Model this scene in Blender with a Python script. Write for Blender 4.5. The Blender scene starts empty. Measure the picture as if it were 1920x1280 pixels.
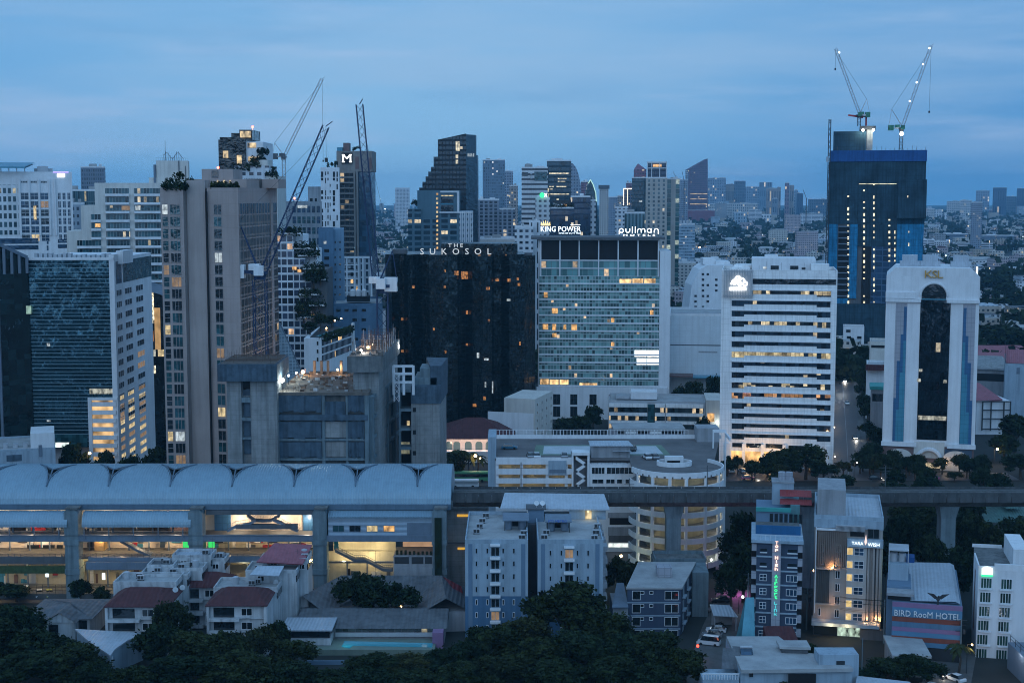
import bpy,math,random
from mathutils import Vector,Matrix,noise
R=math.radians
sc=bpy.context.scene
col=sc.collection
random.seed(7)
# camera
F,CZ,PITCH=2666.7,95.0,math.atan(275/2666.7)
cd=bpy.data.cameras.new('camera');cam=bpy.data.objects.new('camera',cd);col.objects.link(cam)
cd.lens=50;cd.sensor_width=36;cd.clip_start=1;cd.clip_end=60000
cam.location=(0,0,CZ);cam.rotation_euler=(math.pi/2-PITCH,0,0)
sc.camera=cam
# sky
SUN_EL,SUN_AZ=6.0,190.0
w=bpy.data.worlds.new('World');sc.world=w;w.use_nodes=True
nt=w.node_tree;nt.nodes.clear()
def wn(t,**k):
 n=nt.nodes.new(t)
 for a,b in k.items():setattr(n,a,b)
 return n
out=wn('ShaderNodeOutputWorld');bg=wn('ShaderNodeBackground')
sky=wn('ShaderNodeTexSky',sky_type='NISHITA',sun_disc=False,sun_elevation=R(SUN_EL),sun_rotation=R(SUN_AZ),air_density=1.6,dust_density=0.6,ozone_density=6.0)
def wmix(fac,a,b,blend='MIX'):
 m=wn('ShaderNodeMix',data_type='RGBA',blend_type=blend)
 for i,v in((0,fac),(6,a),(7,b)):
  if hasattr(v,'node'):nt.links.new(v,m.inputs[i])
  else:m.inputs[i].default_value=v if i==0 else(*v,1)
 return m.outputs[2]
def wrange(v,a,b,c=0.0,d=1.0):
 m=wn('ShaderNodeMapRange',interpolation_type='SMOOTHSTEP');nt.links.new(v,m.inputs[0])
 for i,q in enumerate((a,b,c,d)):m.inputs[i+1].default_value=q
 return m.outputs[0]
tc=wn('ShaderNodeTexCoord');sp=wn('ShaderNodeSeparateXYZ');nt.links.new(tc.outputs['Generated'],sp.inputs[0])
def cloud(scale,sz,lo,hi,amt):
 mp=wn('ShaderNodeMapping');mp.inputs['Scale'].default_value=(1,1,sz)
 cn=wn('ShaderNodeTexNoise');cn.inputs['Scale'].default_value=scale;cn.inputs['Detail'].default_value=8;cn.inputs['Roughness'].default_value=0.55
 nt.links.new(tc.outputs['Generated'],mp.inputs[0]);nt.links.new(mp.outputs[0],cn.inputs['Vector'])
 return wrange(cn.outputs['Fac'],lo,hi,0,amt)
veil=wmix(wrange(sp.outputs[0],-0.05,0.36),(2.2,4.75,7.5),(0.62,2.7,5.9))
veil=wmix(wrange(sp.outputs[0],-0.12,-0.42,0,.7),veil,(1.0,3.3,6.6))
veil=wmix(wrange(sp.outputs[2],0.08,0.26,0,.4),veil,(0.9,3.0,6.3))
veil=wmix(wrange(sp.outputs[2],0.30,-0.02),(1.6,3.6,6.6),veil)
veil=wmix(wrange(sp.outputs[1],0.35,-0.75),veil,(3.5,7.7,13.2))
veil=wmix(cloud(2.3,8,0.40,0.70,0.62),veil,(3.0,4.7,7.0))
veil=wmix(cloud(5.5,9,0.50,0.72,0.40),veil,(3.9,5.3,7.6))
veil=wmix(cloud(3.4,6,0.56,0.80,0.5),veil,(1.2,3.1,5.9))
col_sky=wmix(0.88,sky.outputs[0],veil)
nt.links.new(col_sky,bg.inputs[0]);nt.links.new(bg.outputs[0],out.inputs[0])
bg.inputs[1].default_value=0.10
# the last glow of the sun, behind the camera
sd=bpy.data.lights.new('sun','SUN');sun=bpy.data.objects.new('sun',sd);col.objects.link(sun)
sd.energy=0.22;sd.angle=R(50);sd.color=(1.0,0.95,0.9)
sun.rotation_euler=(R(90-25),0,R(-20));sun.location=(0,-50,200)
# exposure and sampling
sc.view_settings.view_transform='Standard';sc.view_settings.look='None'
sc.view_settings.exposure=0.28;sc.view_settings.gamma=1
cy=sc.cycles
cy.filter_width=1.05;cy.use_denoising=True;cy.max_bounces=6;cy.diffuse_bounces=2;cy.glossy_bounces=3;cy.transmission_bounces=2
cy.volume_bounces=1;cy.transparent_max_bounces=6;cy.caustics_reflective=False;cy.caustics_refractive=False
cy.use_adaptive_sampling=True;cy.adaptive_threshold=0.02;cy.sample_clamp_indirect=4
# from a pixel of the photograph and a distance to a point in metres
def _h(py,Y):return Y*math.tan(PITCH+math.atan((py-640)/F))
def zat(py,Y):return CZ-_h(py,Y)
def xat(px,py,Y):return(px-960)/F*(Y*math.cos(PITCH)+_h(py,Y)*math.sin(PITCH))
def at(px,py,Y):return Vector((xat(px,py,Y),Y,zat(py,Y)))
def yg(py,z=0.0):return(CZ-z)/math.tan(PITCH+math.atan((py-640)/F))
def gp(px,py,z=0.0):
 Y=yg(py,z);return Vector((xat(px,py,Y),Y,z))
 # meshes
ORG={}
class MB:
 def __init__(s):s.v=[];s.f=[];s.m=[]
 def poly(s,pts,m=0):
  i=len(s.v);s.v+=[tuple(p)for p in pts];s.f.append(tuple(range(i,i+len(pts))));s.m.append(m);return s
 def prism(s,pts,z0,z1,m=0,mt=None,cap=True):
  a=sum(pts[i][0]*pts[(i+1)%len(pts)][1]-pts[(i+1)%len(pts)][0]*pts[i][1]for i in range(len(pts)))
  if a<0:pts=pts[::-1]
  n=len(pts);i=len(s.v);mt=m if mt is None else mt
  s.v+=[(p[0],p[1],z0)for p in pts]+[(p[0],p[1],z1)for p in pts]
  for k in range(n):
   j=(k+1)%n;s.f.append((i+k,i+j,i+n+j,i+n+k));s.m.append(m)
  if cap:
   s.f.append(tuple(i+n+k for k in range(n)));s.m.append(mt)
   s.f.append(tuple(i+n-1-k for k in range(n)));s.m.append(m)
  return s
 def box(s,x0,x1,y0,y1,z0,z1,m=0,mt=None):
  x0,x1=min(x0,x1),max(x0,x1);y0,y1=min(y0,y1),max(y0,y1);z0,z1=min(z0,z1),max(z0,z1)
  return s.prism([(x0,y0),(x1,y0),(x1,y1),(x0,y1)],z0,z1,m,mt)
 def wall(s,A,B,th,z0,z1,m=0,out=0.0):
  """a slab on the wall line A>B (outside on its right hand): `out` metres proud, `th` thick"""
  d=Vector((B[0]-A[0],B[1]-A[1]));d.normalize();n=Vector((d.y,-d.x))
  a=Vector(A[:2])+n*out;b=Vector(B[:2])+n*out
  return s.prism([a,b,b-n*th,a-n*th],z0,z1,m)
 def bar(s,p,q,r,m=0,n=4):
  p=Vector(p);q=Vector(q);d=(q-p)
  if d.length<1e-6:return s
  d.normalize();u=d.cross(Vector((0,0,1))if abs(d.z)<.95 else Vector((1,0,0))).normalized();v=d.cross(u)
  i=len(s.v);r2=r if not isinstance(r,tuple)else r[1];r1=r if not isinstance(r,tuple)else r[0]
  for c,rr in((p,r1),(q,r2)):
   for k in range(n):
    t=2*math.pi*(k+.5)/n;s.v.append(tuple(c+(u*math.cos(t)+v*math.sin(t))*rr))
  for k in range(n):
   j=(k+1)%n;s.f.append((i+j,i+k,i+n+k,i+n+j));s.m.append(m)
  s.f.append(tuple(i+k for k in range(n)));s.m.append(m)
  s.f.append(tuple(i+n+n-1-k for k in range(n)));s.m.append(m)
  return s
 def cyl(s,c,r,z0,z1,m=0,n=16,r1=None):
  i=len(s.v);r1=r if r1 is None else r1
  s.v+=[(c[0]+r*math.cos(2*math.pi*k/n),c[1]+r*math.sin(2*math.pi*k/n),z0)for k in range(n)]
  s.v+=[(c[0]+r1*math.cos(2*math.pi*k/n),c[1]+r1*math.sin(2*math.pi*k/n),z1)for k in range(n)]
  for k in range(n):
   j=(k+1)%n;s.f.append((i+k,i+j,i+n+j,i+n+k));s.m.append(m)
  s.f.append(tuple(i+n+k for k in range(n)));s.m.append(m);s.f.append(tuple(i+n-1-k for k in range(n)));s.m.append(m)
  return s
 def lattice(s,p,q,w,step,r,m=0,up=None):
  """four-chord lattice boom from p to q"""
  p=Vector(p);q=Vector(q);d=q-p;Ln=d.length;d.normalize()
  u=d.cross(up or(Vector((0,1,0))if abs(d.y)<.9 else Vector((1,0,0)))).normalized();v=d.cross(u)
  cs=[(u+v)*w/2,(u-v)*w/2,(-u-v)*w/2,(-u+v)*w/2]
  for c in cs:s.bar(p+c,q+c,r,m)
  n=max(2,int(Ln/step))
  for k in range(n):
   a=p+d*(Ln*k/n);b=p+d*(Ln*(k+1)/n)
   for j in range(4):
    c0,c1=cs[j],cs[(j+1)%4]
    s.bar(a+c0,b+c1,r*.6,m)if(k+j)%2 else s.bar(a+c1,b+c0,r*.6,m)
  return s
 def build(s,name,mats,parent=None,smooth=False,org=None,kind=None,label=None):
  if not s.f:return None
  if not isinstance(mats,(list,tuple)):mats=[mats]
  if parent is not None:o=ORG[parent.as_pointer()]
  elif org is not None:o=Vector(org)
  else:
   xs=[p[0]for p in s.v];ys=[p[1]for p in s.v];zs=[p[2]for p in s.v]
   o=Vector(((min(xs)+max(xs))/2,(min(ys)+max(ys))/2,min(zs)))
  me=bpy.data.meshes.new(name);me.from_pydata([(p[0]-o.x,p[1]-o.y,p[2]-o.z)for p in s.v],[],s.f)
  for m in mats:me.materials.append(m)
  me.polygons.foreach_set('material_index',s.m)
  uv=me.uv_layers.new(name='UVMap');data=[0.0]*(2*len(me.loops));vs=me.vertices
  for p in me.polygons:
   n=p.normal
   if abs(n.z)>.75:fu=lambda c:(c.x,c.y)
   else:
    t=Vector((-n.y,n.x,0)).normalized();fu=lambda c,t=t:(c.dot(t),c.z)
   for li in p.loop_indices:
    a,b=fu(vs[me.loops[li].vertex_index].co);data[2*li]=a;data[2*li+1]=b
  uv.data.foreach_set('uv',data)
  if smooth:me.polygons.foreach_set('use_smooth',[True]*len(me.polygons))
  ob=bpy.data.objects.new(name,me);col.objects.link(ob)
  if parent is not None:ob.parent=parent
  else:ob.location=o
  ORG[ob.as_pointer()]=o
  if kind:ob['kind']=kind
  if label:ob['label']=label
  return ob
KEEP=[]
def face(t,f=.92):
 """turn a building so that its front looks towards the viewer's street"""
 t.rotation_euler=(0,0,-math.atan2(t.location.x,t.location.y)*f)
def thing(name,label,cat,loc,group=None):
 o=bpy.data.objects.new(name,None);o.empty_display_size=2;col.objects.link(o);o.location=loc
 ORG[o.as_pointer()]=Vector(loc);KEEP.append(o);o['label']=label;o['category']=cat
 if group:o['group']=group
 return o
def tag(o,label,cat,group=None):
 o['label']=label;o['category']=cat
 if group:o['group']=group
 return o
def copy_tree(o,parent=None):
 c=o.copy();col.objects.link(c)
 if parent:c.parent=parent
 for ch in list(o.children):copy_tree(ch,c)
 KEEP.append(c);return c
 # materials
def new_mat(name):
 m=bpy.data.materials.new(name);m.use_nodes=True;t=m.node_tree;t.nodes.clear()
 o=t.nodes.new('ShaderNodeOutputMaterial');b=t.nodes.new('ShaderNodeBsdfPrincipled');t.links.new(b.outputs[0],o.inputs[0])
 def nd(ty,ins=(),**k):
  n=t.nodes.new(ty)
  for a,v in k.items():setattr(n,a,v)
  for i,v in(ins.items()if isinstance(ins,dict)else enumerate(ins)):
   if v is None:continue
   if hasattr(v,'is_output'):t.links.new(v,n.inputs[i])
   else:n.inputs[i].default_value=v
  return n
 def mth(op,a,b=None,c=None):return nd('ShaderNodeMath',[a,b,c],operation=op).outputs[0]
 def mix(f,a,b_,blend='MIX'):
  a=(*a,1)if isinstance(a,tuple)and len(a)==3 else a;b_=(*b_,1)if isinstance(b_,tuple)and len(b_)==3 else b_
  return nd('ShaderNodeMix',{0:f,6:a,7:b_},data_type='RGBA',blend_type=blend).outputs[2]
 def put(i,v):
  if hasattr(v,'is_output'):t.links.new(v,b.inputs[i])
  else:b.inputs[i].default_value=v
 return m,t,b,nd,mth,mix,put
def tonal(nd,mth,base,var,scale,streak):
 """patchy tone: broad and fine noise, and rain streaks running down"""
 tc=nd('ShaderNodeTexCoord').outputs['Object'];rnd=nd('ShaderNodeObjectInfo').outputs['Random']
 off=nd('ShaderNodeCombineXYZ',[mth('MULTIPLY',rnd,77),mth('MULTIPLY',rnd,31),0]).outputs[0]
 p=nd('ShaderNodeVectorMath',[tc,off],operation='ADD').outputs[0]
 n1=nd('ShaderNodeTexNoise',{'Vector':p,'Scale':scale,'Detail':6.0,'Roughness':.65}).outputs['Fac']
 k=nd('ShaderNodeMapRange',[n1,.3,.7,1-var,1+var]).outputs[0]
 if streak:
  q=nd('ShaderNodeMapping',{'Vector':p,'Scale':(1,1,.06)}).outputs[0]
  n2=nd('ShaderNodeTexNoise',{'Vector':q,'Scale':.9,'Detail':5.0,'Roughness':.6}).outputs['Fac']
  k=mth('MULTIPLY',k,nd('ShaderNodeMapRange',[n2,.45,.72,1.0,1-streak]).outputs[0])
 return k
def mat(name,color,rough=.75,var=.13,scale=.18,streak=0.0,metal=0.0,spec=.3,grid=None,gdark=.75,bump=0.0,ribs=None):
 m,t,b,nd,mth,mix,put=new_mat(name)
 k=tonal(nd,mth,color,var,scale,streak)
 if grid or ribs:
  uv=nd('ShaderNodeSeparateXYZ',[nd('ShaderNodeUVMap').outputs[0]])
  if grid:
   gx=mth('LESS_THAN',mth('FRACT',mth('DIVIDE',uv.outputs[0],grid[0])),.07/grid[0]*2)
   gy=mth('LESS_THAN',mth('FRACT',mth('DIVIDE',uv.outputs[1],grid[1])),.07/grid[1]*2)
   k=mth('MULTIPLY',k,mth('SUBTRACT',1.0,mth('MULTIPLY',mth('MAXIMUM',gx,gy),1-gdark)))
  if ribs:
   s=mth('SINE',mth('MULTIPLY',uv.outputs[0 if ribs>0 else 1],2*math.pi/abs(ribs)))
   bp=nd('ShaderNodeBump',{'Strength':.35,'Distance':abs(ribs)*.2,'Height':s});t.links.new(bp.outputs[0],b.inputs['Normal'])
   k=mth('MULTIPLY',k,nd('ShaderNodeMapRange',[s,-1,-.4,.93,1.0]).outputs[0])
 put('Base Color',mix(1.0,color,nd('ShaderNodeCombineColor',[k,k,k]).outputs[0],'MULTIPLY'))
 put('Roughness',rough);put('Metallic',metal);put('Specular IOR Level',spec)
 return m
def emit(name,color,strength):
 m=bpy.data.materials.new(name);m.use_nodes=True;t=m.node_tree;t.nodes.clear()
 o=t.nodes.new('ShaderNodeOutputMaterial');e=t.nodes.new('ShaderNodeEmission');t.links.new(e.outputs[0],o.inputs[0])
 e.inputs[0].default_value=(*color,1);e.inputs[1].default_value=strength;m.cycles.emission_sampling='NONE';return m
def lit(name,color,strength,scale=.9,floor_=.25):
 """a lit room behind glass: uneven glow of curtains, lamps and furniture"""
 m,t,b,nd,mth,mix,put=new_mat(name)
 tc=nd('ShaderNodeTexCoord').outputs['Object'];rnd=nd('ShaderNodeObjectInfo').outputs['Random']
 p=nd('ShaderNodeVectorMath',[tc,nd('ShaderNodeCombineXYZ',[mth('MULTIPLY',rnd,91),0,mth('MULTIPLY',rnd,47)]).outputs[0]],operation='ADD').outputs[0]
 p=nd('ShaderNodeMapping',{'Vector':p,'Scale':(1,1,.6)}).outputs[0]
 n1=nd('ShaderNodeTexNoise',{'Vector':p,'Scale':scale,'Detail':3.0}).outputs['Fac']
 s=nd('ShaderNodeMapRange',[n1,.35,.66,strength*floor_,strength]).outputs[0]
 put('Base Color',(.02,.02,.02,1));put('Roughness',.15);put('Emission Color',(*color,1));put('Emission Strength',s)
 m.cycles.emission_sampling='NONE';return m
def glass(name,color,rough=.05,spec=.9,wave=.02,cell=None,var=.5,metal=0.0):
 m,t,b,nd,mth,mix,put=new_mat(name)
 tc=nd('ShaderNodeTexCoord').outputs['Object'];c=(*color,1)
 if cell:
  uv=nd('ShaderNodeSeparateXYZ',[nd('ShaderNodeUVMap').outputs[0]])
  cx=mth('FLOOR',mth('DIVIDE',uv.outputs[0],cell[0]));cz=mth('FLOOR',mth('DIVIDE',uv.outputs[1],cell[1]))
  wn_=nd('ShaderNodeTexWhiteNoise',[nd('ShaderNodeCombineXYZ',[cx,cz,nd('ShaderNodeObjectInfo').outputs['Random']]).outputs[0]],noise_dimensions='3D').outputs['Value']
  k=nd('ShaderNodeMapRange',[wn_,0,1,1-var,1+var]).outputs[0]
  c=mix(1.0,color,nd('ShaderNodeCombineColor',[k,k,k]).outputs[0],'MULTIPLY')
  tilt=mth('MULTIPLY',wn_,4.0)
 n1=nd('ShaderNodeTexNoise',{'Vector':tc,'Scale':.22,'Detail':3.0}).outputs['Fac']
 if cell:n1=mth('ADD',n1,mth('MULTIPLY',nd('ShaderNodeTexNoise',{'Vector':tc,'Scale':1.1,'Detail':1.0}).outputs['Fac'],.25))
 bp=nd('ShaderNodeBump',{'Strength':1.0,'Distance':wave*12,'Height':n1});t.links.new(bp.outputs[0],b.inputs['Normal'])
 put('Base Color',c);put('Roughness',rough);put('Specular IOR Level',spec);put('Metallic',metal);return m
def facade(name,wall,gl,cw,ch,fw=.6,fh=.55,light=.05,lc=(1,.62,.25),ls=2.2,wr=.8,gr=.1,var=.12,streak=.15,gvar=.6,metal=0.0,wave=0.0):
 """a window grid in metres: wall, glass panes of uneven tone, some rooms lit"""
 m,t,b,nd,mth,mix,put=new_mat(name)
 uv=nd('ShaderNodeSeparateXYZ',[nd('ShaderNodeUVMap').outputs[0]])
 u=mth('DIVIDE',uv.outputs[0],cw);v=mth('DIVIDE',uv.outputs[1],ch)
 fx=mth('ABSOLUTE',mth('SUBTRACT',mth('FRACT',u),.5));fy=mth('ABSOLUTE',mth('SUBTRACT',mth('FRACT',v),.5))
 win=mth('MULTIPLY',mth('LESS_THAN',fx,fw/2),mth('LESS_THAN',fy,fh/2))
 nz=mth('LESS_THAN',mth('ABSOLUTE',nd('ShaderNodeSeparateXYZ',[nd('ShaderNodeNewGeometry').outputs['True Normal']]).outputs[2]),.6)
 win=mth('MULTIPLY',win,nz)
 rnd=nd('ShaderNodeObjectInfo').outputs['Random']
 cell=nd('ShaderNodeCombineXYZ',[mth('FLOOR',u),mth('FLOOR',v),mth('MULTIPLY',rnd,50)]).outputs[0]
 wn_=nd('ShaderNodeTexWhiteNoise',[cell],noise_dimensions='3D');r1=wn_.outputs['Value'];r2=nd('ShaderNodeSeparateColor',[wn_.outputs['Color']]).outputs[1]
 k=tonal(nd,mth,wall,var,.12,streak)
 wc=mix(1.0,wall,nd('ShaderNodeCombineColor',[k,k,k]).outputs[0],'MULTIPLY')
 g=nd('ShaderNodeMapRange',[r2,0,1,1-gvar,1+gvar]).outputs[0]
 gc=mix(1.0,gl,nd('ShaderNodeCombineColor',[g,g,g]).outputs[0],'MULTIPLY')
 put('Base Color',mix(win,wc,gc));put('Metallic',mth('MULTIPLY',win,metal))
 put('Roughness',nd('ShaderNodeMapRange',[win,0,1,wr,gr]).outputs[0])
 put('Specular IOR Level',nd('ShaderNodeMapRange',[win,0,1,.25,.8]).outputs[0])
 if wave:
  n2=nd('ShaderNodeTexNoise',{'Vector':nd('ShaderNodeMapping',{'Vector':nd('ShaderNodeTexCoord').outputs['Object'],'Scale':(1,1,.35)}).outputs[0],'Scale':.35,'Detail':3.0}).outputs['Fac']
  h2=mth('ADD',n2,mth('MULTIPLY',mth('MULTIPLY',r1,u),.0))
  t.links.new(nd('ShaderNodeBump',{'Strength':1.0,'Distance':wave,'Height':h2}).outputs[0],b.inputs['Normal'])
 if light>0:
  on=mth('MULTIPLY',mth('LESS_THAN',r1,light),win)
  n1=nd('ShaderNodeTexNoise',{'Vector':nd('ShaderNodeTexCoord').outputs['Object'],'Scale':.8,'Detail':2.0}).outputs['Fac']
  st=mth('MULTIPLY',on,mth('MULTIPLY',nd('ShaderNodeMapRange',[n1,.3,.7,.25,1.0]).outputs[0],mth('MULTIPLY',mth('ADD',r2,.3),ls)))
  put('Emission Color',(*lc,1));put('Emission Strength',st)
 m.cycles.emission_sampling='NONE';return m
WARM,YEL,COOL=(1,.55,.2),(1,.78,.42),(.8,.93,1)
M=dict(white=mat('white_render',(.68,.69,.71),.7,.08,.12,.14),whitedim=mat('weathered_dimmed_white',(.44,.46,.48),.8,.18,.22,.5),panel=mat('white_panels',(.80,.80,.80),.55,.08,.1,.2,grid=(2.4,1.9),gdark=.82),cream=mat('cream_render',(.58,.55,.51),.75,.1,.12,.2),beige=mat('beige_render',(.36,.29,.27),.8,.1,.1,.16,grid=(3.3,3.3),gdark=.9),beige2=mat('pale_beige_render',(.38,.32,.30),.8,.1,.1,.18),taupe=mat('taupe_panel',(.22,.20,.185),.8,.12,.2,.2),conc=mat('raw_concrete',(.25,.255,.255),.9,.22,.25,.45,grid=(2.4,1.3),gdark=.85),conc_d=mat('stained_concrete',(.15,.155,.155),.92,.3,.3,.5),concp=mat('shade_tinted_concrete',(.15,.20,.225),.9,.18,.3,.4),grey=mat('grey_paint',(.30,.31,.33),.75,.12,.2,.3),greyd=mat('dark_grey_paint',(.10,.105,.115),.7,.15,.2,.25),black=mat('black_void',(.012,.012,.014),.8,.1),dark=mat('dark_metal',(.035,.038,.042),.6,.2),steel=mat('pale_steel',(.42,.44,.47),.45,.1,.3,.1,metal=.2),bluesteel=mat('blue_grey_steel',(.14,.18,.23),.5,.12,.3,.15),tarp=mat('blue_grey_tarpaulin',(.065,.10,.135),.8,.3,.5,.5),net=mat('grey_netting',(.022,.055,.08),.9,.45,.12,.55,grid=(5.2,3.4),gdark=.55),bluenet=mat('blue_netting',(.018,.19,.36),.85,.35,.3,.5,grid=(2.0,3.3),gdark=.55),bluebright=mat('bright_blue_tarpaulin',(.012,.075,.24),.7,.15,.3,.3),redroof=mat('maroon_tiles',(.085,.028,.030),.8,.2,.6,.2,ribs=.9),reddeck=mat('pink_red_roofing',(.30,.10,.12),.7,.15,.3,.2,ribs=.8),greytile=mat('grey_roof_tiles',(.12,.125,.135),.85,.25,.35,.3,ribs=.9),redtile=mat('red_new_tiles',(.22,.03,.035),.8,.15,.5,.1,ribs=.9),tin=mat('pale_tin_roof',(.40,.44,.49),.45,.1,.2,.15,ribs=.75),roofdeck=mat('weathered_flat_roof',(.33,.335,.34),.9,.22,.25,.0),deck=mat('car_deck',(.13,.12,.12),.9,.3,.12,.0),court=mat('painted_court',(.42,.45,.47),.8,.12,.3),courtgreen=mat('court_border',(.14,.20,.15),.85,.2,.3),vault=mat('vault_sheet',(.23,.33,.40),.42,.07,.12,.1,metal=.35,ribs=.62),vaultd=mat('gutter_sheet',(.10,.15,.20),.5,.12,.2,.2),asphalt=mat('asphalt',(.045,.046,.05),.55,.2,.3,0,spec=.5),soil=mat('city_ground',(.028,.032,.03),.95,.5,.02,0),pave=mat('pavement',(.10,.10,.098),.9,.2,.4),bluewall=mat('sky_blue_render',(.30,.38,.45),.7,.09,.15,.3),bluewall2=mat('mid_blue_render',(.07,.15,.25),.7,.1,.15,.2),bluestripe=mat('blue_band',(.13,.20,.28),.7,.1),navy=mat('navy_render',(.045,.065,.105),.7,.12,.2,.15),bluebld=mat('steel_blue_render',(.09,.17,.26),.75,.12,.15,.25),pinkgrey=mat('lilac_panels',(.33,.335,.375),.6,.08,.2,0,grid=(1.3,1.6)),teal=mat('teal_panels',(.06,.23,.32),.35,.15,.2,0,grid=(1.3,1.6)),blueg=mat('blue_panels',(.04,.12,.24),.35,.12,.2,0,grid=(1.3,1.6)),brown=mat('brown_stone',(.16,.10,.095),.7,.15,.4),bluestone=mat('slate_blue_stone',(.06,.09,.13),.6,.15,.4),gold=mat('gold_letters',(.50,.30,.08),.4,.1,metal=.6),trunk=mat('bark',(.06,.045,.035),.95,.3,2),pool=mat('pool_water',(.05,.32,.38),.08,.08,.3,spec=.8),canopyg=mat('teal_awning',(.05,.30,.28),.6,.15),red=mat('red_paint',(.35,.03,.03),.5,.15),craneblue=mat('crane_blue',(.012,.032,.085),.5,.15),craneg=mat('crane_green',(.03,.14,.10),.5,.15),cranew=mat('crane_pale',(.42,.40,.40),.5,.1),rust=mat('rusty_rebar',(.10,.065,.05),.9,.3,1),wood=mat('formwork',(.13,.11,.095),.9,.35,.6),tyre=mat('tyre',(.015,.015,.015),.8,.1),poolwall=mat('pale_green_wall',(.15,.19,.16),.8,.15,.3,.2),orange=mat('orange_paint',(.5,.15,.04),.6,.1),pink=mat('pink_paint',(.24,.14,.25),.6,.1),cyan=mat('cyan_paint',(.09,.20,.31),.6,.1),yellow=mat('yellow_paint',(.55,.34,.04),.6,.1),g_dark=glass('dark_glass',(.012,.018,.022),.08),g_teal=glass('teal_glass',(.02,.07,.08),.08,cell=(1.2,1.6)),g_blue=glass('blue_glass',(.02,.05,.09),.08,cell=(1.4,1.8)),l_warm=lit('warm_room',WARM,1.0),l_yel=lit('yellow_room',YEL,.8),l_cool=lit('cool_room',COOL,.7),l_dim=lit('dim_curtain',(.75,.5,.3),.35,.7,.5),e_white=emit('white_sign_light',(.9,.96,1),2.6),e_badge=emit('soft_badge_light',(.85,1,.92),1.15),e_lamp=emit('white_floodlight',(.88,.97,1),22),e_warm=emit('warm_lamp',(1,.62,.28),14),e_red=emit('red_beacon',(1,.12,.08),8),e_green=emit('green_sign_light',(.04,.85,.28),1.6),e_pink=emit('pink_sign_light',(1,.62,.5),2.0),e_cyan=emit('cyan_sign_light',(.1,.7,.8),.8),e_grn2=emit('green_banner_light',(.05,.7,.15),.9),e_head=emit('headlamp',(1,.93,.8),12),e_tail=emit('tail_lamp',(1,.05,.03),5),e_mag=emit('magenta_light',(1,.1,.8),3),)  # foreground white holds grime plus painted dimness; pier concrete a painted shade tint
# windows
WC={}
def win_mesh(w,h,fm,gm,nx=2,ny=1,fr=.09,sill=False):
 key=(round(w,2),round(h,2),fm,gm,nx,ny,sill)
 if key in WC:return WC[key]
 b=MB();b.poly([(-w/2,-.02,0),(w/2,-.02,0),(w/2,-.02,h),(-w/2,-.02,h)],1)
 for k in range(nx+1):
  x=-w/2+w*k/nx;b.box(x-fr/2,x+fr/2,-.09,0,0,h,0)
 for k in range(ny+1):
  z=h*k/ny;b.box(-w/2-fr/2,w/2+fr/2,-.10,0,z-fr/2,z+fr/2,0)
 if sill:b.box(-w/2-.15,w/2+.15,-.3,0,-.22,-.06,0)
 o=b.build('window',[M[fm],M[gm]],org=(0,0,0));me=o.data;bpy.data.objects.remove(o);WC[key]=me;return me
def put(me,name,parent,A,B,u,z,out=0.0):
 A=Vector(A[:2]);B=Vector(B[:2]);d=(B-A).normalized();n=Vector((d.y,-d.x));o=ORG[parent.as_pointer()]
 p=A+d*u+n*(out+.004);ob=bpy.data.objects.new(name,me);col.objects.link(ob);ob.parent=parent
 ob.location=(p.x-o.x,p.y-o.y,z-o.z);ob.rotation_euler=(0,0,math.atan2(d.y,d.x));ORG[ob.as_pointer()]=o;return ob
def windows(parent,A,B,us,zs,w,h,gl,fm='white',nx=2,ny=1,name='window',sill=False,out=0.0,skip=None):
 """gl: glazing names to choose from"""
 for z in zs:
  for u in us:
   if skip and skip(u,z):continue
   put(win_mesh(w,h,fm,random.choice(gl),nx,ny,sill=sill),name,parent,A,B,u,z,out)
def spread(a,b,n):return[a+(b-a)*(i+.5)/n for i in range(n)]
# lettering
def lettering(text,name,m,parent,A,zc,h,width=None,th=.15,out=.3,d=(1,0),spacing=1.0,vertical=False):
 cu=bpy.data.curves.new(name,'FONT');cu.body=text;cu.align_x='CENTER';cu.size=1;cu.extrude=.08;cu.space_character=spacing;cu.resolution_u=2
 if vertical:cu.space_line=.78
 tmp=bpy.data.objects.new(name,cu);col.objects.link(tmp);bpy.context.view_layer.update()
 me=bpy.data.meshes.new_from_object(tmp.evaluated_get(bpy.context.evaluated_depsgraph_get()));bpy.data.objects.remove(tmp)
 xs=[v.co.x for v in me.vertices];ys=[v.co.y for v in me.vertices];cx,cy_=(min(xs)+max(xs))/2,(min(ys)+max(ys))/2
 sy=h/(max(ys)-min(ys));sx=width/(max(xs)-min(xs))if width else sy
 for v in me.vertices:v.co=((v.co.x-cx)*sx,(v.co.y-cy_)*sy,v.co.z*th/.08)
 me.materials.clear();me.materials.append(m);ob=bpy.data.objects.new(name,me);col.objects.link(ob);o=ORG[parent.as_pointer()]
 ob.parent=parent;ob.location=(A[0]-o.x,A[1]-o.y-out,zc-o.z);ob.rotation_euler=(R(90),0,math.atan2(d[1],d[0]));ORG[ob.as_pointer()]=o;return ob
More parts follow.
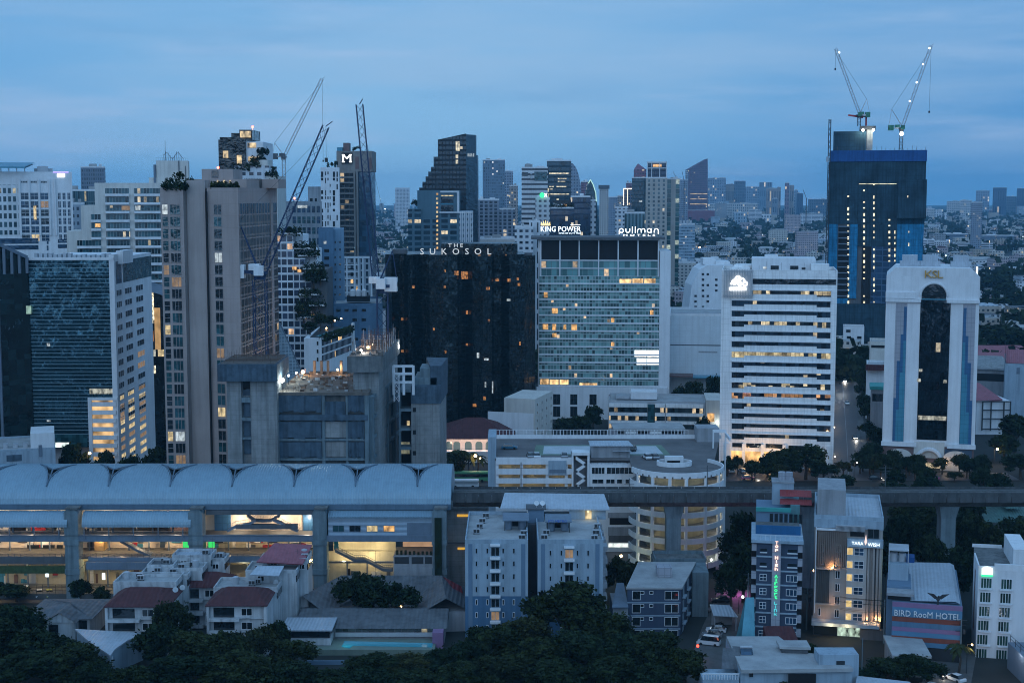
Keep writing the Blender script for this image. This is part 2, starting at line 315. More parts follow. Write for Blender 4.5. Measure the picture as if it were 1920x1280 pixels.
 # lamps
def bulb(b,p,r,m=0):
 p=Vector(p);i=len(b.v);n,k=10,6
 for a in range(k+1):
  for c in range(n):
   t=math.pi*a/k;f=2*math.pi*c/n;b.v.append((p.x+r*math.sin(t)*math.cos(f),p.y+r*math.sin(t)*math.sin(f),p.z+r*math.cos(t)))
 for a in range(k):
  for c in range(n):
   d=(c+1)%n;b.f.append((i+a*n+c,i+(a+1)*n+c,i+(a+1)*n+d,i+a*n+d));b.m.append(m)
 return b
def point(p,energy,color=(1,.8,.5),r=.3,parent=None):
 l=bpy.data.lights.new('lamp_light','POINT');l.energy=energy;l.color=color;l.shadow_soft_size=r
 o=bpy.data.objects.new('lamp_light',l);col.objects.link(o);p=Vector(p)
 if parent:o.parent=parent;p=p-ORG[parent.as_pointer()]
 o.location=p;return o
def lamp_post(p,h,label,m='e_warm',r=.35,energy=900,color=(1,.65,.3),group=None):
 t=thing('street_lamp',label,'lamp',p,group);p=Vector(p)
 MB().bar(p,p+Vector((0,0,h)),(.12,.07),n=6).bar(p+Vector((0,0,h)),p+Vector((.8,-.3,h+.2)),.05).build('pole',M['dark'],t)
 bulb(MB(),p+Vector((.8,-.4,h+.05)),r).build('lamp_head',M[m],t)
 if energy:point(p+Vector((.8,-1.0,h-.5)),energy,color,.4,t)
 return t
EX=[]
def claim(x0,x1,y0,y1):EX.append((min(x0,x1)-3,max(x0,x1)+3,min(y0,y1)-3,max(y0,y1)+3))
def free(x,y,r=0):return not any(a-r<x<b+r and c-r<y<d+r for a,b,c,d in EX)
# ground
def structure(b,name,m):
 o=b.build(name,m,org=(0,0,0));o['kind']='structure';return o
b=MB()
for i in range(-4,6):
 for j in range(0,9):b.poly([(i*1500,j*1500-1000,0),(i*1500+1500,j*1500-1000,0),(i*1500+1500,j*1500+500,0),(i*1500,j*1500+500,0)])
structure(b,'ground',M['soil'])
# helpers for plain blocks
def block(label,px0,px1,yt,Y,D,wall,name='office_block',cat='building',roof='roofdeck',par=1.0,plant=True,z0=0,group=None,roofname='roof',seed=1):
 """thing with wall and roof; returns (root, X0, X1, ztop)"""
 X0,X1,z1=xat(px0,yt,Y),xat(px1,yt,Y),zat(yt,Y);rnd=random.Random(seed+int(px0))
 t=thing(name,label,cat,((X0+X1)/2,Y,0),group);claim(X0,X1,Y,Y+D)
 MB().prism([(X0,Y),(X1,Y),(X1,Y+D),(X0,Y+D)],z0,z1-par).build('wall',wall if not isinstance(wall,str)else M[wall],t)
 b=MB();mw=1
 b.box(X0+.3,X1-.3,Y+.3,Y+D-.3,z1-par,z1-par+.05,0)
 for a in((X0,X1,Y,Y+.3),(X0,X1,Y+D-.3,Y+D),(X0,X0+.3,Y+.3,Y+D-.3),(X1-.3,X1,Y+.3,Y+D-.3)):b.box(*a,z1-par,z1,1)
 if plant:
  for k in range(rnd.randint(2,4)):
   w,d,h=(X1-X0)*rnd.uniform(.1,.3),D*rnd.uniform(.15,.35),rnd.uniform(1.2,3.5)
   x=rnd.uniform(X0+1,X1-w-1);y=rnd.uniform(Y+1.5,Y+D-d-1);b.box(x,x+w,y,y+d,z1-par+.05,z1-par+h,rnd.choice((0,1)))
 b.build(roofname,[M[roof],M['white']if isinstance(wall,str)is False else M[wall]],t);face(t)
 return t,X0,X1,z1
def side(X,Y,D,right=True):
 return((X,Y),(X,Y+D))if right else((X,Y+D),(X,Y))
 # glass-fronted hotel slab (rooftop letters)
Y=600.0
t,X0,X1,zt=block('pale hotel slab with aqua glass front, dark top band and lit rooftop letters',1009,1236,449,Y,24,'white',name='hotel_slab',plant=False,par=.4)
xs=[xat(p,470,Y)for p in(1014,1050,1086,1122.5,1159,1196,1234)]
zA,zB,zC=zat(449,Y),zat(488,Y),zat(518,Y)
for i in range(6):
 MB().box(xs[i]+.25,xs[i+1]-.25,Y-.12,Y,zB+.2,zA-.4).build('louvre_panel',M['black'],t)
b=MB()
for x in xs:b.box(x-.25,x+.25,Y-.9,Y,zC,zA-.4)
b.box(xs[0],xs[-1],Y-.5,Y,zB-.25,zB+.2);b.box(xs[0],xs[-1],Y-.5,Y,(zB+zC)/2-.2,(zB+zC)/2+.2);b.build('mullion_frame',M['white'],t)
gH=facade('aqua_curtain_wall',(.36,.43,.43),(.13,.235,.225),1.25,3.3,.86,.9,.012,(1,.6,.25),.8,gr=.09,gvar=.75)  # glass base colour brightened to stand in for reflected sky
gT=facade('aqua_top_glass',(.16,.24,.25),(.12,.25,.25),2.2,3.2,.88,.9,.06,(1,.6,.25),.9,gr=.08,gvar=.5)
MB().box(xs[0]+.25,xs[-1]-.25,Y-.1,Y,(zB+zC)/2+.2,zB-.25).build('glass_band',gT,t);MB().box(xs[0]+.25,xs[-1]-.25,Y-.1,Y,zC+.2,(zB+zC)/2-.2).build('glass_band',gT,t)
zD=zat(724,Y);n=14;xl,xr=xat(1011,600,Y),xat(1236,600,Y)
for i in range(n):
 za,zb=zC-(zC-zD)*i/n,zC-(zC-zD)*(i+1)/n
 MB().box(xl,xr,Y-1.2,Y-.2,zb+.62,za).build('glass_band',gH,t)
 MB().box(xl-.1,xr+.1,Y-1.5,Y-.2,zb,zb+.62).build('spandrel',M['white'],t)
def pane(t,px0,px1,y0,y1,Y,m,name='lit_window',dy=.3):
 MB().box(xat(px0,y0,Y),xat(px1,y0,Y),Y-dy,Y-dy+.06,zat(y1,Y),zat(y0,Y)).build(name,M[m]if isinstance(m,str)else m,t)
screenm=lit('white_lit_floor',(.95,.98,1),2.2,.35,.5)
for a in((1190,1212,656,668),(1213,1235,656,668),(1194,1212,671,683),(1213,1235,671,683)):pane(t,*a,Y-1.2,screenm,dy=.1)
gold_row=lit('golden_lounge',(1,.62,.28),1.5,.5,.15)
for a in((1162,1184,523,531),(1186,1206,522,531),(1208,1229,522,531),(1013,1029,711,721),(1031,1048,712,721),(1050,1066,712,721),(1087,1120,718,724)):pane(t,*a,Y-1.2,gold_row,dy=.1)
for a in((1018,1028,608,618),(1036,1043,608,619),(1057,1062,609,618),(1072,1082,608,619),(1035,1046,578,588),(1036,1044,625,632),(1146,1152,596,604),(1146,1152,641,650),(1219,1225,581,592),(1020,1027,548,558)):pane(t,*a,Y-1.2,'l_warm',dy=.1)
MB().box(xat(1236.5,470,Y),xat(1257,470,Y),Y-1.5,Y+22,0,zat(470,Y)).build('stair_tower',M['white'],t)
MB().box(xat(996,447,Y),xat(1246,447,Y),Y-3,Y+22,zA+.05,zA+1.1).build('roof_canopy',M['greyd'],t)
MB().box(xl-1,xat(1250,740,Y),Y-2.2,Y-1.5,0,zD-.1).build('podium',M['white'],t)
for x in(1044,1076,1112,1148,1184):
 for y0,y1 in((738,757),(761,780)):put(win_mesh(6.5*.45,zat(y0,Y)-zat(y1,Y),'greyd','g_dark',2,1),'window',t,(xl,Y-2.2),(xl+10,Y-2.2),xat(x,y0,Y)-xl,zat(y1,Y))
sg=MB();zs=zA+1.1
for x in[xat(p,440,Y)for p in range(1014,1092,8)]+[xat(p,440,Y)for p in range(1162,1240,8)]:sg.bar((x,Y+1,zs),(x,Y+1,zs+4.2),.08)
sg.build('sign_frame',M['dark'],t)
e_sign=emit('blue_white_sign',(.72,.88,1),2.4)
def sgn(txt,p0,p1,y0,y1,m,Y,t,name='sign_letters',**k):return lettering(txt,name,m,t,(xat((p0+p1)/2,y0,Y),Y),zat((y0+y1)/2,Y),zat(y0,Y)-zat(y1,Y),xat(p1,y0,Y)-xat(p0,y0,Y),**k)
sgn('KING POWER',1014,1089,424.5,434.5,e_sign,Y,t);sgn('KING OF DUTY FREE',1048,1089,436.2,438.6,e_sign,Y,t,th=.05);pane(t,1070,1088,421,422.2,Y,e_sign,'sign_line')
b=MB();cx,cz=xat(1023,420,Y),zat(423,Y)
for k in range(5):
 a=cx-1.6+.8*k;h=(1.5,1.9,2.2,1.9,1.5)[k];b.prism([(a-.42,Y-.3),(a+.42,Y-.3),(a+.42,Y-.1),(a-.42,Y-.1)],cz,cz+.7);b.bar((a,Y-.2,cz+.7),(a+(k-2)*.15,Y-.2,cz+h),(.36,.1))
b.build('crown_emblem',emit('gold_crown_light',(1,.72,.3),1.6),t)
def arc(b,c,r,a0,a1,rad,Y,n=10):
 p=[(c[0]+r*math.cos(R(a0+(a1-a0)*k/n)),Y,c[1]+r*math.sin(R(a0+(a1-a0)*k/n)))for k in range(n+1)]
 for k in range(n):b.bar(p[k],p[k+1],rad,0,6)
u=(xat(1236,430,Y)-xat(1160,430,Y))/76.0;zb=zat(436,Y);b=MB();r=3.7*u;rad=.95*u/1.3;ox=xat(1160,430,Y)
def L_(x):return ox+x*u
zc=zb+r
arc(b,(L_(5),zc),r,0,360,rad,Y-.4,16);b.bar((L_(1),Y-.4,zc),(L_(1),Y-.4,zb-3*u),rad,0,6)
arc(b,(L_(17),zc),r,180,360,rad,Y-.4);b.bar((L_(13.3),Y-.4,zc),(L_(13.3),Y-.4,zc+r),rad,0,6);b.bar((L_(20.7),Y-.4,zc),(L_(20.7),Y-.4,zc+r),rad,0,6)
for x in(25.5,31):b.bar((L_(x),Y-.4,zb-.2),(L_(x),Y-.4,zb+11*u),rad,0,6)
for x in(38.5,45.5):arc(b,(L_(x),zc),3.4*u,0,180,rad,Y-.4)
for x in(35.1,42.0,48.9):b.bar((L_(x),Y-.4,zb),(L_(x),Y-.4,zc),rad,0,6)
arc(b,(L_(57),zc),r,0,360,rad,Y-.4,16);b.bar((L_(60.8),Y-.4,zc+r),(L_(60.8),Y-.4,zb),rad,0,6)
arc(b,(L_(70),zc),r,0,180,rad,Y-.4);b.bar((L_(66.2),Y-.4,zb),(L_(66.2),Y-.4,zc),rad,0,6);b.bar((L_(73.8),Y-.4,zb-2.5*u),(L_(73.8),Y-.4,zc),rad,0,6)
b.build('sign_letters',M['e_white'],t);sgn('H O T E L S',1169,1228,439,442.6,M['e_white'],Y,t,th=.06)
# black wavy glass hotel
Y=582.0;zt=zat(477,Y)
pl=[(722,2),(735,-1),(744,2.5),(757,2),(766,-1.5),(778,0),(790,2),(803,1),(806,-2),(832,-3),(858,-2),(861,1),(874,2),(886,-1),(905,-2.5),(922,-1),(926,2),(940,2.5),(955,-1),(970,0),(984,1.5),(986,6),(1006,9)]
P=[(xat(p,560,Y),Y+d*1.7)for p,d in pl]
t=thing('hotel_tower','black faceted glass hotel with white serif letters along its roof edge','building',((P[0][0]+P[-1][0])/2,Y,0));claim(P[0][0],P[-1][0],Y,Y+34)
blk=facade('black_bronze_glass',(.008,.012,.013),(.011,.018,.019),1.5,1.75,.84,.8,.0012,(1,.5,.18),.6,wr=.25,gr=.05,gvar=.45,metal=.45,wave=.9)
MB().prism(P[:-2]+[(P[-3][0],Y+34),(P[0][0],Y+34)],0,zt).build('wall',blk,t)
MB().prism(P[-3:]+[(P[-1][0],Y+34),(P[-3][0]+.05,Y+34)],0,zat(482,Y)).build('corner_bay',blk,t)
x0,x1=xat(826,460,Y),xat(971,460,Y);MB().box(x0,x1,Y+6,Y+28,zt+.05,zat(457,Y+6)).build('penthouse',blk,t)
x0,x1=xat(735,470,Y),xat(760,470,Y);MB().box(x0,x1,Y+6,Y+16,zt+.05,zt+1.8).box(xat(985,470,Y),xat(1000,470,Y),Y+14,Y+24,zat(482,Y)+.05,zat(478,Y)).build('roof_plant',M['greyd'],t)
sm=emit('dim_white_letters',(.8,.9,1),.62)
sgn('T H E',840,868,456.5,463.5,sm,Y-1,t,spacing=1.0);sgn('S  U  K  O  S  O  L',788,921,465.5,477,sm,Y-1,t)
b=MB()
for p in range(790,922,11):x=xat(p,470,Y);b.bar((x,Y-.6,zt-.5),(x,Y-.6,zt+2.5),.06)
b.build('sign_frame',M['dark'],t)
orange=lit('orange_room',(1,.42,.12),.55,1.6,.05);face(t,.5)
def fz(p):
 for(a,da),(c,dc)in zip(pl,pl[1:]):
  if a<=p<=c:return Y+1.7*(da+(dc-da)*(p-a)/(c-a))-.15
 return Y-3
def flat_lit(a,m,name='lit_window'):
 a=(a[0]+.12*(a[1]-a[0]),a[1]-.12*(a[1]-a[0]),a[2]+.1*(a[3]-a[2]),a[3]-.1*(a[3]-a[2]));y_=min(fz(a[0]),fz(a[1]));pane(t,*a,y_,m,name,dy=.05)
for a in((850,861,507,517),(863,879,507,525),(734,739,534,541),(772,778,534,541),(831,836,535,541),(911,919,537,544),(928,937,521,528),(950,958,522,529),(970,976,530,537),(968,973,520,526),(873,878,581,590),(832,837,656,663),(752,757,595,601),(873,878,643,649),(752,758,655,661),(914,919,598,604),(832,836,505,511),(811,815,614,620),(973,977,640,648)):flat_lit(a,orange)
for a in((949,958,560,565),(908,912,715,727),(893,899,660,672),(906,917,671,676),(922,925,712,740)):flat_lit(a,'l_cool')  # tall low panes are white lamp reflections, painted as glow
for a in((905,911,742,751),(885,894,756,763)):flat_lit(a,orange)
# white office slab with ribbon windows
Y=498.0
t,X0,X1,zt=block('white panelled office slab with dark ribbon windows and glowing round logo',1354.5,1568,506,Y,26,'panel',name='office_slab',par=1.2)
wa,wb=xat(1412,528,Y),X1-.4;MB().box(wa,wb,Y-.08,Y,zat(533,Y),zat(523,Y)).build('ribbon_window',M['g_dark'],t)
rg=[facade('ribbon_glass_%s'%k,(.012,.014,.017),(.02,.035,.05)if k!='mixed' else(.03,.04,.045),1.5,4,.93,.99,p,lc,s,gr=.06,wr=.2,gvar=.8)for k,p,lc,s in(('dark',.03,(1,.8,.5),.7),('mixed',.30,(1,.82,.5),.8),('bright',.9,(1,.82,.45),.75),('amber',.4,(1,.5,.2),.9))]
kinds=[1,0,0,1,0,0,2,0,0,1,3,0,0,0,0]
for i in range(15):
 y0=545+19.25*i;z1=zat(y0,Y);h1,h2=(zat(y0,Y)-zat(y0+10.5,Y)),(zat(y0,Y)-zat(y0+6.6,Y));xa=[xat(p,y0,Y)for p in((1373,1396,1530,1555)if i else(1412,1413,1530,1556))]
 b=MB();f=Y-.08
 pts=[(xa[0],z1),(xa[0],z1-h1),(xa[1],z1-h1),(xa[1],z1-h2),(xa[2],z1-h2),(xa[2],z1-h1),(xa[3],z1-h1),(xa[3],z1)]
 for q in((0,1,h1),(1,2,h2),(2,3,h1)):b.box(xa[q[0]]+(.005 if q[0]==1 else 0),xa[q[1]]-(.005 if q[0]==1 else 0),f,Y,z1-q[2],z1)
 b.build('ribbon_window',rg[kinds[i]],t)
 MB().box(xa[0]-.2,xa[3]+.2,Y-.45,Y,z1+.03,z1+.35).build('window_hood',M['white'],t)
b=MB()
for p in range(1360,1412,3):x=xat(p,530,Y);b.box(x-.14,x+.14,Y-1.3,Y-.9,zat(558,Y),zat(506,Y))
b.box(xat(1358,530,Y),xat(1413,530,Y),Y-.9,Y-.7,zat(556,Y),zat(554,Y));b.box(xat(1358,530,Y),xat(1413,530,Y),Y-.9,Y-.7,zat(510,Y),zat(508,Y));b.build('fin_screen',M['steel'],t)
b=MB();Yl=Y-1.6
for c,r in(((1385,523),6.0),((1378,529),5.0),((1392,527),6.0),((1398,532),4.5),((1388,532),4.0)):arc(b,(xat(c[0],c[1],Y),zat(c[1],Y)),r*.155,0,360,.26,Yl,14)
b.bar((xat(1371,534,Y),Yl,zat(533,Y)),(xat(1388,534,Y),Yl,zat(521,Y)),.3,0,6);b.build('logo',M['e_white'],t)
b=MB();b.bar((xat(1369,542,Y),Y-1.4,zat(542,Y)),(xat(1400,542,Y),Y-1.4,zat(541.5,Y)),.62,0,8);b.build('sign_bar',M['e_white'],t)
x0=xat(1403,480,Y+8);MB().box(x0,xat(1521,480,Y+8),Y+8,Y+22,zt-1,zat(484,Y+8)).box(xat(1425,480,Y+10),xat(1450,480,Y+10),Y+10,Y+16,zat(484,Y+8)-.1,zat(479,Y+8)).build('penthouse',M['white'],t)
for p in((1424,1430,500,504,'l_cool'),(1438,1453,498,506,'g_dark'),(1474,1489,498,505,'g_dark'),(1495,1502,501,505,'g_dark')):pane(t,*p[:4],Y+8,p[4],'window',.1)
b=MB()
for p in range(1410,1560,14):x=xat(p,500,Y);b.bar((x,Y+6,zt-.8),(x,Y+6,zt+1+random.random()*2.5),.05)
b.build('aerial',M['dark'],t)
base=lit('amber_lobby',(1,.55,.2),1.7,.3,.15)
MB().box(xat(1372,855,Y),xat(1520,855,Y),Y-.1,Y,.3,zat(847,Y)).build('lobby_glass',base,t)
b=MB()
for p in(1366,1395,1430,1470,1510,1550):x=xat(p,840,Y);b.box(x-.6,x+.6,Y-.8,Y-.1,0,zat(833,Y))
b.build('column',M['white'],t)
for a in((1374,1394,832,840),(1400,1430,832,840),(1436,1472,832,840),(1478,1510,834,842)):pane(t,*a,Y,'g_dark','window',.1)
point((xat(1450,860,Y),Y-6,4),1300,(1,.6,.25),1,t);point((xat(1400,860,Y),Y-6,4),900,(1,.6,.25),1,t)
# white arch-topped tower
Y=490.0;zt=zat(505,Y);X0,X1=xat(1663,600,Y),xat(1831,600,Y)
t=thing('arch_tower','white office tower with tall black arched window and stepped blue side strips','building',((X0+X1)/2,Y,0));D=30;claim(X0,X1,Y,Y+D)
zb=zat(836,Y);MB().prism([(X0,Y),(X1,Y),(X1,Y+D),(X0,Y+D)],zb,zt-2.4).build('wall',M['white'],t)
b=MB();c=3.0;face(t)
b.poly([(X0,Y,zt-2.4),(X1,Y,zt-2.4),(X1-c,Y,zt+.5),(X0+c,Y,zt+.5)]);b.poly([(X0,Y+D,zt-2.4),(X0,Y,zt-2.4),(X0+c,Y,zt+.5),(X0+c,Y+D,zt+.5)]);b.poly([(X1,Y,zt-2.4),(X1,Y+D,zt-2.4),(X1-c,Y+D,zt+.5),(X1-c,Y,zt+.5)])
b.poly([(X1,Y+D,zt-2.4),(X0,Y+D,zt-2.4),(X0+c,Y+D,zt+.5),(X1-c,Y+D,zt+.5)]);b.poly([(X0+c,Y,zt+.5),(X1-c,Y,zt+.5),(X1-c,Y+D,zt+.5),(X0+c,Y+D,zt+.5)])
b.build('roof',M['white'],t)
for p in(1690,1727,1782):
 x=xat(p,495,Y+12);MB().box(x-3.4,x+3.4,Y+10,Y+17,zt+.55,zt+2.2).box(x-2.6,x+2.6,Y+11,Y+16,zt+2.2,zt+4.4).build('cooling_unit',M['tin'],t)
sgn('KSL',1735,1768,507,521,M['gold'],Y,t,spacing=.85,th=.35)
cx,cz,r=xat(1751,555,Y),zat(555,Y),32/2*.19*1.95
r=(xat(1773,555,Y)-xat(1729,555,Y))/2
b=MB();pts=[(cx+r*math.cos(math.pi*k/24),Y-.1,cz+r*math.sin(math.pi*k/24))for k in range(25)];b.poly([(cx+r,Y-.1,cz-1.5)]+pts+[(cx-r,Y-.1,cz-1.5)])
b.build('arch_window',M['g_dark'],t)
MB().box(cx-r+.1,cx+r-.1,Y-.2,Y,zat(562,Y),zat(555,Y)-.9).build('sill_glass',M['teal'],t)
g2=facade('arch_tower_black_glass',(.008,.012,.016),(.010,.018,.024),1.6,3.4,.95,.94,.012,(1,.85,.6),.45,gr=.06,wr=.12,gvar=.7,metal=.4,wave=.6)
MB().box(xat(1723,700,Y),xat(1777,700,Y),Y-.15,Y,zat(824,Y),zat(562.5,Y)).build('tall_window',g2,t)
lobl=lit('dim_white_room',(.9,.9,.75),.55,.9,.1)
for a in((1721,1727,710,716),(1768,1774,711,717),(1724,1730,692,697),(1722,1773,779,787)):pane(t,*a,Y,lobl,'lit_window',.2)
b=MB();arc(b,(cx,cz),r+.5,0,180,.45,Y-.3,20);b.box(X0-.1,cx-r-.2,Y-.8,Y,zat(567,Y),zat(561,Y));b.box(cx+r+.2,X1+.1,Y-.8,Y,zat(567,Y),zat(561,Y))
b.box(X0-.15,cx-r-2.2,Y-.5,Y,zat(560,Y),zat(551,Y)+.5);b.box(X0-.3,xat(1719,832,Y),Y-.9,Y,zat(838,Y),zat(830,Y));b.box(xat(1774,832,Y),X1+.3,Y-.9,Y,zat(838,Y),zat(830,Y));b.build('cornice',M['white'],t)
for s,(a0,a1)in((1,(1679,1700)),(-1,(1822,1800))):
 steps=[(567,1.0),(608,.75),(646,.5),(700,.30),(760,.12),(812,0)]
 xa=xat(a0,680,Y);w=(xat(a1,680,Y)-xa)
 MB().box(xa,xa+w,Y-.06,Y,zat(830,Y),zat(569,Y)).build('side_strip',M['pinkgrey'],t)
 b1,b2=MB(),MB();st=[(576,628,.72),(628,678,.5),(678,748,.22),(748,829,.02)]
 for k,(ya,yb,f0)in enumerate(st):
  b1 .box(xa+w*f0,xa+w*(f0+.25 if k==0 else.98),Y-.12,Y-.07,zat(yb,Y)+.0,zat(ya,Y))
 for k,(ya,yb,f0)in enumerate([(640,700,.74),(700,770,.5),(770,829,.26)]):b2 .box(xa+w*f0,xa+w*.97,Y-.18,Y-.13,zat(yb,Y),zat(ya,Y))
 b1 .build('blue_inlay',M['blueg'],t);b2 .build('teal_inlay',M['teal'],t)
MB().box(X0+.2,X1-.2,Y+.1,Y+D,0,zb-.02).build('base',M['brown'],t)
MB().box(xat(1664,850,Y),xat(1713,850,Y),Y-.3,Y+.1,0,zb-.8).build('brown_base',M['brown'],t);MB().box(xat(1770,850,Y),xat(1818,850,Y),Y-.3,Y+.1,0,zb-.8).build('blue_base',M['bluestone'],t)
MB().box(xat(1714,850,Y),xat(1769,850,Y),Y-.2,Y+.1,zat(858,Y),zb+1.5).build('balcony_band',M['cream'],t)
ax=xat(1741,860,Y);b=MB();arc(b,(ax,zat(862,Y)),4.0,0,180,.75,Y-1.2,16);b.box(ax-6.5,ax-3.4,Y-1.8,Y-.3,zat(868,Y),zat(860,Y));b.box(ax+3.4,ax+6.5,Y-1.8,Y-.3,zat(868,Y),zat(860,Y));b.build('entrance_arch',M['white'],t)
MB().box(ax-5,ax+5,Y-.5,Y-.3,.2,zat(866,Y)).build('entrance_glass',lit('entrance_light',(1,.8,.5),.7,.5,.03),t)
sgn('K.S.L. TOWER',1669,1700,851,854.5,M['gold'],Y-.2,t)
for c in(1692,1794):
 x=xat(c,872,Y-3);b=MB();pts=[(x+4.2*math.cos(math.pi*k/14),Y-3,4.4+2.6*math.sin(math.pi*k/14))for k in range(15)]
 b.poly(pts);b.box(x-5,x+5,Y-3,Y-.4,0,4.4);b.build('pavilion',M['cream'],t)
for p in(1778,1805):point((xat(p,880,Y-6),Y-6,3),70,(1,.75,.5),.3,t)
b=MB()
for p in(1778,1805):bulb(b,(xat(p,880,Y-4),Y-4,3.2),.35)
b.build('entrance_lamp',M['e_warm'],t)
# tower under construction wrapped in netting
Y=815.0;t=thing('unfinished_tower','tall unfinished tower wrapped in blue and grey netting','building',(xat(1640,500,Y),Y,0));D=44
face(t);fx=lambda p:xat(p,450,Y);fzz=lambda y:zat(y,Y);claim(fx(1552),fx(1731),Y,Y+D)
MB().box(fx(1556),fx(1727),Y+1,Y+D,0,fzz(286)).build('core',M['greyd'],t)
def panel(n,p0,p1,y0,y1,m,dy,th=.5):MB().box(fx(p0),fx(p1),Y+dy,Y+dy+th,fzz(y1),fzz(y0)).build(n,M[m]if isinstance(m,str)else m,t)
MB().box(fx(1554),fx(1730),Y-.5,Y+D,fzz(303),fzz(282)).build('tarpaulin_band',M['bluebright'],t)
MB().box(fx(1553),fx(1729),Y,Y+D+.3,fzz(420),fzz(303.2)).build('grey_net',M['net'],t)
MB().box(fx(1680),fx(1731),Y-2.4,Y+12,fzz(409),fzz(337)).build('grey_net',M['net'],t)
panel('blue_net',1554,1572,420.5,640,'bluenet',0);panel('blue_net',1594,1609,420.5,560,'bluenet',0);panel('blue_net',1680,1728,409.5,640,'bluenet',0)
panel('grey_net',1609,1680,420.5,462,'net',.1);panel('wall_panel',1572,1680,570,690,'net',-.2);panel('blue_net',1572,1594,560,570,'bluenet',.1)
wf=facade('blue_window_frames',(.05,.10,.17),(.015,.045,.09),4.2,3.35,.9,.8,.02,(1,.9,.6),.6,gr=.12)
panel('window_grid',1635,1680,462.5,569.5,wf,.2);panel('window_grid',1618,1634,462.5,569.5,'black',.5)
for i in range(13):
 y=424+10.9*i;MB().box(fx(1573),fx(1593.5),Y-.8,Y+.9,fzz(y+2.0),fzz(y)).build('floor_slab',M['bluesteel'],t);panel('floor_opening',1574,1593,y+2.2,y+10.5,'black',.6,.3)
le=lit('work_light',(1,.92,.62),1.5,.5,.3)
for p,w,ys in((1592,4,list(range(344,565,11))),(1621,4,list(range(344,565,11))),(1639,3.2,list(range(344,565,11))),(1667,4,list(range(344,560,11))),(1677,2.4,list(range(420,520,11))),(1702,2.6,list(range(344,500,22)))):
 for y in ys:
  if random.random()<(.45 if y<380 else.12):continue
  pane(t,p-w/2+.4,p+w/2-.4,y+.8,y+3+random.random()*4.2,Y-(2.5 if p==1702 and y<410 else.3),le,'lit_opening',.1)
pane(t,1612,1680,344.6,345.5,Y-.3,le,'lit_slab_edge',.1)
MB().box(fx(1560),fx(1620),Y+6,Y+30,fzz(286)+.05,zat(246,Y+6)).build('upper_core',M['net'],t)
MB().box(fx(1621),fx(1632),Y+6,Y+24,fzz(286)+.05,zat(243,Y+6)).build('lift_core',M['conc'],t)
MB().box(fx(1608),fx(1637),Y+4,Y+28,zat(243,Y+4),zat(236,Y+4)).build('work_platform',M['dark'],t)
b=MB();
for p in list(range(1640,1730,8))+[1562,1568,1590]:b.bar((fx(p),Y+3+random.random()*8,fzz(286)),(fx(p),Y+4,fzz(272+random.random()*8)),.12)
b.build('rebar',M['rust'],t)
b=MB()
for p in(1614,1633):bulb(b,(fx(p),Y+3,zat(244,Y+3)),.7)
b.build('floodlight',M['e_lamp'],t)
for p in(1614,1632):point((fx(p),Y+2,zat(246,Y)),1500,(.95,1,.85),.5,t)
ho=thing('construction_hoist','thin lattice hoist mast with small cabin clamped to the netted tower','hoist',(fx(1550),Y-1.5,0))
MB().lattice((fx(1550),Y-1.5,0),(fx(1550),Y-1.5,zat(224,Y)),1.1,3.5,.16).build('mast',M['dark'],ho);MB().box(fx(1546),fx(1550)-.7,Y-3,Y,zat(304,Y),zat(294,Y)).build('cabin',M['steel'],ho)
pu=thing('concrete_pump','red concrete placing boom folded on top of the netted tower','concrete pump',(fx(1628),Y+12,zat(236,Y+4)))
q=lambda p,y:(fx(p),Y+12,zat(y,Y+12))
MB().bar(q(1628,236),q(1628,219),.6).build('mast',M['red'],pu);MB().bar(q(1628,219),q(1594,216),.5).bar(q(1594,216.5),q(1622,221),.45).build('boom',M['red'],pu)
# tall brown tower on the left
Y=396.0
def bp(p,d):return(xat(p,600,Y+d),Y+d)
pl=[bp(306,0),bp(349,0),bp(349.6,2.5),bp(386,4),bp(387,9),bp(393,9),bp(393,2),bp(451,0),bp(523,42)]
t=thing('apartment_tower','tall brown apartment tower with roof gardens and a gridded flank','building',(xat(410,700,Y),Y,0));claim(pl[0][0],pl[-1][0],Y,Y+46)
zt=zat(352,Y);MB().prism(pl+[(pl[-1][0]-25,Y+62),(pl[0][0],Y+46)],0,zt).build('wall',M['beige'],t)
MB().box(xat(352,600,Y),xat(389,600,Y)-.4,Y+2.2,Y+12,0,zat(338,Y+4)).build('shaft',M['beige2'],t)
x0=xat(378,330,Y+10);MB().box(xat(354,335,Y+8),xat(462,335,Y+8),Y+8,Y+30,zt,zat(336,Y+8)).box(xat(378,320,Y+12),xat(437,320,Y+12),Y+12,Y+26,zat(336,Y+8)-.1,zat(317,Y+12)).build('roof_room',M['beige'],t)
MB().box(xat(461,340,Y+9),xat(522,340,Y+30),Y+29.5,Y+44,zt,zat(336,Y+32)).build('roof_room',M['beige'],t)
pane(t,397,409,320,333,Y+12,'g_dark','window',.2)
MB().box(xat(388,340,Y+2),xat(386.8,340,Y+2)-.1,Y+1,Y+9,5,zt-1).build('shadow_gap',M['black'],t)
fh=22.3*(396/2640.0)
nfl=int((zat(385,Y)-zat(868,Y))/fh)+1;zs0=zat(382,Y)
wins=[zs0-fh*(i+1)+.35 for i in range(nfl)]
lg=['g_dark']*10+['g_teal']*12+['l_dim','l_dim','l_yel','l_cool']
A,B_=pl[0],pl[1]
for z in wins:
 put(win_mesh(1.55,2.75,'beige',random.choice(lg),1,2),'window',t,A,B_,xat(314.5,600,Y)-A[0],z);put(win_mesh(2.75,2.75,'beige',random.choice(lg),3,1),'window',t,A,B_,xat(333,600,Y)-A[0],z)
 put(win_mesh(2.3,2.75,'beige',random.choice(lg),2,1),'window',t,pl[6],pl[7],xat(411,600,Y)-pl[6][0],z)
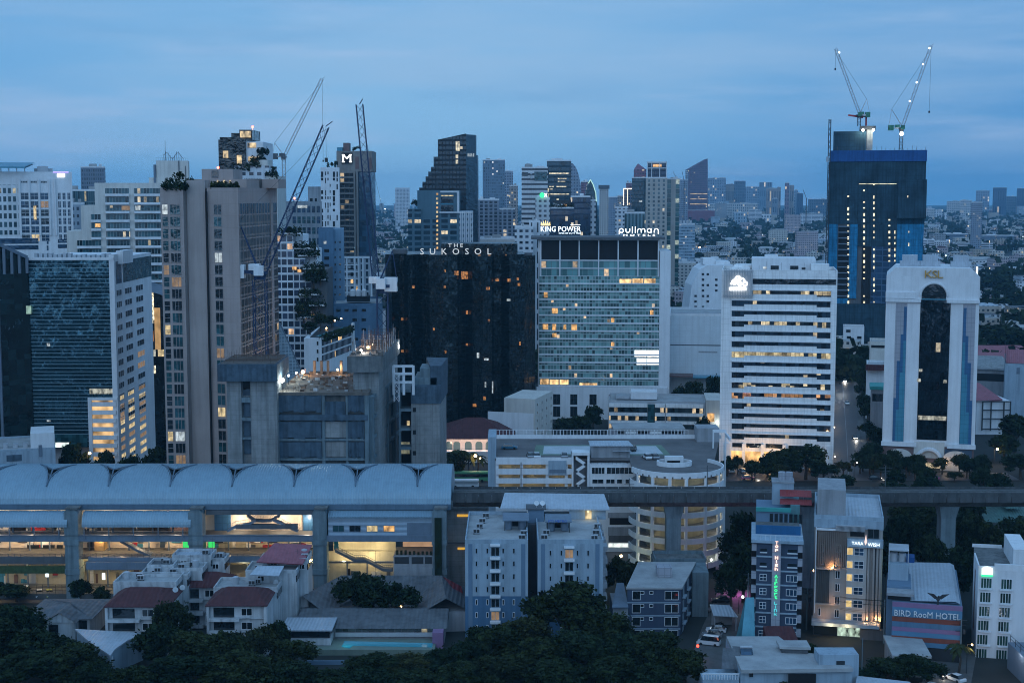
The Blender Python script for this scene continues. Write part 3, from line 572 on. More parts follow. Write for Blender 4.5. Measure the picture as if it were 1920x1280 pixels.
gridm=facade('brown_grid_flank',(.25,.21,.19),(.014,.016,.018),2.1,fh,.9,.86,.004,(1,.7,.4),.4,gr=.35,gvar=.7)
A,B_=Vector(pl[7]),Vector(pl[8]);d=(B_-A);Ln=d.length;d.normalize();nn=Vector((d.y,-d.x))
for i in range(nfl):
 za=zs0-fh*i;zb2=za-fh
 b=MB()
 b.wall(A+d*.6,A+d*(Ln*.8),.1,zb2+.45,za,0,.08);b.wall(A+d*(Ln*.86),A+d*(Ln-.3),.1,zb2+.45,za,0,.08);b.build('glazing_row',gridm if random.random()<.5 else facade('brown_grid_flank',(.30,.25,.225),(.014,.018,.022),2.1,60,.86,.999,.02,(1,.7,.4),.5,gr=.1,gvar=.8)if i==0 else gridm,t)
b=MB()
for k in range(11):b.wall(A+d*(.6+(Ln*.8-.6)*k/10),A+d*(.6+(Ln*.8-.6)*k/10+.2),.3,5,zs0,0,.16)
b.wall(A+d*(Ln*.8),A+d*(Ln*.86),.4,5,zs0+1,0,.25);b.build('fin',M['beige'],t)
pane(t,459,491,336,361,Y+29.4,'black','roof_screen',.3)
b=MB()
for p in range(459,492,3):b.box(xat(p,345,Y+29),xat(p,345,Y+29)+.18,Y+28.6,Y+28.9,zat(361,Y+29),zat(334,Y+29))
b.build('screen_slat',M['taupe'],t)
b=MB()
for p in(407,419,430):b.box(xat(p,340,Y+7.7),xat(p,340,Y+7.7)+.35,Y+7.5,Y+7.7,zat(343,Y+7.7),zat(338,Y+7.7))
b.build('garden_light',M['l_yel'],t)
b=MB();bulb(b,(xat(409,315,Y+14),Y+14,zat(314.5,Y+14)),.35);b.build('beacon',M['e_red'],t)
BROWN=(t,Y,zt)
# teal glass office on the far left
Y=450.0;X1=xat(217,600,Y);Xa=xat(57,600,Y);X0=xat(-60,600,Y);zt=zat(484,Y)
t=thing('glass_office','teal glass office with white window flank and lit parking floors','building',((X0+X1)/2,Y,0));D=46;claim(X0,X1,Y,Y+D)
cg=facade('teal_curtain_wall',(.22,.32,.36),(.035,.10,.13),9.0,1.18,1.0,.86,.0,gr=.05,wr=.4,gvar=.35,metal=.7,wave=.8)
MB().prism([(Xa,Y),(X1-.1,Y),(X1-.1,Y+6),(Xa,Y+6)],zat(838,Y),zt).build('curtain_wall',cg,t)
MB().prism([(Xa,Y+6.05),(X1,Y+6.05),(X1,Y+D),(Xa,Y+D)],0,zt).prism([(X1-1.6,Y-.3),(X1,Y-.3),(X1,Y+6.05),(X1-1.6,Y+6.05)],0,zt+1.2).build('wall',M['white'],t)
cg2=glass('dark_teal_glass',(.012,.035,.04),.05,cell=(2.6,1.6),metal=.4,wave=.05)
xb=xat(-60,600,Y-14)
b=MB();pl=[(xb,Y-14),(Xa-.1,Y-.5),(Xa-.1,Y+D),(xb,Y+D)];b.prism(pl,0,zat(512,Y)).build('faceted_wing',cg2,t)
pa,pb=Vector((xb,Y-14)),Vector((Xa-.1,Y-.5));b=MB();z0=zat(512,Y)
dd=(pb-pa);n_=8
for k in range(n_):
 p,q=pa+dd*(k/n_),pa+dd*((k+1)/n_);za,zb2=zat(428,Y-14)+(zat(482,Y)-zat(428,Y-14))*k/n_,zat(428,Y-14)+(zat(482,Y)-zat(428,Y-14))*(k+1)/n_
 b.poly([(p.x,p.y,z0),(q.x,q.y,z0),(q.x,q.y,zb2),(p.x,p.y,za)])
b.build('roof_screen',cg2,t)
b=MB()
for k in range(n_+1):
 p=pa+dd*(k/n_);za=zat(428,Y-14)+(zat(482,Y)-zat(428,Y-14))*k/n_;b.box(p.x-.4,p.x+.4,p.y-.9,p.y-.2,0 if k in(3,4)else z0,za)
b.bar((pa.x,pa.y-.5,zat(428,Y-14)),(pb.x,pb.y-.5,zat(482,Y)),.7);b.build('mullion',M['bluesteel'],t)
b=MB();b.box(Xa,X1,Y-.5,Y,zt-.6,zt+.3).build('parapet',M['white'],t)
b=MB()
for p in range(64,205,9):b.box(xat(p,478,Y+3),xat(p+6,478,Y+3),Y+3,Y+5,zt+.01,zt+.8+.7*random.random())
b.build('roof_plant',M['steel'],t)
MB().box(xat(219,480,Y+5),xat(232,480,Y+5),Y+4,Y+16,zt-2,zat(470,Y+5)).build('lift_head',M['white'],t)
S=side(X1,Y,D)
for i in range(12):
 z=zat(545,Y)-3.72*i
 for u_,w_ in((4.5,6),(15.5,8.2),(29.5,9)):put(win_mesh(w_,1.9,'white','g_dark' if random.random()>.05 else 'l_dim',3,1),'window',t,S[0],S[1],u_,z-1.9)
b=MB();b.wall((X1,Y+10),(X1,Y+D),.3,zat(533,Y),zat(491,Y),0,.08);b.build('flank_glass',M['g_teal'],t);b=MB();b.wall((X1,Y+1.5),(X1,Y+8),.3,zat(533,Y),zat(491,Y),0,.08);b.build('flank_glass',M['g_blue'],t)
pk=lit('amber_car_park',(1,.62,.28),.95,.22,.12)
xa=xat(173,760,Y)
MB().box(xat(166,760,Y),xa,Y-.8,Y,4,zat(745,Y)).box(xa,X1,Y-.7,Y,zat(745,Y)-.8,zat(745,Y)).build('parking_frame',M['white'],t)
for i in range(9):
 za=zat(746+15.6*i,Y);zb2=zat(753+15.6*i,Y);MB().box(xa+.05,X1-.5,Y-.25,Y-.05,zb2,za).build('parking_opening',pk,t);MB().box(xa+.05,X1-.5,Y-.65,Y-.26,zb2-1.35,zb2-.02).build('parapet_band',M['white'],t)
 for u_,w_ in((4.5,5.0),(15.5,7.4),(29.5,8.2)):
  if zb2>6:put(win_mesh(w_,1.5,'white','l_yel' if random.random()<.6 else 'l_dim',1,1),'parking_opening',t,S[0],S[1],u_,zb2)
MB().box(xat(92,850,Y),xat(165,850,Y),Y-.1,Y,zat(838,Y),zat(814,Y)).build('lobby_glass',M['g_teal'],t);pane(t,100,132,829,838,Y,lit('white_lobby',(.85,1,.95),1.6,.4,.2),'lobby_light',.2)
pane(t,48,60,573,588,Y-.3,lit('pale_green_room',(.6,.95,.8),.5,.8,.5),'lit_window',.9)
for a in((88,94,643,649),(88,95,787,790),(168,216,728,738)):pane(t,*a,Y,lobl if a[0]>100 else 'l_cool','lit_window',.2)
# dark glass block with sloping roof behind it
Y=520.0;t=thing('sloping_glass_block','dark glass block with sloping roof squeezed beside the brown tower','building',(xat(292,700,Y),Y,0));x0,x1=xat(255,600,Y),xat(330,600,Y);claim(x0,x1,Y,Y+30)
zl,zr=zat(538,Y),zat(563,Y);b=MB()
gg=glass('dark_mirror_glass',(.015,.02,.02),.04,cell=(1.6,1.8),metal=.5,wave=.09,var=.8)
b.poly([(x0,Y,0),(x1,Y,0),(x1,Y,zr),(x0,Y,zl)]);b.poly([(x1,Y,0),(x1,Y+30,0),(x1,Y+30,zr),(x1,Y,zr)]);b.poly([(x0,Y+30,0),(x0,Y,0),(x0,Y,zl),(x0,Y+30,zl)]);b.poly([(x1,Y+30,0),(x0,Y+30,0),(x0,Y+30,zl),(x1,Y+30,zr)]);b.build('wall',gg,t)
MB().poly([(x0-.5,Y-.5,zl+.3),(x1+.5,Y-.5,zr+.3),(x1+.5,Y+30,zr+.3),(x0-.5,Y+30,zl+.3)]).build('roof',M['bluesteel'],t)
for a,m in(((289,300,577,655),lit('amber_stairwell',(1,.6,.25),.5,.4,.5)),((283,292,655,668),lobl),((296,310,655,668),'l_yel'),((272,279,765,778),orange),((268,280,565,577),lit('dull_orange_room',(1,.4,.15),.4,.5,.2)),((278,288,620,640),lit('dull_orange_room',(1,.4,.15),.4,.5,.1))):pane(t,*a,Y,m,'lit_window',.1)
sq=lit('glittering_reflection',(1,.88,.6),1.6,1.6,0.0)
for a in((277,288,548,606),(277,284,690,700),(282,292,685,700),(271,280,712,722)):pane(t,*a,Y,sq,'painted_reflection',.1)  # glowing panes painted in as light reflected by the glass
# concrete building site beside the brown tower
Y=376.0;t=thing('concrete_shell','raw concrete building shell with tarpaulins and floodlit top deck','building',(xat(600,800,Y),Y,0))
x=lambda p,d=0:xat(p,780,Y+d);claim(x(412),x(760,20),Y-4,Y+75)
jf=zat(713,Y);b=MB();b.box(x(426),x(453),Y,Y+16,0,jf).box(x(470),x(520),Y,Y+16,0,jf).box(x(453),x(470),Y+1.6,Y+16,0,jf);b.build('lift_core',M['conc'],t)
b=MB()
for y0,y1 in((745,755),(783,789),(820,824)):b.box(x(453)+.02,x(470)-.02,Y+.2,Y+1.6,zat(y1,Y),zat(y0,Y))
b.build('lintel',M['concp'],t)
for y0,y1,m in((716,730,'black'),(731,742,'tarp'),(756,782,'tarp'),(790,819,'tarp'),(825,852,'tarp')):MB().box(x(455),x(469),Y+1.2,Y+1.58,zat(y1,Y),zat(y0,Y)).build('opening_cover',M[m],t)
b=MB();b.box(x(412),x(523),Y-2,Y+18,jf+.02,zat(683,Y-2));b.build('climbing_formwork',M['tarp'],t)
zt=zat(683,Y-2);b=MB();random.seed(3)
for k in range(34):
 p=415+3.2*k;yy=Y-1+random.random()*17;xx=xat(p,680,yy);b.bar((xx,yy,zt),(xx+random.uniform(-.2,.2),yy,zt+random.uniform(.6,3.2)),.05)
for k in range(6):b.bar((xat(418,680,Y),Y+3*k,zt+.6),(xat(520,680,Y),Y+3*k,zt+.6),.12)
b.build('rebar',M['rust'],t)
b=MB();b.box(x(416),x(519),Y-1,Y+17,zt,zt+.15);b.build('work_deck',M['wood'],t)
zd=zat(735,Y+3);Yf=Y+3;xx=lambda p:xat(p,790,Yf)
MB().box(xx(519),xx(692),Yf+1.2,Yf+42,0,zd-.8).build('wall',M['conc_d'],t)
MB().box(xx(518),xx(692),Yf-.6,Yf+42,zd-.78,zd).build('top_deck',M['wood'],t)
for i,(y0,y1)in enumerate(((777,787),(822,826),(858,863))):MB().box(xx(519),xx(690),Yf-(.7 if i==0 else.3),Yf+1.18,zat(y1,Yf),zat(y0,Yf)).build('floor_edge',M['tarp' if i==0 else 'concp'],t)
for p0,p1 in((520,603),(610,648),(653,683)):
 for k,(y0,y1)in enumerate(((740,771),(790,821),(828,857))):
  if p0==610 and k>0:MB().box(xx(p0-3),xx(p1+2),Yf+.2,Yf+1.15,zat(y1,Yf)+.05,zat(y0,Yf)).build('block_infill',M['conc'],t);continue
  if p0==610:y0,y1=752,788
  b=MB();n=8
  for j in range(n):
   a,c=xx(p0)+(xx(p1)-xx(p0))*j/n,xx(p0)+(xx(p1)-xx(p0))*(j+1)/n;d0,d1=.25*math.sin(j*2.1),.25*math.sin((j+1)*2.1);zb=zat(y1,Yf)+.25*math.sin(j*1.7+p0)
   b.poly([(a,Yf-.4+d0,zb),(c,Yf-.4+d1,zb),(c,Yf-.4+d1,zat(y0,Yf)),(a,Yf-.4+d0,zat(y0,Yf))])
  b.build('tarpaulin',M['tarp'],t)
b=MB();b.box(xx(603.5),xx(609.5),Yf-.2,Yf+1.2,0,zd-.8).box(xx(648.5),xx(652.5),Yf-.2,Yf+1.2,0,zd-.8).box(xx(684),xx(692),Yf-.5,Yf+1.2,0,zd-.8);b.build('column',M['concp'],t)
b=MB();random.seed(5)
for k in range(90):
 xa=random.uniform(xx(522),xx(655));ya=random.uniform(Yf+1,Yf+40);w,d,h=random.uniform(.2,1.4),random.uniform(.1,.7),random.uniform(.1,.8);b.box(xa,xa+w,ya,ya+d,zd,zd+h,random.randint(0,2))
for k in range(60):
 xa=random.uniform(xx(522),xx(690));ya=random.choice((Yf+random.random(),random.uniform(Yf+20,Yf+40)));b.bar((xa,ya,zd),(xa,ya,zd+random.uniform(.6,2.2)),.04,1)
b.build('deck_clutter',[M['wood'],M['rust'],M['steel']],t)
b=MB()
for p in(590,603,615,640):xa=xat(p,690,Yf+38);b.box(xa-.35,xa+.35,Yf+37.6,Yf+38.4,zd,zat(676,Yf+38))
b.build('column_starter',M['wood'],t)
MB().box(xat(580,680,Yf+39),xat(652,680,Yf+39),Yf+39,Yf+41,zd,zat(697,Yf+39)).build('back_parapet',M['wood'],t)
c0,c1,c2=Vector((xat(663,780,Y+8),Y+8)),Vector((xat(711,780,Y+10),Y+10)),Vector((xat(746,780,Y+52),Y+52))
zc=zat(697,Y+8);MB().prism([c0,c1,c2,c2+(c0-c1)],0,zc).build('lift_core',M['conc'],t)
e0,e1,e2=Vector((xat(651,690,Y+6),Y+6)),Vector((xat(718,690,Y+8),Y+8)),Vector((xat(750,690,Y+54),Y+54))
MB().prism([e0,e1,e2,e2+(e0-e1)],zc+.02,zat(669,Y+6)).build('climbing_formwork',M['conc_d'],t);ztop=zat(669,Y+6)
b=MB();random.seed(8)
for k in range(130):
 u_,v_=random.random(),random.random();p=e0+(e1-e0)*u_+(e2-e1)*v_;h=random.uniform(2.5,5)if 8<k%40<36 else 1.5;b.bar((p.x,p.y,ztop),(p.x+random.uniform(-.3,.3),p.y,ztop+h),.06,0 if k%3 else 1)
for k in range(10):
 p=e0+(e1-e0)*.2+(e2-e1)*(k/10);q=e0+(e1-e0)*.95+(e2-e1)*(k/10);b.bar((p.x,p.y,ztop+3.6),(q.x,q.y,ztop+3.6),.05);b.bar((p.x,p.y,ztop+1.8),(q.x,q.y,ztop+1.8),.05)
b.build('rebar',[M['rust'],M['steel']],t)
b=MB();b.prism([e0+(e1-e0)*.04,e0+(e1-e0)*.96,e0+(e1-e0)*.96+(e2-e1)*.97,e0+(e1-e0)*.04+(e2-e1)*.97],ztop,ztop+.12)
for k in range(40):p=e0+(e1-e0)*random.random()*.9+(e2-e1)*random.random()*.9;b.box(p.x,p.x+random.uniform(.3,1.6),p.y,p.y+.8,ztop+.12,ztop+random.uniform(.3,1.0))
b.build('work_deck',M['wood'],t)
fa,fb=Vector((xat(692,800,Y+4),Y+4)),Vector((xat(747,800,Y+50),Y+50));dd=(fb-fa).normalized();Ln=(fb-fa).length
b=MB()
for k in range(5):b.wall(fa+dd*(Ln*k/4-.1),fa+dd*(Ln*k/4+1.4),1.2,0,zat(740,Y+8),0,1.2)
b.build('flank_column',M['concp'],t)
for i in range(4):
 z=zat(742+38*i,Y+4)
 b=MB();b.wall(fa,fb,1.0,z-.9,z-.1,0,1.0);b.build('floor_edge',M['concp'],t)
 if i<3:b=MB();b.wall(fa+dd*.5,fb,.2,z-5.0,z-.9,0,.4);b.build('tarpaulin',M['tarp'],t)
Y3=398.0;g0,g1,g2=Vector((xat(771,780,Y3),Y3)),Vector((xat(824,780,Y3),Y3)),Vector((xat(837,780,Y3+22),Y3+22))
MB().prism([g0,g1,g2,g2+(g0-g1)],0,zat(724,Y3)).build('rear_core',M['conc'],t)
h=Vector((0,-.4));MB().prism([g0+h,g1+h+Vector((.4,0)),g2+Vector((.4,0)),g2+(g0-g1)],zat(756,Y3),zat(723,Y3)).build('tarpaulin',M['tarp'],t)
MB().box(xat(776,715,Y3),xat(818,715,Y3),Y3+2,Y3+16,zat(723,Y3),zat(708,Y3+2)).box(xat(786,700,Y3),xat(806,700,Y3),Y3+3,Y3+14,zat(708,Y3+2),zat(690,Y3+3)).build('core_head',M['concp'],t)
MB().prism([Vector((xat(806,700,Y3),Y3+2)),Vector((xat(826,700,Y3),Y3+2)),g2+Vector((.5,0)),g2+Vector((-6,2))],zat(723,Y3)+.01,zat(685,Y3+3)).build('core_head',M['tarp'],t)
for yy in(764,806,845):pane(t,774,780,yy,yy+8,Y3,'black','opening',.08)
b=MB()
for i in range(5):
 zz=zat(730+36*i,Y3);b.box(xat(749,780,Y3),xat(771,780,Y3)-.05,Y3-.5,Y3+14,zz-.7,zz)
b.box(xat(748,780,Y3),xat(751,780,Y3),Y3-.6,Y3+.4,0,zat(728,Y3));b.build('open_floor',M['concp'],t)
MB().box(xat(750,780,Y3),xat(771,780,Y3)-.1,Y3+5,Y3+6,0,zat(732,Y3)).build('void_wall',M['black'],t)
pane(t,763,768,788,802,Y3+5,'l_yel','lit_opening',.3);pane(t,752,768,828,850,Y3+5,lit('dim_site_room',(.8,.8,.55),.28,.6,.1),'lit_opening',.3)
sf=thing('steel_frame','white steel formwork frame standing behind the concrete shell','scaffold',(xat(757,720,396),396,zat(735,396)));b=MB()
for p in(738,757,775):xa=xat(p,700,396);b.box(xa-.35,xa+.35,395.7,396.3,zat(740,396),zat(685,396))
for y in(686,700,716):b.box(xat(738,700,396),xat(775,700,396),395.5,395.69,zat(y,396)-.35,zat(y,396)+.35)
b.build('frame',M['white'],sf);MB().lattice((xat(744,740,395),394.5,zat(752,395)),(xat(744,740,395),394.5,zat(703,395)),1.4,1.6,.13).build('ladder_frame',M['white'],sf)
def flood(px,py,Y_,r,m,en,colr,zb,lab):
 p=Vector((xat(px,py,Y_),Y_,zat(py,Y_)));f=thing('floodlight',lab,'floodlight',(p.x,p.y,zb));MB().bar((p.x,p.y,zb),p,.08).bar((p.x-.5,p.y,zb),(p.x+.5,p.y,zb),.08).build('stand',M['dark'],f)
 b=MB();bulb(b,p,r);b.build('lamp_head',M[m],f);point(p+Vector((.4,.8,.5)),en,colr,r+.1,f)
flood(529,713,Yf+.5,.62,'e_lamp',1500,(.85,1,.95),zd,'brightest white floodlight on the front corner of the concrete deck')
flood(541,704,Yf+16,.3,'e_lamp',700,(.85,1,.95),zd,'small white floodlight behind the brightest one on the deck edge');flood(555,699,Yf+26,.26,'e_lamp',600,(.85,1,.95),zd,'farthest small white floodlight along the deck edge')
flood(568,697,Yf+34,.55,'e_warm',1100,(1,.55,.22),zd,'orange floodlight on the rear edge of the concrete deck');flood(633,693,Yf+36,.3,'e_warm',450,(1,.62,.3),zd,'small orange lamp beside the column starters on the deck')
flood(745,650,Y+50,.7,'e_lamp',1500,(.9,1,.98),ztop,'large white floodlight above the right corner of the high core');flood(677,657,Y+14,.34,'e_lamp',1300,(1,.95,.85),ztop,'white floodlight among the rebar on the high core');flood(690,651,Y+26,.4,'e_warm',800,(1,.6,.3),ztop,'orange floodlight among the rebar on the high core')
flood(735,659,Y+40,.22,'e_lamp',700,(1,.95,.85),ztop,'tiny white lamp near the rim of the high core')
# tower cranes
def crane(label,Y,mast,foot,tip,apex,counter,m,zbase,w=1.5,ballast=None,hook=None,jm=None,lights=(),cab=True,r=.09,stay=True,rope_r=.045,mw=None):
 P_=lambda q,dy=0:Vector((xat(q[0],q[1],Y),Y+dy,zat(q[1],Y)))
 top=P_(mast);t=thing('tower_crane',label,'crane',(top.x,Y,zbase))
 mw=mw or w;MB().lattice((top.x,Y,zbase),top,mw,mw*1.0,r).build('mast',M[m],t)
 f,e,a,c=P_(foot),P_(tip),P_(apex),P_(counter)
 MB().cyl((top.x,Y),w*.8,top.z,top.z+w*.7,0,10).box(top.x-w,top.x+w,Y-w*.8,Y+w*.8,top.z+w*.7,top.z+w*1.1).build('slewing_ring',M[m],t)
 MB().lattice(f,e,w*.85,w*1.1,r*.8).bar(e,e+(e-f).normalized()*w*.9+Vector((w*.5,0,-w*.2)),r).build('jib',M[jm or m],t)
 s=1 if c.x>top.x else-1
 b=MB();b.box(top.x,c.x,Y-w*.6,Y+w*.6,top.z+w*.8,top.z+w*1.25);b.bar((c.x,Y,top.z+w*1.2),a,r);b.build('counter_jib',M[jm or m],t)
 MB().box(c.x-s*w*1.6,c.x,Y-w*.7,Y+w*.7,top.z+w*.2,top.z+w*2.0).box(c.x-s*w*3.6,c.x-s*w*2.2,Y-w*.7,Y+w*.7,top.z+w*1.25,top.z+w*2.1).build('counterweight',M[ballast or m],t)
 MB().bar(f+Vector((0,-w*.5,0)),a,r*1.2).bar(f+Vector((0,w*.5,0)),a,r*1.2).build('a_frame',M[jm or m],t)
 if stay:MB().bar(a,f+(e-f)*.93,rope_r).build('stay_rope',M['dark'],t)
 if hook:h=P_(hook);MB().bar(e,(e.x+.01,Y,h.z),rope_r).box(e.x-.4,e.x+.4,Y-.4,Y+.4,h.z-1.2,h.z).build('hoist_rope',M['dark'],t)
 if cab:MB().box(top.x+s*-.2-w*.6,top.x-s*.2+w*.6,Y-w*1.7,Y-w*.7,top.z+w*.6,top.z+w*1.9).build('cab',M[ballast or m],t)
 for q in lights:b=MB();bulb(b,P_(q,-.8),.55 if Y>700 else.3);b.build('jib_lamp',M['e_white' if Y>700 else 'e_red'],t)
 return t
crane('dark blue luffing crane rising in front of the brown tower',398.0,(487,524),(490,519),(611,237),(448,415),(437,520),'craneblue',zd,2.1,'white',(605,296),lights=((553,372),),r=.16,mw=3.4)
crane('dark blue luffing crane beside the tower with letter M',420.0,(717,549),(706,540),(674,196),(736,470),(745,545),'craneblue',ztop,2.3,'white',None,r=.17,mw=3.2)
crane('slim pale red and white crane far behind the roof gardens',900.0,(532,300),(533,293),(604,148),(515,268),(511,298),'cranew',0,2.0,'greyd',(604,300),r=.16,rope_r=.09,jm='cranew')
crane('pale green crane leaning left on top of the netted tower',825.0,(1611,221),(1612,214),(1567,92),(1625,186),(1631,214),'dark',zat(236,819),1.6,'craneg',(1566,128),jm='steel',lights=((1573,99),),r=.14,rope_r=.07)
crane('pale green crane leaning right on top of the netted tower',822.0,(1690,246),(1692,238),(1746,86),(1672,205),(1666,240),'dark',zat(286,815),1.7,'craneg',(1747,208),jm='steel',lights=((1742,91),(1730,121),(1718,155),(1705,190)),r=.14,rope_r=.07)
b=MB();bulb(b,(xat(1690,251,820),819,zat(251,820)),1.1);tag(b.build('floodlight',M['e_lamp']),'bright white floodlight on the mast of the right-leaning crane','floodlight')
# railway station with vaulted roof
Y=330.0;XL,XR=xat(-60,930,Y),xat(845,930,Y);st=thing('railway_station','elevated railway station under a long ribbed vault roof with notches','station',((XL+XR)/2,Y,0));claim(XL,XR+10,Y-6,Y+26)
ze,zr=zat(945,Y+1),zat(872.5,Y+11.5)
def vp(xq,s):
 a=math.pi/2*(1-s)*.97;return Vector((xq,Y+12.5-11.7*math.sin(a)/math.sin(math.pi/2*.97),ze+(zr-ze)*(math.cos(a)-math.cos(math.pi/2*.97))/(1-math.cos(math.pi/2*.97))))
nts=[xat(100+114.2*k,900,Y+8)for k in range(-1,7)];s0=.34;hw=4.1
def wid(s):return 0.0 if s<=s0 or s>1 else hw*((s-s0)/(1-s0))**2.2
edges=[XL]+nts+[XR]
rows=[0,.12,.24,.36,.46,.55,.64,.72,.79,.85,.9,.95,1.0,1.0005,1.25,1.5,1.75,2.0]
for k in range(len(edges)-1):
 b=MB();xa,xb=edges[k],edges[k+1];la,lb=k>0,k<len(edges)-2;n=24;g=[]
 for s in rows:
  w_=wid(s);a=xa+(w_ if la else 0);c=xb-(w_ if lb else 0);g.append([vp(a+(c-a)*i/n,s)+Vector((0,0,.12*math.sin(math.pi*i/n)*(min(s,2-s))))for i in range(n+1)])
 for r_ in range(len(rows)-1):
  for i in range(n):b.poly([g[r_][i],g[r_][i+1],g[r_+1][i+1],g[r_+1][i]])
 b.build('roof_vault',M['vault'],st,smooth=False)
ng=glass('notch_glass',(.03,.04,.045),.1)
for xn in nts:
 b=MB();rs=[s for s in rows if s0<=s<=1]
 for a,c in zip(rs,rs[1:]):b.poly([vp(xn-wid(a)-.02,a)-Vector((0,-.7,.6)),vp(xn+wid(a)+.02,a)-Vector((0,-.7,.6)),vp(xn+wid(c)+.02,c)-Vector((0,-.7,.6)),vp(xn-wid(c)-.02,c)-Vector((0,-.7,.6))])
 gl=b.build('roof_notch',ng,st)
 b=MB();tp=vp(xn,.74)+Vector((0,0,.35));l_,r_=vp(xn-hw-.3,1)+Vector((0,0,.1)),vp(xn+hw+.3,1)+Vector((0,0,.1));lm,rm=vp(xn-hw*.78,.95)+Vector((0,0,.15)),vp(xn+hw*.78,.95)+Vector((0,0,.15));ln_,rn_=vp(xn-hw*.47,.88)+Vector((0,0,.2)),vp(xn+hw*.47,.88)+Vector((0,0,.2))
 b.poly([tp,rn_,rm,r_,l_,lm,ln_]);b.build('notch_canopy',M['vault'],st)
 b=MB()
 for sgn_ in(-1,1):
  ps=[vp(xn+sgn_*wid(s),s)+Vector((0,-.1,.12))for s in rs]
  for p,q in zip(ps,ps[1:]):b.bar(p,q,.16)
 b.bar(tp+Vector((0,-.2,0)),vp(xn,s0+.05)+Vector((0,.3,-.3)),.18);b.bar(l_,tp,.2);b.bar(r_,tp,.2);b.build('notch_rim',M['vaultd'],st)
MB().box(XL,XR,Y+.2,Y+2.0,zat(956,Y),ze+.1).build('gutter',M['vaultd'],st)
b=MB();pts=[(vp(XR,s).y,vp(XR,s).z)for s in rows];b.poly([(XR,y_,z_)for y_,z_ in pts]);b.build('gable_end',M['vault'],st)
for p in(140,371,602,825):
 c=xat(p,1030,Y);b=MB();b.box(c-1.6,c+1.6,Y-2.2,Y+1.4,0,zat(1072,Y)).box(c-1.75,c+1.75,Y-2.4,Y+1.5,zat(1072,Y),zat(1062,Y)).box(c-1.6,c+1.6,Y-2.2,Y+1.4,zat(1062,Y),zat(1017,Y)).box(c-1.8,c+1.8,Y-2.5,Y+1.6,zat(1017,Y),zat(1008,Y)).box(c-1.65,c+1.65,Y-2.2,Y+1.4,zat(1008,Y),zat(966,Y))
 pf=[(c-1.65,zat(966,Y)),(c+1.65,zat(966,Y)),(c+1.65,zat(957,Y)),(c+1.0,zat(951,Y)),(c-1.0,zat(951,Y)),(c-1.65,zat(957,Y))]
 b.poly([(a,Y-2.2,z)for a,z in pf]);b.poly([(a,Y+1.4,z)for a,z in pf[::-1]])
 for q in range(6):(a,z),(a2,z2)=pf[q],pf[(q+1)%6];b.poly([(a,Y+1.4,z),(a2,Y+1.4,z2),(a2,Y-2.2,z2),(a,Y-2.2,z)][::-1])
 b.build('pier',M['concp'],st)
 MB().box(c-1.2,c+1.9,Y-2.6,Y+1.8,zat(950,Y),zat(947.5,Y)).build('pier_cap',M['conc_d'],st)
def lower_vault(p0,p1):
 a,c=xat(p0,970,Y-2),xat(p1,970,Y-2);b=MB();n=8;zt_,zb_=zat(957,Y),zat(988,Y-2.6)
 pr=[(Y+.1-2.7*math.sin(math.pi/2*k/n),zb_+(zt_-zb_)*math.cos(math.pi/2*k/n))for k in range(n+1)]
 m_=max(1,int((c-a)/6))
 for(y0,z0),(y1,z1)in zip(pr,pr[1:]):b.poly([(a,y1,z1),(c,y1,z1),(c,y0,z0),(a,y0,z0)])
 b.build('lower_vault',M['vault'],st)
lower_vault(-60,126);lower_vault(154,358)
sx=lambda p:xat(p,1000,Y)
x0,x1=sx(617),sx(818);b=MB();b.poly([(x0,Y-1.8,zat(968,Y-1.8)),(x1,Y-1.8,zat(968,Y-1.8)),(x1,Y+.3,zat(957,Y)),(x0,Y+.3,zat(957,Y))]);b.box(x0,x1,Y-2.0,Y-1.8,zat(971,Y-2),zat(968,Y-2));b.build('wing_roof',M['vault'],st)
MB().box(x0,x1,Y-1.4,Y+10,zat(1004,Y-1.4),zat(971,Y-1.4)).build('wing_wall',mat('banded_blue_panel',(.30,.38,.46),.55,.08,.2,.1,ribs=-1.25),st)
for p,m in((636,'g_teal'),(667,'g_dark'),(699,'l_yel'),(730.5,'l_warm')):put(win_mesh(2.6,1.45,'bluesteel',m,2,1),'window',st,(x0,Y-1.4),(x1,Y-1.4),sx(p)-x0,zat(996,Y-1.4))
MB().box(sx(764),sx(810),Y-1.5,Y-1.39,zat(1002,Y),zat(977,Y)).build('louvre_panel',M['bluesteel'],st)
b=MB();b.box(XL,sx(818),Y-2.0,Y-.6,zat(1015,Y-2),zat(1004.2,Y-2));b.build('concourse_beam',M['bluesteel'],st)
b=MB();b.box(XL,sx(590),Y-2.2,Y-2.02,zat(1004,Y-2),zat(1003,Y-2));
for p in list(range(-22,128,46))+list(range(163,360,46)):b.box(sx(p)-.1,sx(p)+.1,Y-2.3,Y-2.05,zat(1010,Y-2),zat(988,Y-2))
for y_ in(996,1000):b.bar((XL,Y-2.15,zat(y_,Y-2)),(sx(358),Y-2.15,zat(y_,Y-2)),.05)
b.build('railing',M['bluesteel'],st)
MB().box(sx(386),sx(590),Y+.2,Y+1.4,zat(965,Y),zat(957,Y)).build('lintel_beam',M['greyd'],st)
MB().box(XL,XR-2,Y-.6,Y+18,zat(1013,Y),zat(1008,Y)).build('concourse_floor',M['pave'],st)
cw=mat('cream_station_wall',(.62,.53,.43),.7,.08,.3,.1);cw2=mat('buff_station_wall',(.50,.44,.32),.8,.12,.3,.15)
MB().box(XL,sx(600),Y+8,Y+8.4,zat(1010,Y),zat(958,Y)+.3).build('concourse_wall',cw,st)
random.seed(11)
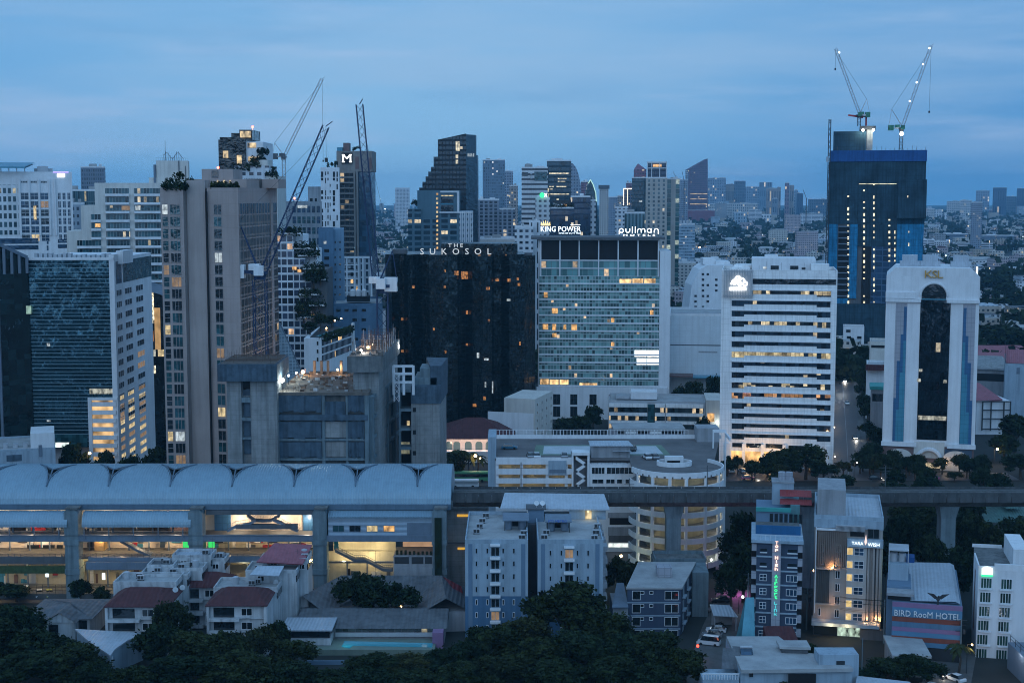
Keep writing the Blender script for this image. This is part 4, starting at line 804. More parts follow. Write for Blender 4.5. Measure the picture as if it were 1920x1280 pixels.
for lv,(z0_,z1_,yw,pa,pb)in enumerate(((zat(1009,Y),zat(990,Y),Y+7.9,-30,360),(zat(1044,Y),zat(1014,Y),Y+8.9,-40,598),(1.2,zat(1060,Y),Y+6.9,-40,735))):
 for k in range(46):
  q_=sx(random.uniform(pa,pb));w_=random.choice((.5,.8,1.2,2.2));h_=(z1_-z0_)*random.uniform(.12,.5);zz=z0_+random.choice((.05,.05,.35))*(z1_-z0_)
  MB().box(q_,q_+w_,yw-.25-random.random()*.1,yw-.02,zz,zz+h_).build(random.choice(('poster','door','bench','ticket_machine')),M[random.choice(('dark','brown','tarp','panel','greyd','black','red','teal','cream'))],st)
 b=MB()
 for k in range(int((sx(pb)-sx(pa))/4.8)):q_=sx(pa)+4.8*k;b.box(q_,q_+.3,yw-2.6,yw-2.3,z0_,z1_)
 b.box(sx(pa),sx(pb),yw-2.7,yw-2.2,z1_-.5,z1_-.1);b.build('colonnade',M['bluesteel'],st)
for p0,p1,m in((0,28,'black'),(38,66,'red'),(84,87,'black'),(95,102,'tarp'),(109,113,'black'),(118,122,'black'),(165,172,'black'),(176,240,'dark'),(242,300,'black'),(305,350,'brown'),(390,421,'blueg'),(560,587,'blueg')):MB().box(sx(p0),sx(p1),Y+7.4,Y+7.95,zat(1008,Y),zat(968 if 380<p0 else 984,Y)).build('concourse_shopfront',M[m],st)
def stair(pts,wd,dy,m='bluesteel',name='staircase',rail=True):
 b=MB();q=[(xat(p,y,Y+dy),zat(y,Y+dy))for p,y in pts]
 for(a,z),(c,z2)in zip(q,q[1:]):
  b.poly([(a,Y+dy,z),(c,Y+dy,z2),(c,Y+dy+wd,z2),(a,Y+dy+wd,z)]);b.poly([(a,Y+dy,z-.6),(c,Y+dy,z2-.6),(c,Y+dy,z2+.05),(a,Y+dy,z+.05)]);b.poly([(a,Y+dy+wd,z-.6),(a,Y+dy+wd,z-.02),(c,Y+dy+wd,z2-.02),(c,Y+dy+wd,z2-.6)]);b.poly([(a,Y+dy,z-.6),(a,Y+dy+wd,z-.6),(c,Y+dy+wd,z2-.6),(c,Y+dy,z2-.6)])
  if rail:
   b.bar((a,Y+dy,z+1),(c,Y+dy,z2+1),.05)
   for k in range(5):b.bar((a+(c-a)*k/5,Y+dy,z+(z2-z)*k/5),(a+(c-a)*k/5,Y+dy,z+(z2-z)*k/5+1),.035)
 return b.build(name,M[m],st)
stair([(426,993),(442,985),(465,981),(480,973)],1.5,1.5);stair([(558,993),(535,984),(525,978),(512,973)],1.5,1.5);stair([(462,964),(476,974),(507,974),(524,964)],1.5,3.5)
MB().box(sx(440),sx(556),Y+1.2,Y+3,zat(994,Y),zat(986,Y)).build('stair_base',M['greyd'],st)
stair([(225,1012),(262,1032),(298,1048)],2.0,1.5,'bluesteel','escalator')
zm=zat(1044,Y);MB().box(XL,sx(600),Y-.4,Y+16,zm-.3,zm).build('mezzanine_floor',M['pave'],st)
MB().box(XL,sx(126),Y-.6,Y+.4,zat(1056,Y),zat(1042,Y)).build('mezzanine_beam',M['greyd'],st)
MB().box(sx(165),sx(300),Y-2.4,Y-.8,zat(1067,Y-2),zat(1053,Y-2)).box(sx(165),sx(305),Y-.6,Y+.4,zat(1050,Y),zat(1043,Y)).build('mezzanine_beam',M['bluesteel'],st)
MB().box(sx(392),sx(590),Y-.8,Y+.4,zat(1052,Y),zat(1041,Y)).build('mezzanine_beam',M['bluesteel'],st)
b=MB()
for p in range(-50,600,11):b.bar((sx(p),Y-.5,zat(1044,Y)),(sx(p),Y-.5,zat(1037,Y)),.05)
for y_ in(1037,1040.5):b.bar((XL,Y-.5,zat(y_,Y)),(sx(600),Y-.5,zat(y_,Y)),.05)
b.build('railing',M['greyd'],st)
MB().box(XL,sx(388),Y+9,Y+9.4,zm,zat(1010,Y)).build('mezzanine_wall',cw,st);MB().box(sx(388)+.05,sx(598),Y+9,Y+9.4,zm,zat(1010,Y)).build('mezzanine_wall',cw2,st)
for p0,p1 in((27,50),(57,79),(84,95),(99,108)):MB().box(sx(p0),sx(p1),Y+8.4,Y+8.9,zat(1031,Y+8),zat(1022,Y+8)).build('window',M['g_dark'],st)
MB().box(sx(162),sx(180),Y+6,Y+8.9,zm,zat(1016,Y)).build('ticket_booth',mat('amber_booth',(.55,.36,.16),.7),st)
for p,m in((346,'e_grn2'),(394,'e_grn2')):MB().box(sx(p)-.7,sx(p)+.7,Y+1.0,Y+1.5,zat(1028,Y),zat(1013,Y)).build('lit_sign_board',M[m],st)
MB().box(sx(624),sx(632),Y+2,Y+2.4,zat(1034,Y),zat(1015,Y)).build('sign_board',M['canopyg'],st)
MB().box(XL,sx(740),Y+7,Y+7.4,0,zm-.35).build('street_wall',cw2,st)
b=MB();b.box(XL,sx(126),Y-1.2,Y-1.1,zat(1072,Y),zat(1058,Y));b.build('planted_screen',mat('hedge_screen',(.05,.075,.03),.9,.4,1.2),st)
MB().box(XL,sx(380),Y-1.6,Y+6,.01,1.2).build('platform',M['pave'],st)
b=MB()
for p in range(-50,230,12):b.bar((sx(p),Y-2.0,1.2),(sx(p),Y-2.0,3.6),.05)
for z in(2.2,2.9,3.6):b.bar((XL,Y-2.0,z),(sx(230),Y-2.0,z),.05)
b.build('railing',M['dark'],st)
for p,yy in((88,1073),(194,1078)):MB().box(sx(p)-.35,sx(p)+.35,Y-1,Y-.8,zat(yy+6,Y),zat(yy-6,Y)).build('lit_sign_board',emit('pale_sign',(.8,.95,1),1.6),st)
MB().box(sx(617),sx(737),Y+7.5,Y+8,0,zat(1012,Y)).build('back_wall',cw2,st);MB().box(sx(632),sx(736),Y+6.9,Y+7.4,zat(1026,Y),zat(1013,Y)).build('shopfront',lit('pale_shop',(.85,.95,.75),.7,.5,.2),st)
stair([(628,1030),(664,1048),(684,1048),(718,1066),(736,1067)],2.0,-1,'greyd','staircase')
b=MB();b.bar((sx(703),Y+1,4),(sx(703),Y+1,zat(1034,Y)),.06);b.build('lamp_pole',M['dark'],st)
MB().box(sx(738),sx(814),Y-1,Y+8,0,zat(1040,Y)).build('plant_room',M['grey'],st)
for p0,p1 in((740,767),(772,794),(797,810)):MB().box(sx(p0),sx(p1),Y-1.1,Y-1,zat(1054,Y),zat(1041.5,Y)).build('louvre_panel',M['dark'],st)
MB().box(sx(752),sx(810),Y+5,Y+5.5,zat(1034,Y),zat(1013,Y)).build('terrace_wall',lit('terrace_wall_glow',(1,.6,.35),.45,.3,.6),st)  # the wall itself glows, standing in for orange light on the terrace
b=MB()
for p in range(742,812,8):b.box(sx(p),sx(p+4),Y+.2,Y+1,zat(1040,Y),zat(1032+random.random()*4,Y))
b.build('terrace_planter',mat('dark_hedge',(.02,.03,.015),.9),st)
MB().box(sx(816),sx(829),Y-2.8,Y-2.25,0,zat(966,Y)).build('ivy',mat('dark_ivy',(.012,.022,.012),.95,.4,1.5),st)
WL=(1,.72,.42)
for p in(-20,45,110,185,250,320,440,520,570):point((sx(p),Y+5.5,zat(985,Y)),420 if p<380 else 800,(1,.80,.58),.3,st)
for p in(-30,12,55,98,175,215,262,310,350,420,470,520,570):point((sx(p),Y+5.5,zat(1017,Y)),560 if p<380 else 330,WL,.3,st)
for p in(-20,35,95,165,205,250,330,450,540):point((sx(p),Y+3.5,zm-1.6),520,(1,.74,.36),.3,st)
for p,z_ in((650,1020),(705,1030),(690,1055),(640,1060)):point((sx(p),Y+4.5,zat(z_,Y)),420,(1,.82,.45),.3,st)
b=MB()
for p in(18,42,58,74,102,168,193,198,232,238,295,456,488):bulb(b,(sx(p),Y+4,zat(1022,Y)+.4),.16)
b.build('ceiling_lamp',M['e_warm'],st)
t=thing('end_wall_block','blank grey concrete block with yellow sign at the station end','building',(xat(875,1050,338),338,0));x0,x1=xat(832,1030,338),xat(915,1030,338);claim(x0,x1,338,350)
MB().box(x0,x1,338,350,0,zat(958,338)).build('wall',M['conc'],t);MB().box(x0,x1+.1,337.7,338,zat(1018,338),zat(1016,338)).build('ledge',M['greyd'],t)
ysg=emit('yellow_panel',(1,.55,.08),.55);MB().box(xat(857,965,338),xat(884,965,338),337.8,337.95,zat(968,338),zat(963.5,338)).build('sign_board',ysg,t);MB().box(xat(858,1027,338),xat(875,1027,338),337.8,337.95,zat(1029.5,338),zat(1025.5,338)).build('sign_board',ysg,t)
# railway viaduct
Y=334.0;x0,x1=XR+.3,xat(2010,930,Y);t=thing('viaduct','long dark concrete railway viaduct crossing in front of the car park','viaduct',((x0+x1)/2,Y,0));claim(x0,x1,Y-1,Y+10)
zb,zt=zat(949,Y),zat(924,Y)
b=MB();pr=[(Y,zb+1.2),(Y,zt-.9),(Y+9.5,zt-.9),(Y+9.5,zb+1.2),(Y+7,zb-.6),(Y+2.5,zb-.6)]
for(a,z),(c,z2)in zip(pr,pr[1:]+pr[:1]):b.poly([(x0,a,z),(x0,c,z2),(x1,c,z2),(x1,a,z)])
b.build('box_girder',M['conc_d'],t)
vm=mat('viaduct_parapet',(.075,.08,.085),.9,.3,.3,.5);n=int((x1-x0)/3.1)
b=MB()
for k in range(n):b.box(x0+3.1*k+.12,x0+3.1*k+3.0,Y-.25,Y-.02,zb+1.0,zt)
b.build('parapet',vm,t)
b=MB();zf=zat(912,Y+9.5)
for k in range(n):b.box(x0+3.1*k+.05,x0+3.1*k+3.05,Y+9.3,Y+9.6,zt-.9,zf)
b.build('parapet',vm,t)
b=MB()
for yy in(1.8,3.3,5.9,7.4):b.box(x0,x1,Y+yy,Y+yy+.12,zt-.89,zt-.6)
b.build('rail',M['dark'],t);b=MB();b.box(x0,x1,Y+1.2,Y+4,zt-.895,zt-.75).box(x0,x1,Y+5.2,Y+8,zt-.895,zt-.75);b.build('track_bed',M['conc_d'],t)
for p in(1262,1516,1775):
 c=xat(p,1000,Y+4);b=MB();b.prism([(c-1.75,Y+2.8),(c+1.75,Y+2.8),(c+1.75,Y+6.4),(c-1.75,Y+6.4)],0,zb-3.6);i=len(b.v)
 for z_,w_,d_ in((zb-3.6,1.75,1.8),(zb-.61,2.4,2.3)):b.v+=[(c-w_,Y+4.6-d_,z_),(c+w_,Y+4.6-d_,z_),(c+w_,Y+4.6+d_,z_),(c-w_,Y+4.6+d_,z_)]
 for k in range(4):b.f.append((i+k,i+(k+1)%4,i+4+(k+1)%4,i+4+k));b.m.append(0)
 b.build('pier',M['concp'],t)
for p,y0 in((977,866),(1326,872),(1660,872),(1180,896)):c=xat(p,900,Y+4.8);b=MB();b.bar((c,Y+4.8,zt-.75),(c,Y+4.8,zat(y0,Y+4.8)),.11,0,6).bar((c-1.6,Y+4.8,zat(y0,Y+4.8)-.6),(c+1.6,Y+4.8,zat(y0,Y+4.8)-.6),.06).bar((c-1.2,Y+4.8,zat(y0,Y+4.8)-1.5),(c+1.2,Y+4.8,zat(y0,Y+4.8)-1.5),.06);b.build('catenary_mast',M['greyd'],t)
# car park with curved ramp
Y=374.0;zd=zat(860,Y);cxr,cyr,rr=xat(1267,900,362),Y-12.5,12.2
t=thing('car_park','white multi-storey car park with round ramp drum and roof deck','car park',(cxr-20,Y,0));claim(xat(915,860,Y),cxr+rr,Y,Y+46)
x=lambda p,d=0,y=880:xat(p,y,Y+d)
Yb=yg(822,zd);ring=[(cxr+rr*math.cos(R(a)),cyr+rr*math.sin(R(a)))for a in range(-160,31,10)]
plan=[(x(930),Y),(x(1180),Y)]+ring+[(xat(1352,822,Yb)-.5,Yb),(xat(918,822,Yb),Yb),(x(918),Y+6)]
MB().prism(plan,zd-.5,zd).build('roof_deck',[M['deck']],t)
def dk(px,py,z=None):Yq=yg(py,zd);return Vector((xat(px,py,Yq),Yq,zd+.02 if z is None else z))
MB().poly([dk(1000,853),dk(1258,853),dk(1240,834),dk(1005,834)]).build('court_border',M['courtgreen'],t)
MB().poly([dk(1018,851,zd+.04),dk(1244,851,zd+.04),dk(1230,836,zd+.04),dk(1020,836,zd+.04)]).build('court',M['court'],t)
b=MB();b.box(x(918),x(1190),Yb-.3,Yb,zd,zd+1.1);b.box(x(1190),xat(1352,822,Yb),Yb-.3,Yb,zd,zd+1.1);b.build('parapet',M['white'],t)
b=MB();z2=zd+1.1
for k in range(60):xa=xat(918,815,Yb)+(xat(1290,815,Yb)-xat(918,815,Yb))*k/59;b.bar((xa,Yb-.15,z2),(xa,Yb-.15,z2+1.5),.10 if k%7 else.18)
b.bar((xat(918,815,Yb),Yb-.15,z2+1.5),(xat(1290,815,Yb),Yb-.15,z2+1.5),.08);b.build('railing',M['white'],t)
def shell(b,r0,z0,z1,a0,a1,n=28,th=.3,m=0):
 for k in range(n):
  a,c=R(a0+(a1-a0)*k/n),R(a0+(a1-a0)*(k+1)/n)
  P_=[(cxr+q*math.cos(w_),cyr+q*math.sin(w_))for q,w_ in((r0,a),(r0,c),(r0-th,c),(r0-th,a))];b.prism(P_,z0,z1,m)
 return b
fh=3.35
for k in range(8):
 zz=zd-fh*k
 if zz<1:break
 b=MB();shell(b,rr,zz-.45,zz+.95,-165 if k==0 else-178,40);b.build('ramp_parapet',M['white'],t)
 if k:b=MB();b.prism([(cxr+(rr-.4)*math.cos(R(a)),cyr+(rr-.4)*math.sin(R(a)))for a in range(0,360,15)],zz-.3,zz);b.build('ramp_floor',M['conc'],t)
b=MB()
for a in(-150,-126,-104,-84,-58,-32,-8,14,36):
 q=(cxr+(rr-.35)*math.cos(R(a)),cyr+(rr-.35)*math.sin(R(a)));b.cyl(q,.45,0,zd-.4,0,8)
b.build('column',M['white'],t)
MB().cyl((cxr,cyr+1),7.5,0,zd-.55,0,24).build('ramp_core',mat('buff_ramp_core',(.46,.42,.30),.8,.15,.3,.2),t)
for k in range(1,8):
 for a in(-135,-95,-50,-8):point((cxr+10.6*math.cos(R(a)),cyr+10.6*math.sin(R(a)),zd-fh*k+2.6),95 if k<7 else 240,(1,.90,.62)if k<7 else(.95,1,.9),.2,t)
b=MB();ec=dk(1266,872);n=30
for k in range(n):
 a,c=2*math.pi*k/n,2*math.pi*(k+1)/n;e=lambda w_,r_:(ec.x-.2+(4.6-r_)*math.cos(w_),ec.y+.4+(3.3-r_)*math.sin(w_));b.prism([e(a,0),e(c,0),e(c,.35),e(a,.35)],zd,zd+1.15)
b.build('ramp_well_parapet',M['white'],t);MB().poly([(ec.x-.2+4.2*math.cos(2*math.pi*k/20),ec.y+.4+2.9*math.sin(2*math.pi*k/20),zd+.04)for k in range(20)]).build('ramp_well',M['black'],t)
MB().box(ec.x-2.6,ec.x+2.2,ec.y+.5,ec.y+2.2,zd+.05,zd+2.2).build('well_wall',M['white'],t);pane(t,1251,1275,863,874,ec.y+.5,'black','opening',.1)
xa,xb=x(930),x(1072)
MB().box(xa,x(1190),Y+6,Yb-1,0,zd-.55).build('inner_wall',cw2,t)
for i,(y0,y1)in enumerate(((857,870),(878,889),(896,906),(914,925),(933,944),(952,962),(970,980),(988,998))):
 MB().box(xa,xb,Y-.2,Y+.1,zat(y1,Y),zat(y0,Y)).build('parapet_band',M['white'],t);MB().box(xa,xb-.05,Y+.12,Y+5.9,zat(y1,Y),zat(y1,Y)+.35).build('floor',M['conc'],t)
b=MB()
for p in(932,978,1026,1062):b.box(x(p)-.4,x(p)+.4,Y+.15,Y+.8,0,zd-.6)
b.build('column',M['white'],t)
for p in(950,1000,1050):
 for y_ in(873,891,909):point((x(p),Y+3.5,zat(y_,Y)+.2),60,(1,.85,.5),.2,t)
MB().box(x(1028),x(1062),Y-.4,Y-.22,zat(890,Y),zat(863,Y)).build('advert_hoarding',M['bluewall'],t);MB().box(x(1030),x(1061),Y-.46,Y-.41,zat(886,Y),zat(879,Y)).build('advert_band',M['bluesteel'],t)
MB().box(xat(915,850,Y+2),xat(930,850,Y+2),Y+1,Y+14,0,zat(818,Y+2)).build('corner_tower',M['bluewall'],t)
b=MB();b.box(x(1072),x(1075),Y-1,Y+4,0,zat(848,Y)).box(x(1101),x(1105),Y-1,Y+4,0,zat(848,Y)).box(x(1072),x(1105),Y-1.1,Y+4.1,zat(852,Y),zat(847,Y));b.build('stair_frame',M['white'],t)
MB().box(x(1075),x(1101),Y+3,Y+3.3,0,zat(852,Y)).build('stair_wall',M['grey'],t)
b=MB()
for i in range(5):
 y0=860+13*i;s=1 if i%2==0 else-1;a,c=(x(1079),x(1098))if s>0 else(x(1098),x(1079));z0,z1=zat(y0,Y),zat(y0+13,Y)
 b.poly([(a,Y-.9,z0),(c,Y-.9,z1),(c,Y-.9,z1+1.0),(a,Y-.9,z0+1.0)]);b.poly([(a,Y+1,z0),(c,Y+1,z1),(c,Y-.9,z1),(a,Y-.9,z0)])
b.build('stair_flight',M['white'],t)
MB().box(x(1105)+.02,x(1190),Y-1.4,Y+5.9,0,zat(868,Y)).build('office_bay',M['white'],t)
for us,n_,y0,y1 in(((1109,1133),4,874,886),((1137,1186),6,874,886),((1110,1131),2,896,904),((1136,1152),2,896,904),((1156,1166),1,896,904),((1172,1186),2,896,904)):
 w_=x(us[1])-x(us[0]);put(win_mesh(w_,zat(y0,Y)-zat(y1,Y),'white','g_dark',n_,1),'window',t,(x(1105),Y-1.4),(x(1190),Y-1.4),(x(us[0])+x(us[1]))/2-x(1105),zat(y1,Y))
b=MB()
for p in range(1106,1190,7):b.bar((x(p),Y-1.2,zat(868,Y)),(x(p),Y-1.2,zat(861,Y)),.05)
b.bar((x(1105),Y-1.2,zat(861,Y)),(x(1190),Y-1.2,zat(861,Y)),.05);b.build('railing',M['greyd'],t)
q0=dk(1107,852);MB().box(x(1109),x(1182),Y+1.5,Y+7,zd,zd+3.2).build('roof_shed',M['grey'],t);zz=zd+3.3
MB().prism([(x(1106),Y+.5),(x(1187),Y+.5),(x(1182),Y+8),(x(1106),Y+8)],zz,zz+.25).build('shed_roof',M['tin'],t);b=MB()
for k in range(4):b.box(x(1149),x(1183),Y-.6+.5*k,Y-.3+.5*k,zd+2.2-.1*k,zd+2.3-.1*k)
b.build('louvre_awning',M['tin'],t)
xr=xat(1342,850,Y+20);MB().box(xr-4.5,xr+1.8,Y+26,Y+33,zd,zd+4).build('corner_room',M['grey'],t);b=MB()
b.box(xr-1.5,xr-1.1,Y+16,Y+16.4,zd,zd+4.4).box(xr+1.9,xr+2.3,Y+16,Y+16.4,0,zd+4.4).box(xr-1.5,xr+2.3,Y+15.9,Y+16.5,zd+4.4,zd+5.2).box(xr+1.9,xr+2.3,Y+8,Y+16,zd+3.5,zd+4.4);b.build('corner_frame',M['white'],t)
for i,(y0,y1)in enumerate(((958,968),(985,1001))):MB().box(x(1140),x(1189),Y-1.6,Y-1.42,zat(y1,Y),zat(y0,Y)).build('parapet_band',M['grey'],t)
pane(t,1143,1187,969,983,Y-1.4,'black','opening',.08);pane(t,1141,1185,1018,1025,Y-1.4,lit('white_strip_light',(.9,1,.95),1.3,.6,.3),'lit_opening',.1);pane(t,1141,1188,1002,1016,Y-1.4,'greyd','shutter',.08)
# trees
def leaf_mat(name,c,hue=.5):
 m,t,b,nd,mth,mix,put_=new_mat(name)
 p=nd('ShaderNodeTexCoord').outputs['Object'];n1=nd('ShaderNodeTexNoise',{'Vector':p,'Scale':.55,'Detail':3.0}).outputs['Fac'];r_=nd('ShaderNodeObjectInfo').outputs['Random']
 wn_=nd('ShaderNodeTexNoise',{'Vector':p,'Scale':6.0,'Detail':1.0}).outputs['Fac']
 k=mth('MULTIPLY',nd('ShaderNodeMapRange',[n1,.3,.7,.35,1.8]).outputs[0],nd('ShaderNodeMapRange',[wn_,.3,.7,.6,1.4]).outputs[0])
 k=mth('MULTIPLY',k,nd('ShaderNodeMapRange',[r_,0,1,.8,1.25]).outputs[0])
 cc=mix(r_,c,(c[0]*1.35,c[1]*.95,c[2]*.7));put_('Base Color',mix(1.0,cc,nd('ShaderNodeCombineColor',[k,k,k]).outputs[0],'MULTIPLY'));put_('Roughness',.8);put_('Specular IOR Level',.05);return m
M['leaf']=leaf_mat('dark_foliage',(.014,.027,.014));M['leaf2']=leaf_mat('olive_foliage',(.024,.034,.016));M['palm']=leaf_mat('palm_foliage',(.022,.034,.018))
def crown_mesh(seed,n,leaf,rx=5.0,z0=3.2,z1=10.5,lumps=16,m='leaf'):
 rnd=random.Random(seed);b=MB();L_=[]
 for k in range(lumps):
  a=rnd.uniform(0,6.283);q=math.sqrt(rnd.random());hgt=rnd.random();rr_=rx*(.35+.65*math.sin(math.pi*min(1,.18+hgt*.8)))*q*.78
  L_.append((rr_*math.cos(a),rr_*math.sin(a),z0+1+(z1-z0-2.2)*hgt,rnd.uniform(.22,.42)*rx))
 for k in range(n):
  c=rnd.choice(L_);u_=rnd.uniform(-1,1);a=rnd.uniform(0,6.283);s_=math.sqrt(1-u_*u_);q=c[3]*(rnd.random()**.35)*(1.0+.18*rnd.gauss(0,1))
  p=Vector((c[0]+q*s_*math.cos(a),c[1]+q*s_*math.sin(a),c[2]+q*u_*.75));nn_=Vector((rnd.gauss(0,1),rnd.gauss(0,1),rnd.gauss(.5,1))).normalized();t1=nn_.orthogonal().normalized();t2=nn_.cross(t1);w_=leaf*rnd.uniform(.5,1.3);l_=w_*rnd.uniform(.9,1.8)
  b.poly([p-t1*w_*.5,p+t2*l_*.5,p+t1*w_*.5,p-t2*l_*.5])
 return b,m
def palm_mesh(seed,m='palm',n=16,ln=3.6,h=8.0):
 rnd=random.Random(seed);b=MB()
 for k in range(n):
  a=6.283*k/n+rnd.uniform(-.2,.2);el=rnd.uniform(.1,1.1);pv=None
  for j in range(7):
   s_=j/6;r_=ln*s_*math.cos(el*.6);z_=h+ln*(math.sin(el)*s_-1.15*s_*s_);p=Vector((r_*math.cos(a),r_*math.sin(a),z_));w_=.55*math.sin(math.pi*min(1,.12+s_*.85));sd_=Vector((-math.sin(a),math.cos(a),-.5))*w_;sd2=Vector((math.sin(a),-math.cos(a),-.5))*w_
   if pv:b.poly([pv[0],pv[1],p+sd_,p]);b.poly([pv[0],p,p+sd2,pv[2]])
   pv=(p,p+sd_,p+sd2)
 return b,m
TT={}
def tree_tpl(key):
 if key in TT:return TT[key]
 kind,seed=key;tb=MB();rnd=random.Random(seed*7+1)
 if kind=='palm':b,m=palm_mesh(seed);tb.bar((0,0,0),(.3,0,4),(.28,.2),0,6).bar((.3,0,4),(0,0,8),(.2,.16),0,6)
 else:
  n,lf,lumps,m={'big':(9000,.50,26,'leaf'),'bigo':(8000,.46,30,'leaf2'),'mid':(2600,.62,18,'leaf'),'olive':(2600,.6,16,'leaf2'),'far':(420,1.5,11,'leaf'),'bush':(260,.85,6,'leaf')}[kind]
  b,m=crown_mesh(seed,n,lf,lumps=lumps,z0=3.2 if kind!='bush' else 0,z1=10.5 if kind!='bush' else 6,m=m)
  if kind!='bush':
   tb.bar((0,0,0),(.1,0,4.6),(.42,.28),0,7)
   for k in range(6):a=6.283*k/6+rnd.random();tb.bar((.1,0,3.4+.25*k),(2.8*math.cos(a),2.8*math.sin(a),6.2+rnd.random()*2),(.18,.06),0,5)
 c=b.build('crown',M[m],org=(0,0,0)).data;tr=tb.build('trunk',M['trunk'],org=(0,0,0)).data if tb.f else None
 for o in[o for o in col.objects if o.data in(c,tr)and o.data is not None]:bpy.data.objects.remove(o)
 TT[key]=(c,tr);return TT[key]
def tree(p,h,r,label,kind='mid',group=None,seed=None,name='tree',cat='tree'):
 key=(kind,(seed if seed is not None else random.randint(0,2)));c,tr=tree_tpl(key);t=thing(name,label,cat,p,group)
 hh={'palm':9.5,'bush':6.0}.get(kind,10.5);t.scale=(r/5.0 if kind!='palm' else r/3.2,r/5.0 if kind!='palm' else r/3.2,h/hh);t.rotation_euler=(0,0,random.uniform(0,6.28))
 o=bpy.data.objects.new('crown',c);col.objects.link(o);o.parent=t
 if tr:o=bpy.data.objects.new('trunk',tr);col.objects.link(o);o.parent=t
 return t
def planting(X0,X1,Y0,z,h,n,parent,name='planting',depth=1.4,hang=.8):
 """one long strip of leafy planting along an edge: a part of its building"""
 rnd=random.Random(int(X0*10)+n);b=MB()
 for k in range(n):
  p=Vector((rnd.uniform(X0,X1),Y0+rnd.uniform(-.4,depth),z+rnd.uniform(-hang,h)*rnd.random()));nn_=Vector((rnd.gauss(0,1),rnd.gauss(-.4,1),rnd.gauss(.4,1))).normalized();t1=nn_.orthogonal().normalized();t2=nn_.cross(t1);w_=rnd.uniform(.3,.75)
  b.poly([p-t1*w_*.6,p+t2*w_,p+t1*w_*.6,p-t2*w_])
 return b.build(name,M['leaf'],parent)
t,Y,zt=BROWN
planting(xat(304,350,Y),xat(352,350,Y),Y-.2,zt+.3,1.8,420,t,hang=1.2);planting(xat(391,350,Y),xat(444,350,Y),Y+2,zt+.3,1.6,360,t,hang=1.0)
for p,y0,hh_,r_,d_ in((334,342,4.6,2.4,3),(318,345,2.8,1.6,2),(355,333,3.4,1.7,6)):
 tree((xat(p,y0,Y+d_),Y+d_,zt+.2),hh_,r_,{334:'tallest pale shrub on the roof corner of the brown tower',318:'low shrub at the roof corner of the brown tower',355:'dark round shrub beside the roof shaft of the brown tower'}[p],'bush',name='roof_shrub',cat='shrub')
 # white hotel, far left
Y=620.0;t,X0,X1,zt=block('white grid-fronted hotel with teal roof canopy and small white sign',-70,130,322,Y,44,'white',name='grid_hotel',par=.8,plant=False)
x=lambda p:xat(p,400,Y)
cols=[(46.5,14),(63.5,14),(81.5,14),(108.5,5),(117,5.5),(125.5,5)];hz_=zat(362,Y)-zat(349.5,Y);px1=x(1)-x(0)
for i in range(6):
 zz=zat(361.5+15.7*i,Y)
 for c,w_ in cols:put(win_mesh(w_*px1,hz_,'white',random.choice(['g_blue']*7+['g_dark']*3+['l_dim','l_yel'])if c<100 else 'g_blue',2,2),'window',t,(X0,Y),(X1,Y),x(c)-X0,zz)
lg_=facade('grid_hotel_small_windows',(.60,.62,.64),(.03,.07,.085),2.0,3.65,.62,.62,.05,(1,.85,.5),.5)
MB().box(x(-60),x(35),Y-.1,Y,zat(440,Y),zat(346,Y)).build('small_window_field',lg_,t)
for c in(46.5,63.5,81.5):put(win_mesh(11*px1,.9,'white','g_dark',4,1),'window',t,(X0,Y),(X1,Y),x(c)-X0,zat(343,Y))
b=MB()
for p in(38,55,72.5,91,101,131):b.box(x(p)-.3,x(p)+.3,Y-.7,Y,zat(442,Y),zat(335,Y))
b.build('pilaster',M['white'],t)
for a in((0,70,447,457),(0,70,460,468),(85,88,450,458),(85,88,461,470),(105,128,449,456),(105,128,459,466)):pane(t,*a,Y,'g_blue','window',.1)
b=MB();zc_=zat(313,Y);b.poly([(x(-70),Y-4,zc_),(x(50),Y-4,zc_),(x(66),Y+8,zat(304,Y)),(x(-70),Y+8,zat(304,Y))]);b.poly([(x(-70),Y-4,zc_-.6),(x(-70),Y+8,zat(304,Y)-.6),(x(66),Y+8,zat(304,Y)-.6),(x(50),Y-4,zc_-.6)]);b.poly([(x(-70),Y-4,zc_-.6),(x(50),Y-4,zc_-.6),(x(50),Y-4,zc_),(x(-70),Y-4,zc_)]);b.build('roof_canopy',M['teal'],t)
b=MB()
for p in(6,20,34,48):b.bar((x(p),Y+2,zt-.8),(x(p),Y+2,zc_-.5),.25)
b.build('canopy_post',M['steel'],t);b=MB();b.box(x(64),x(98),Y+10,Y+24,zt-.7,zt+1.6).box(x(70),x(90),Y+8,Y+10,zt-.7,zt+2.6);b.build('roof_plant',M['steel'],t)
pane(t,104,117,325.5,332,Y,'e_white','sign_board',.3);pane(t,96,124,321.3,323.6,Y,emit('violet_strip',(.45,.38,1),1.3),'sign_strip',.3);pane(t,61,66,386,412,Y,'l_yel','lit_window',.14)
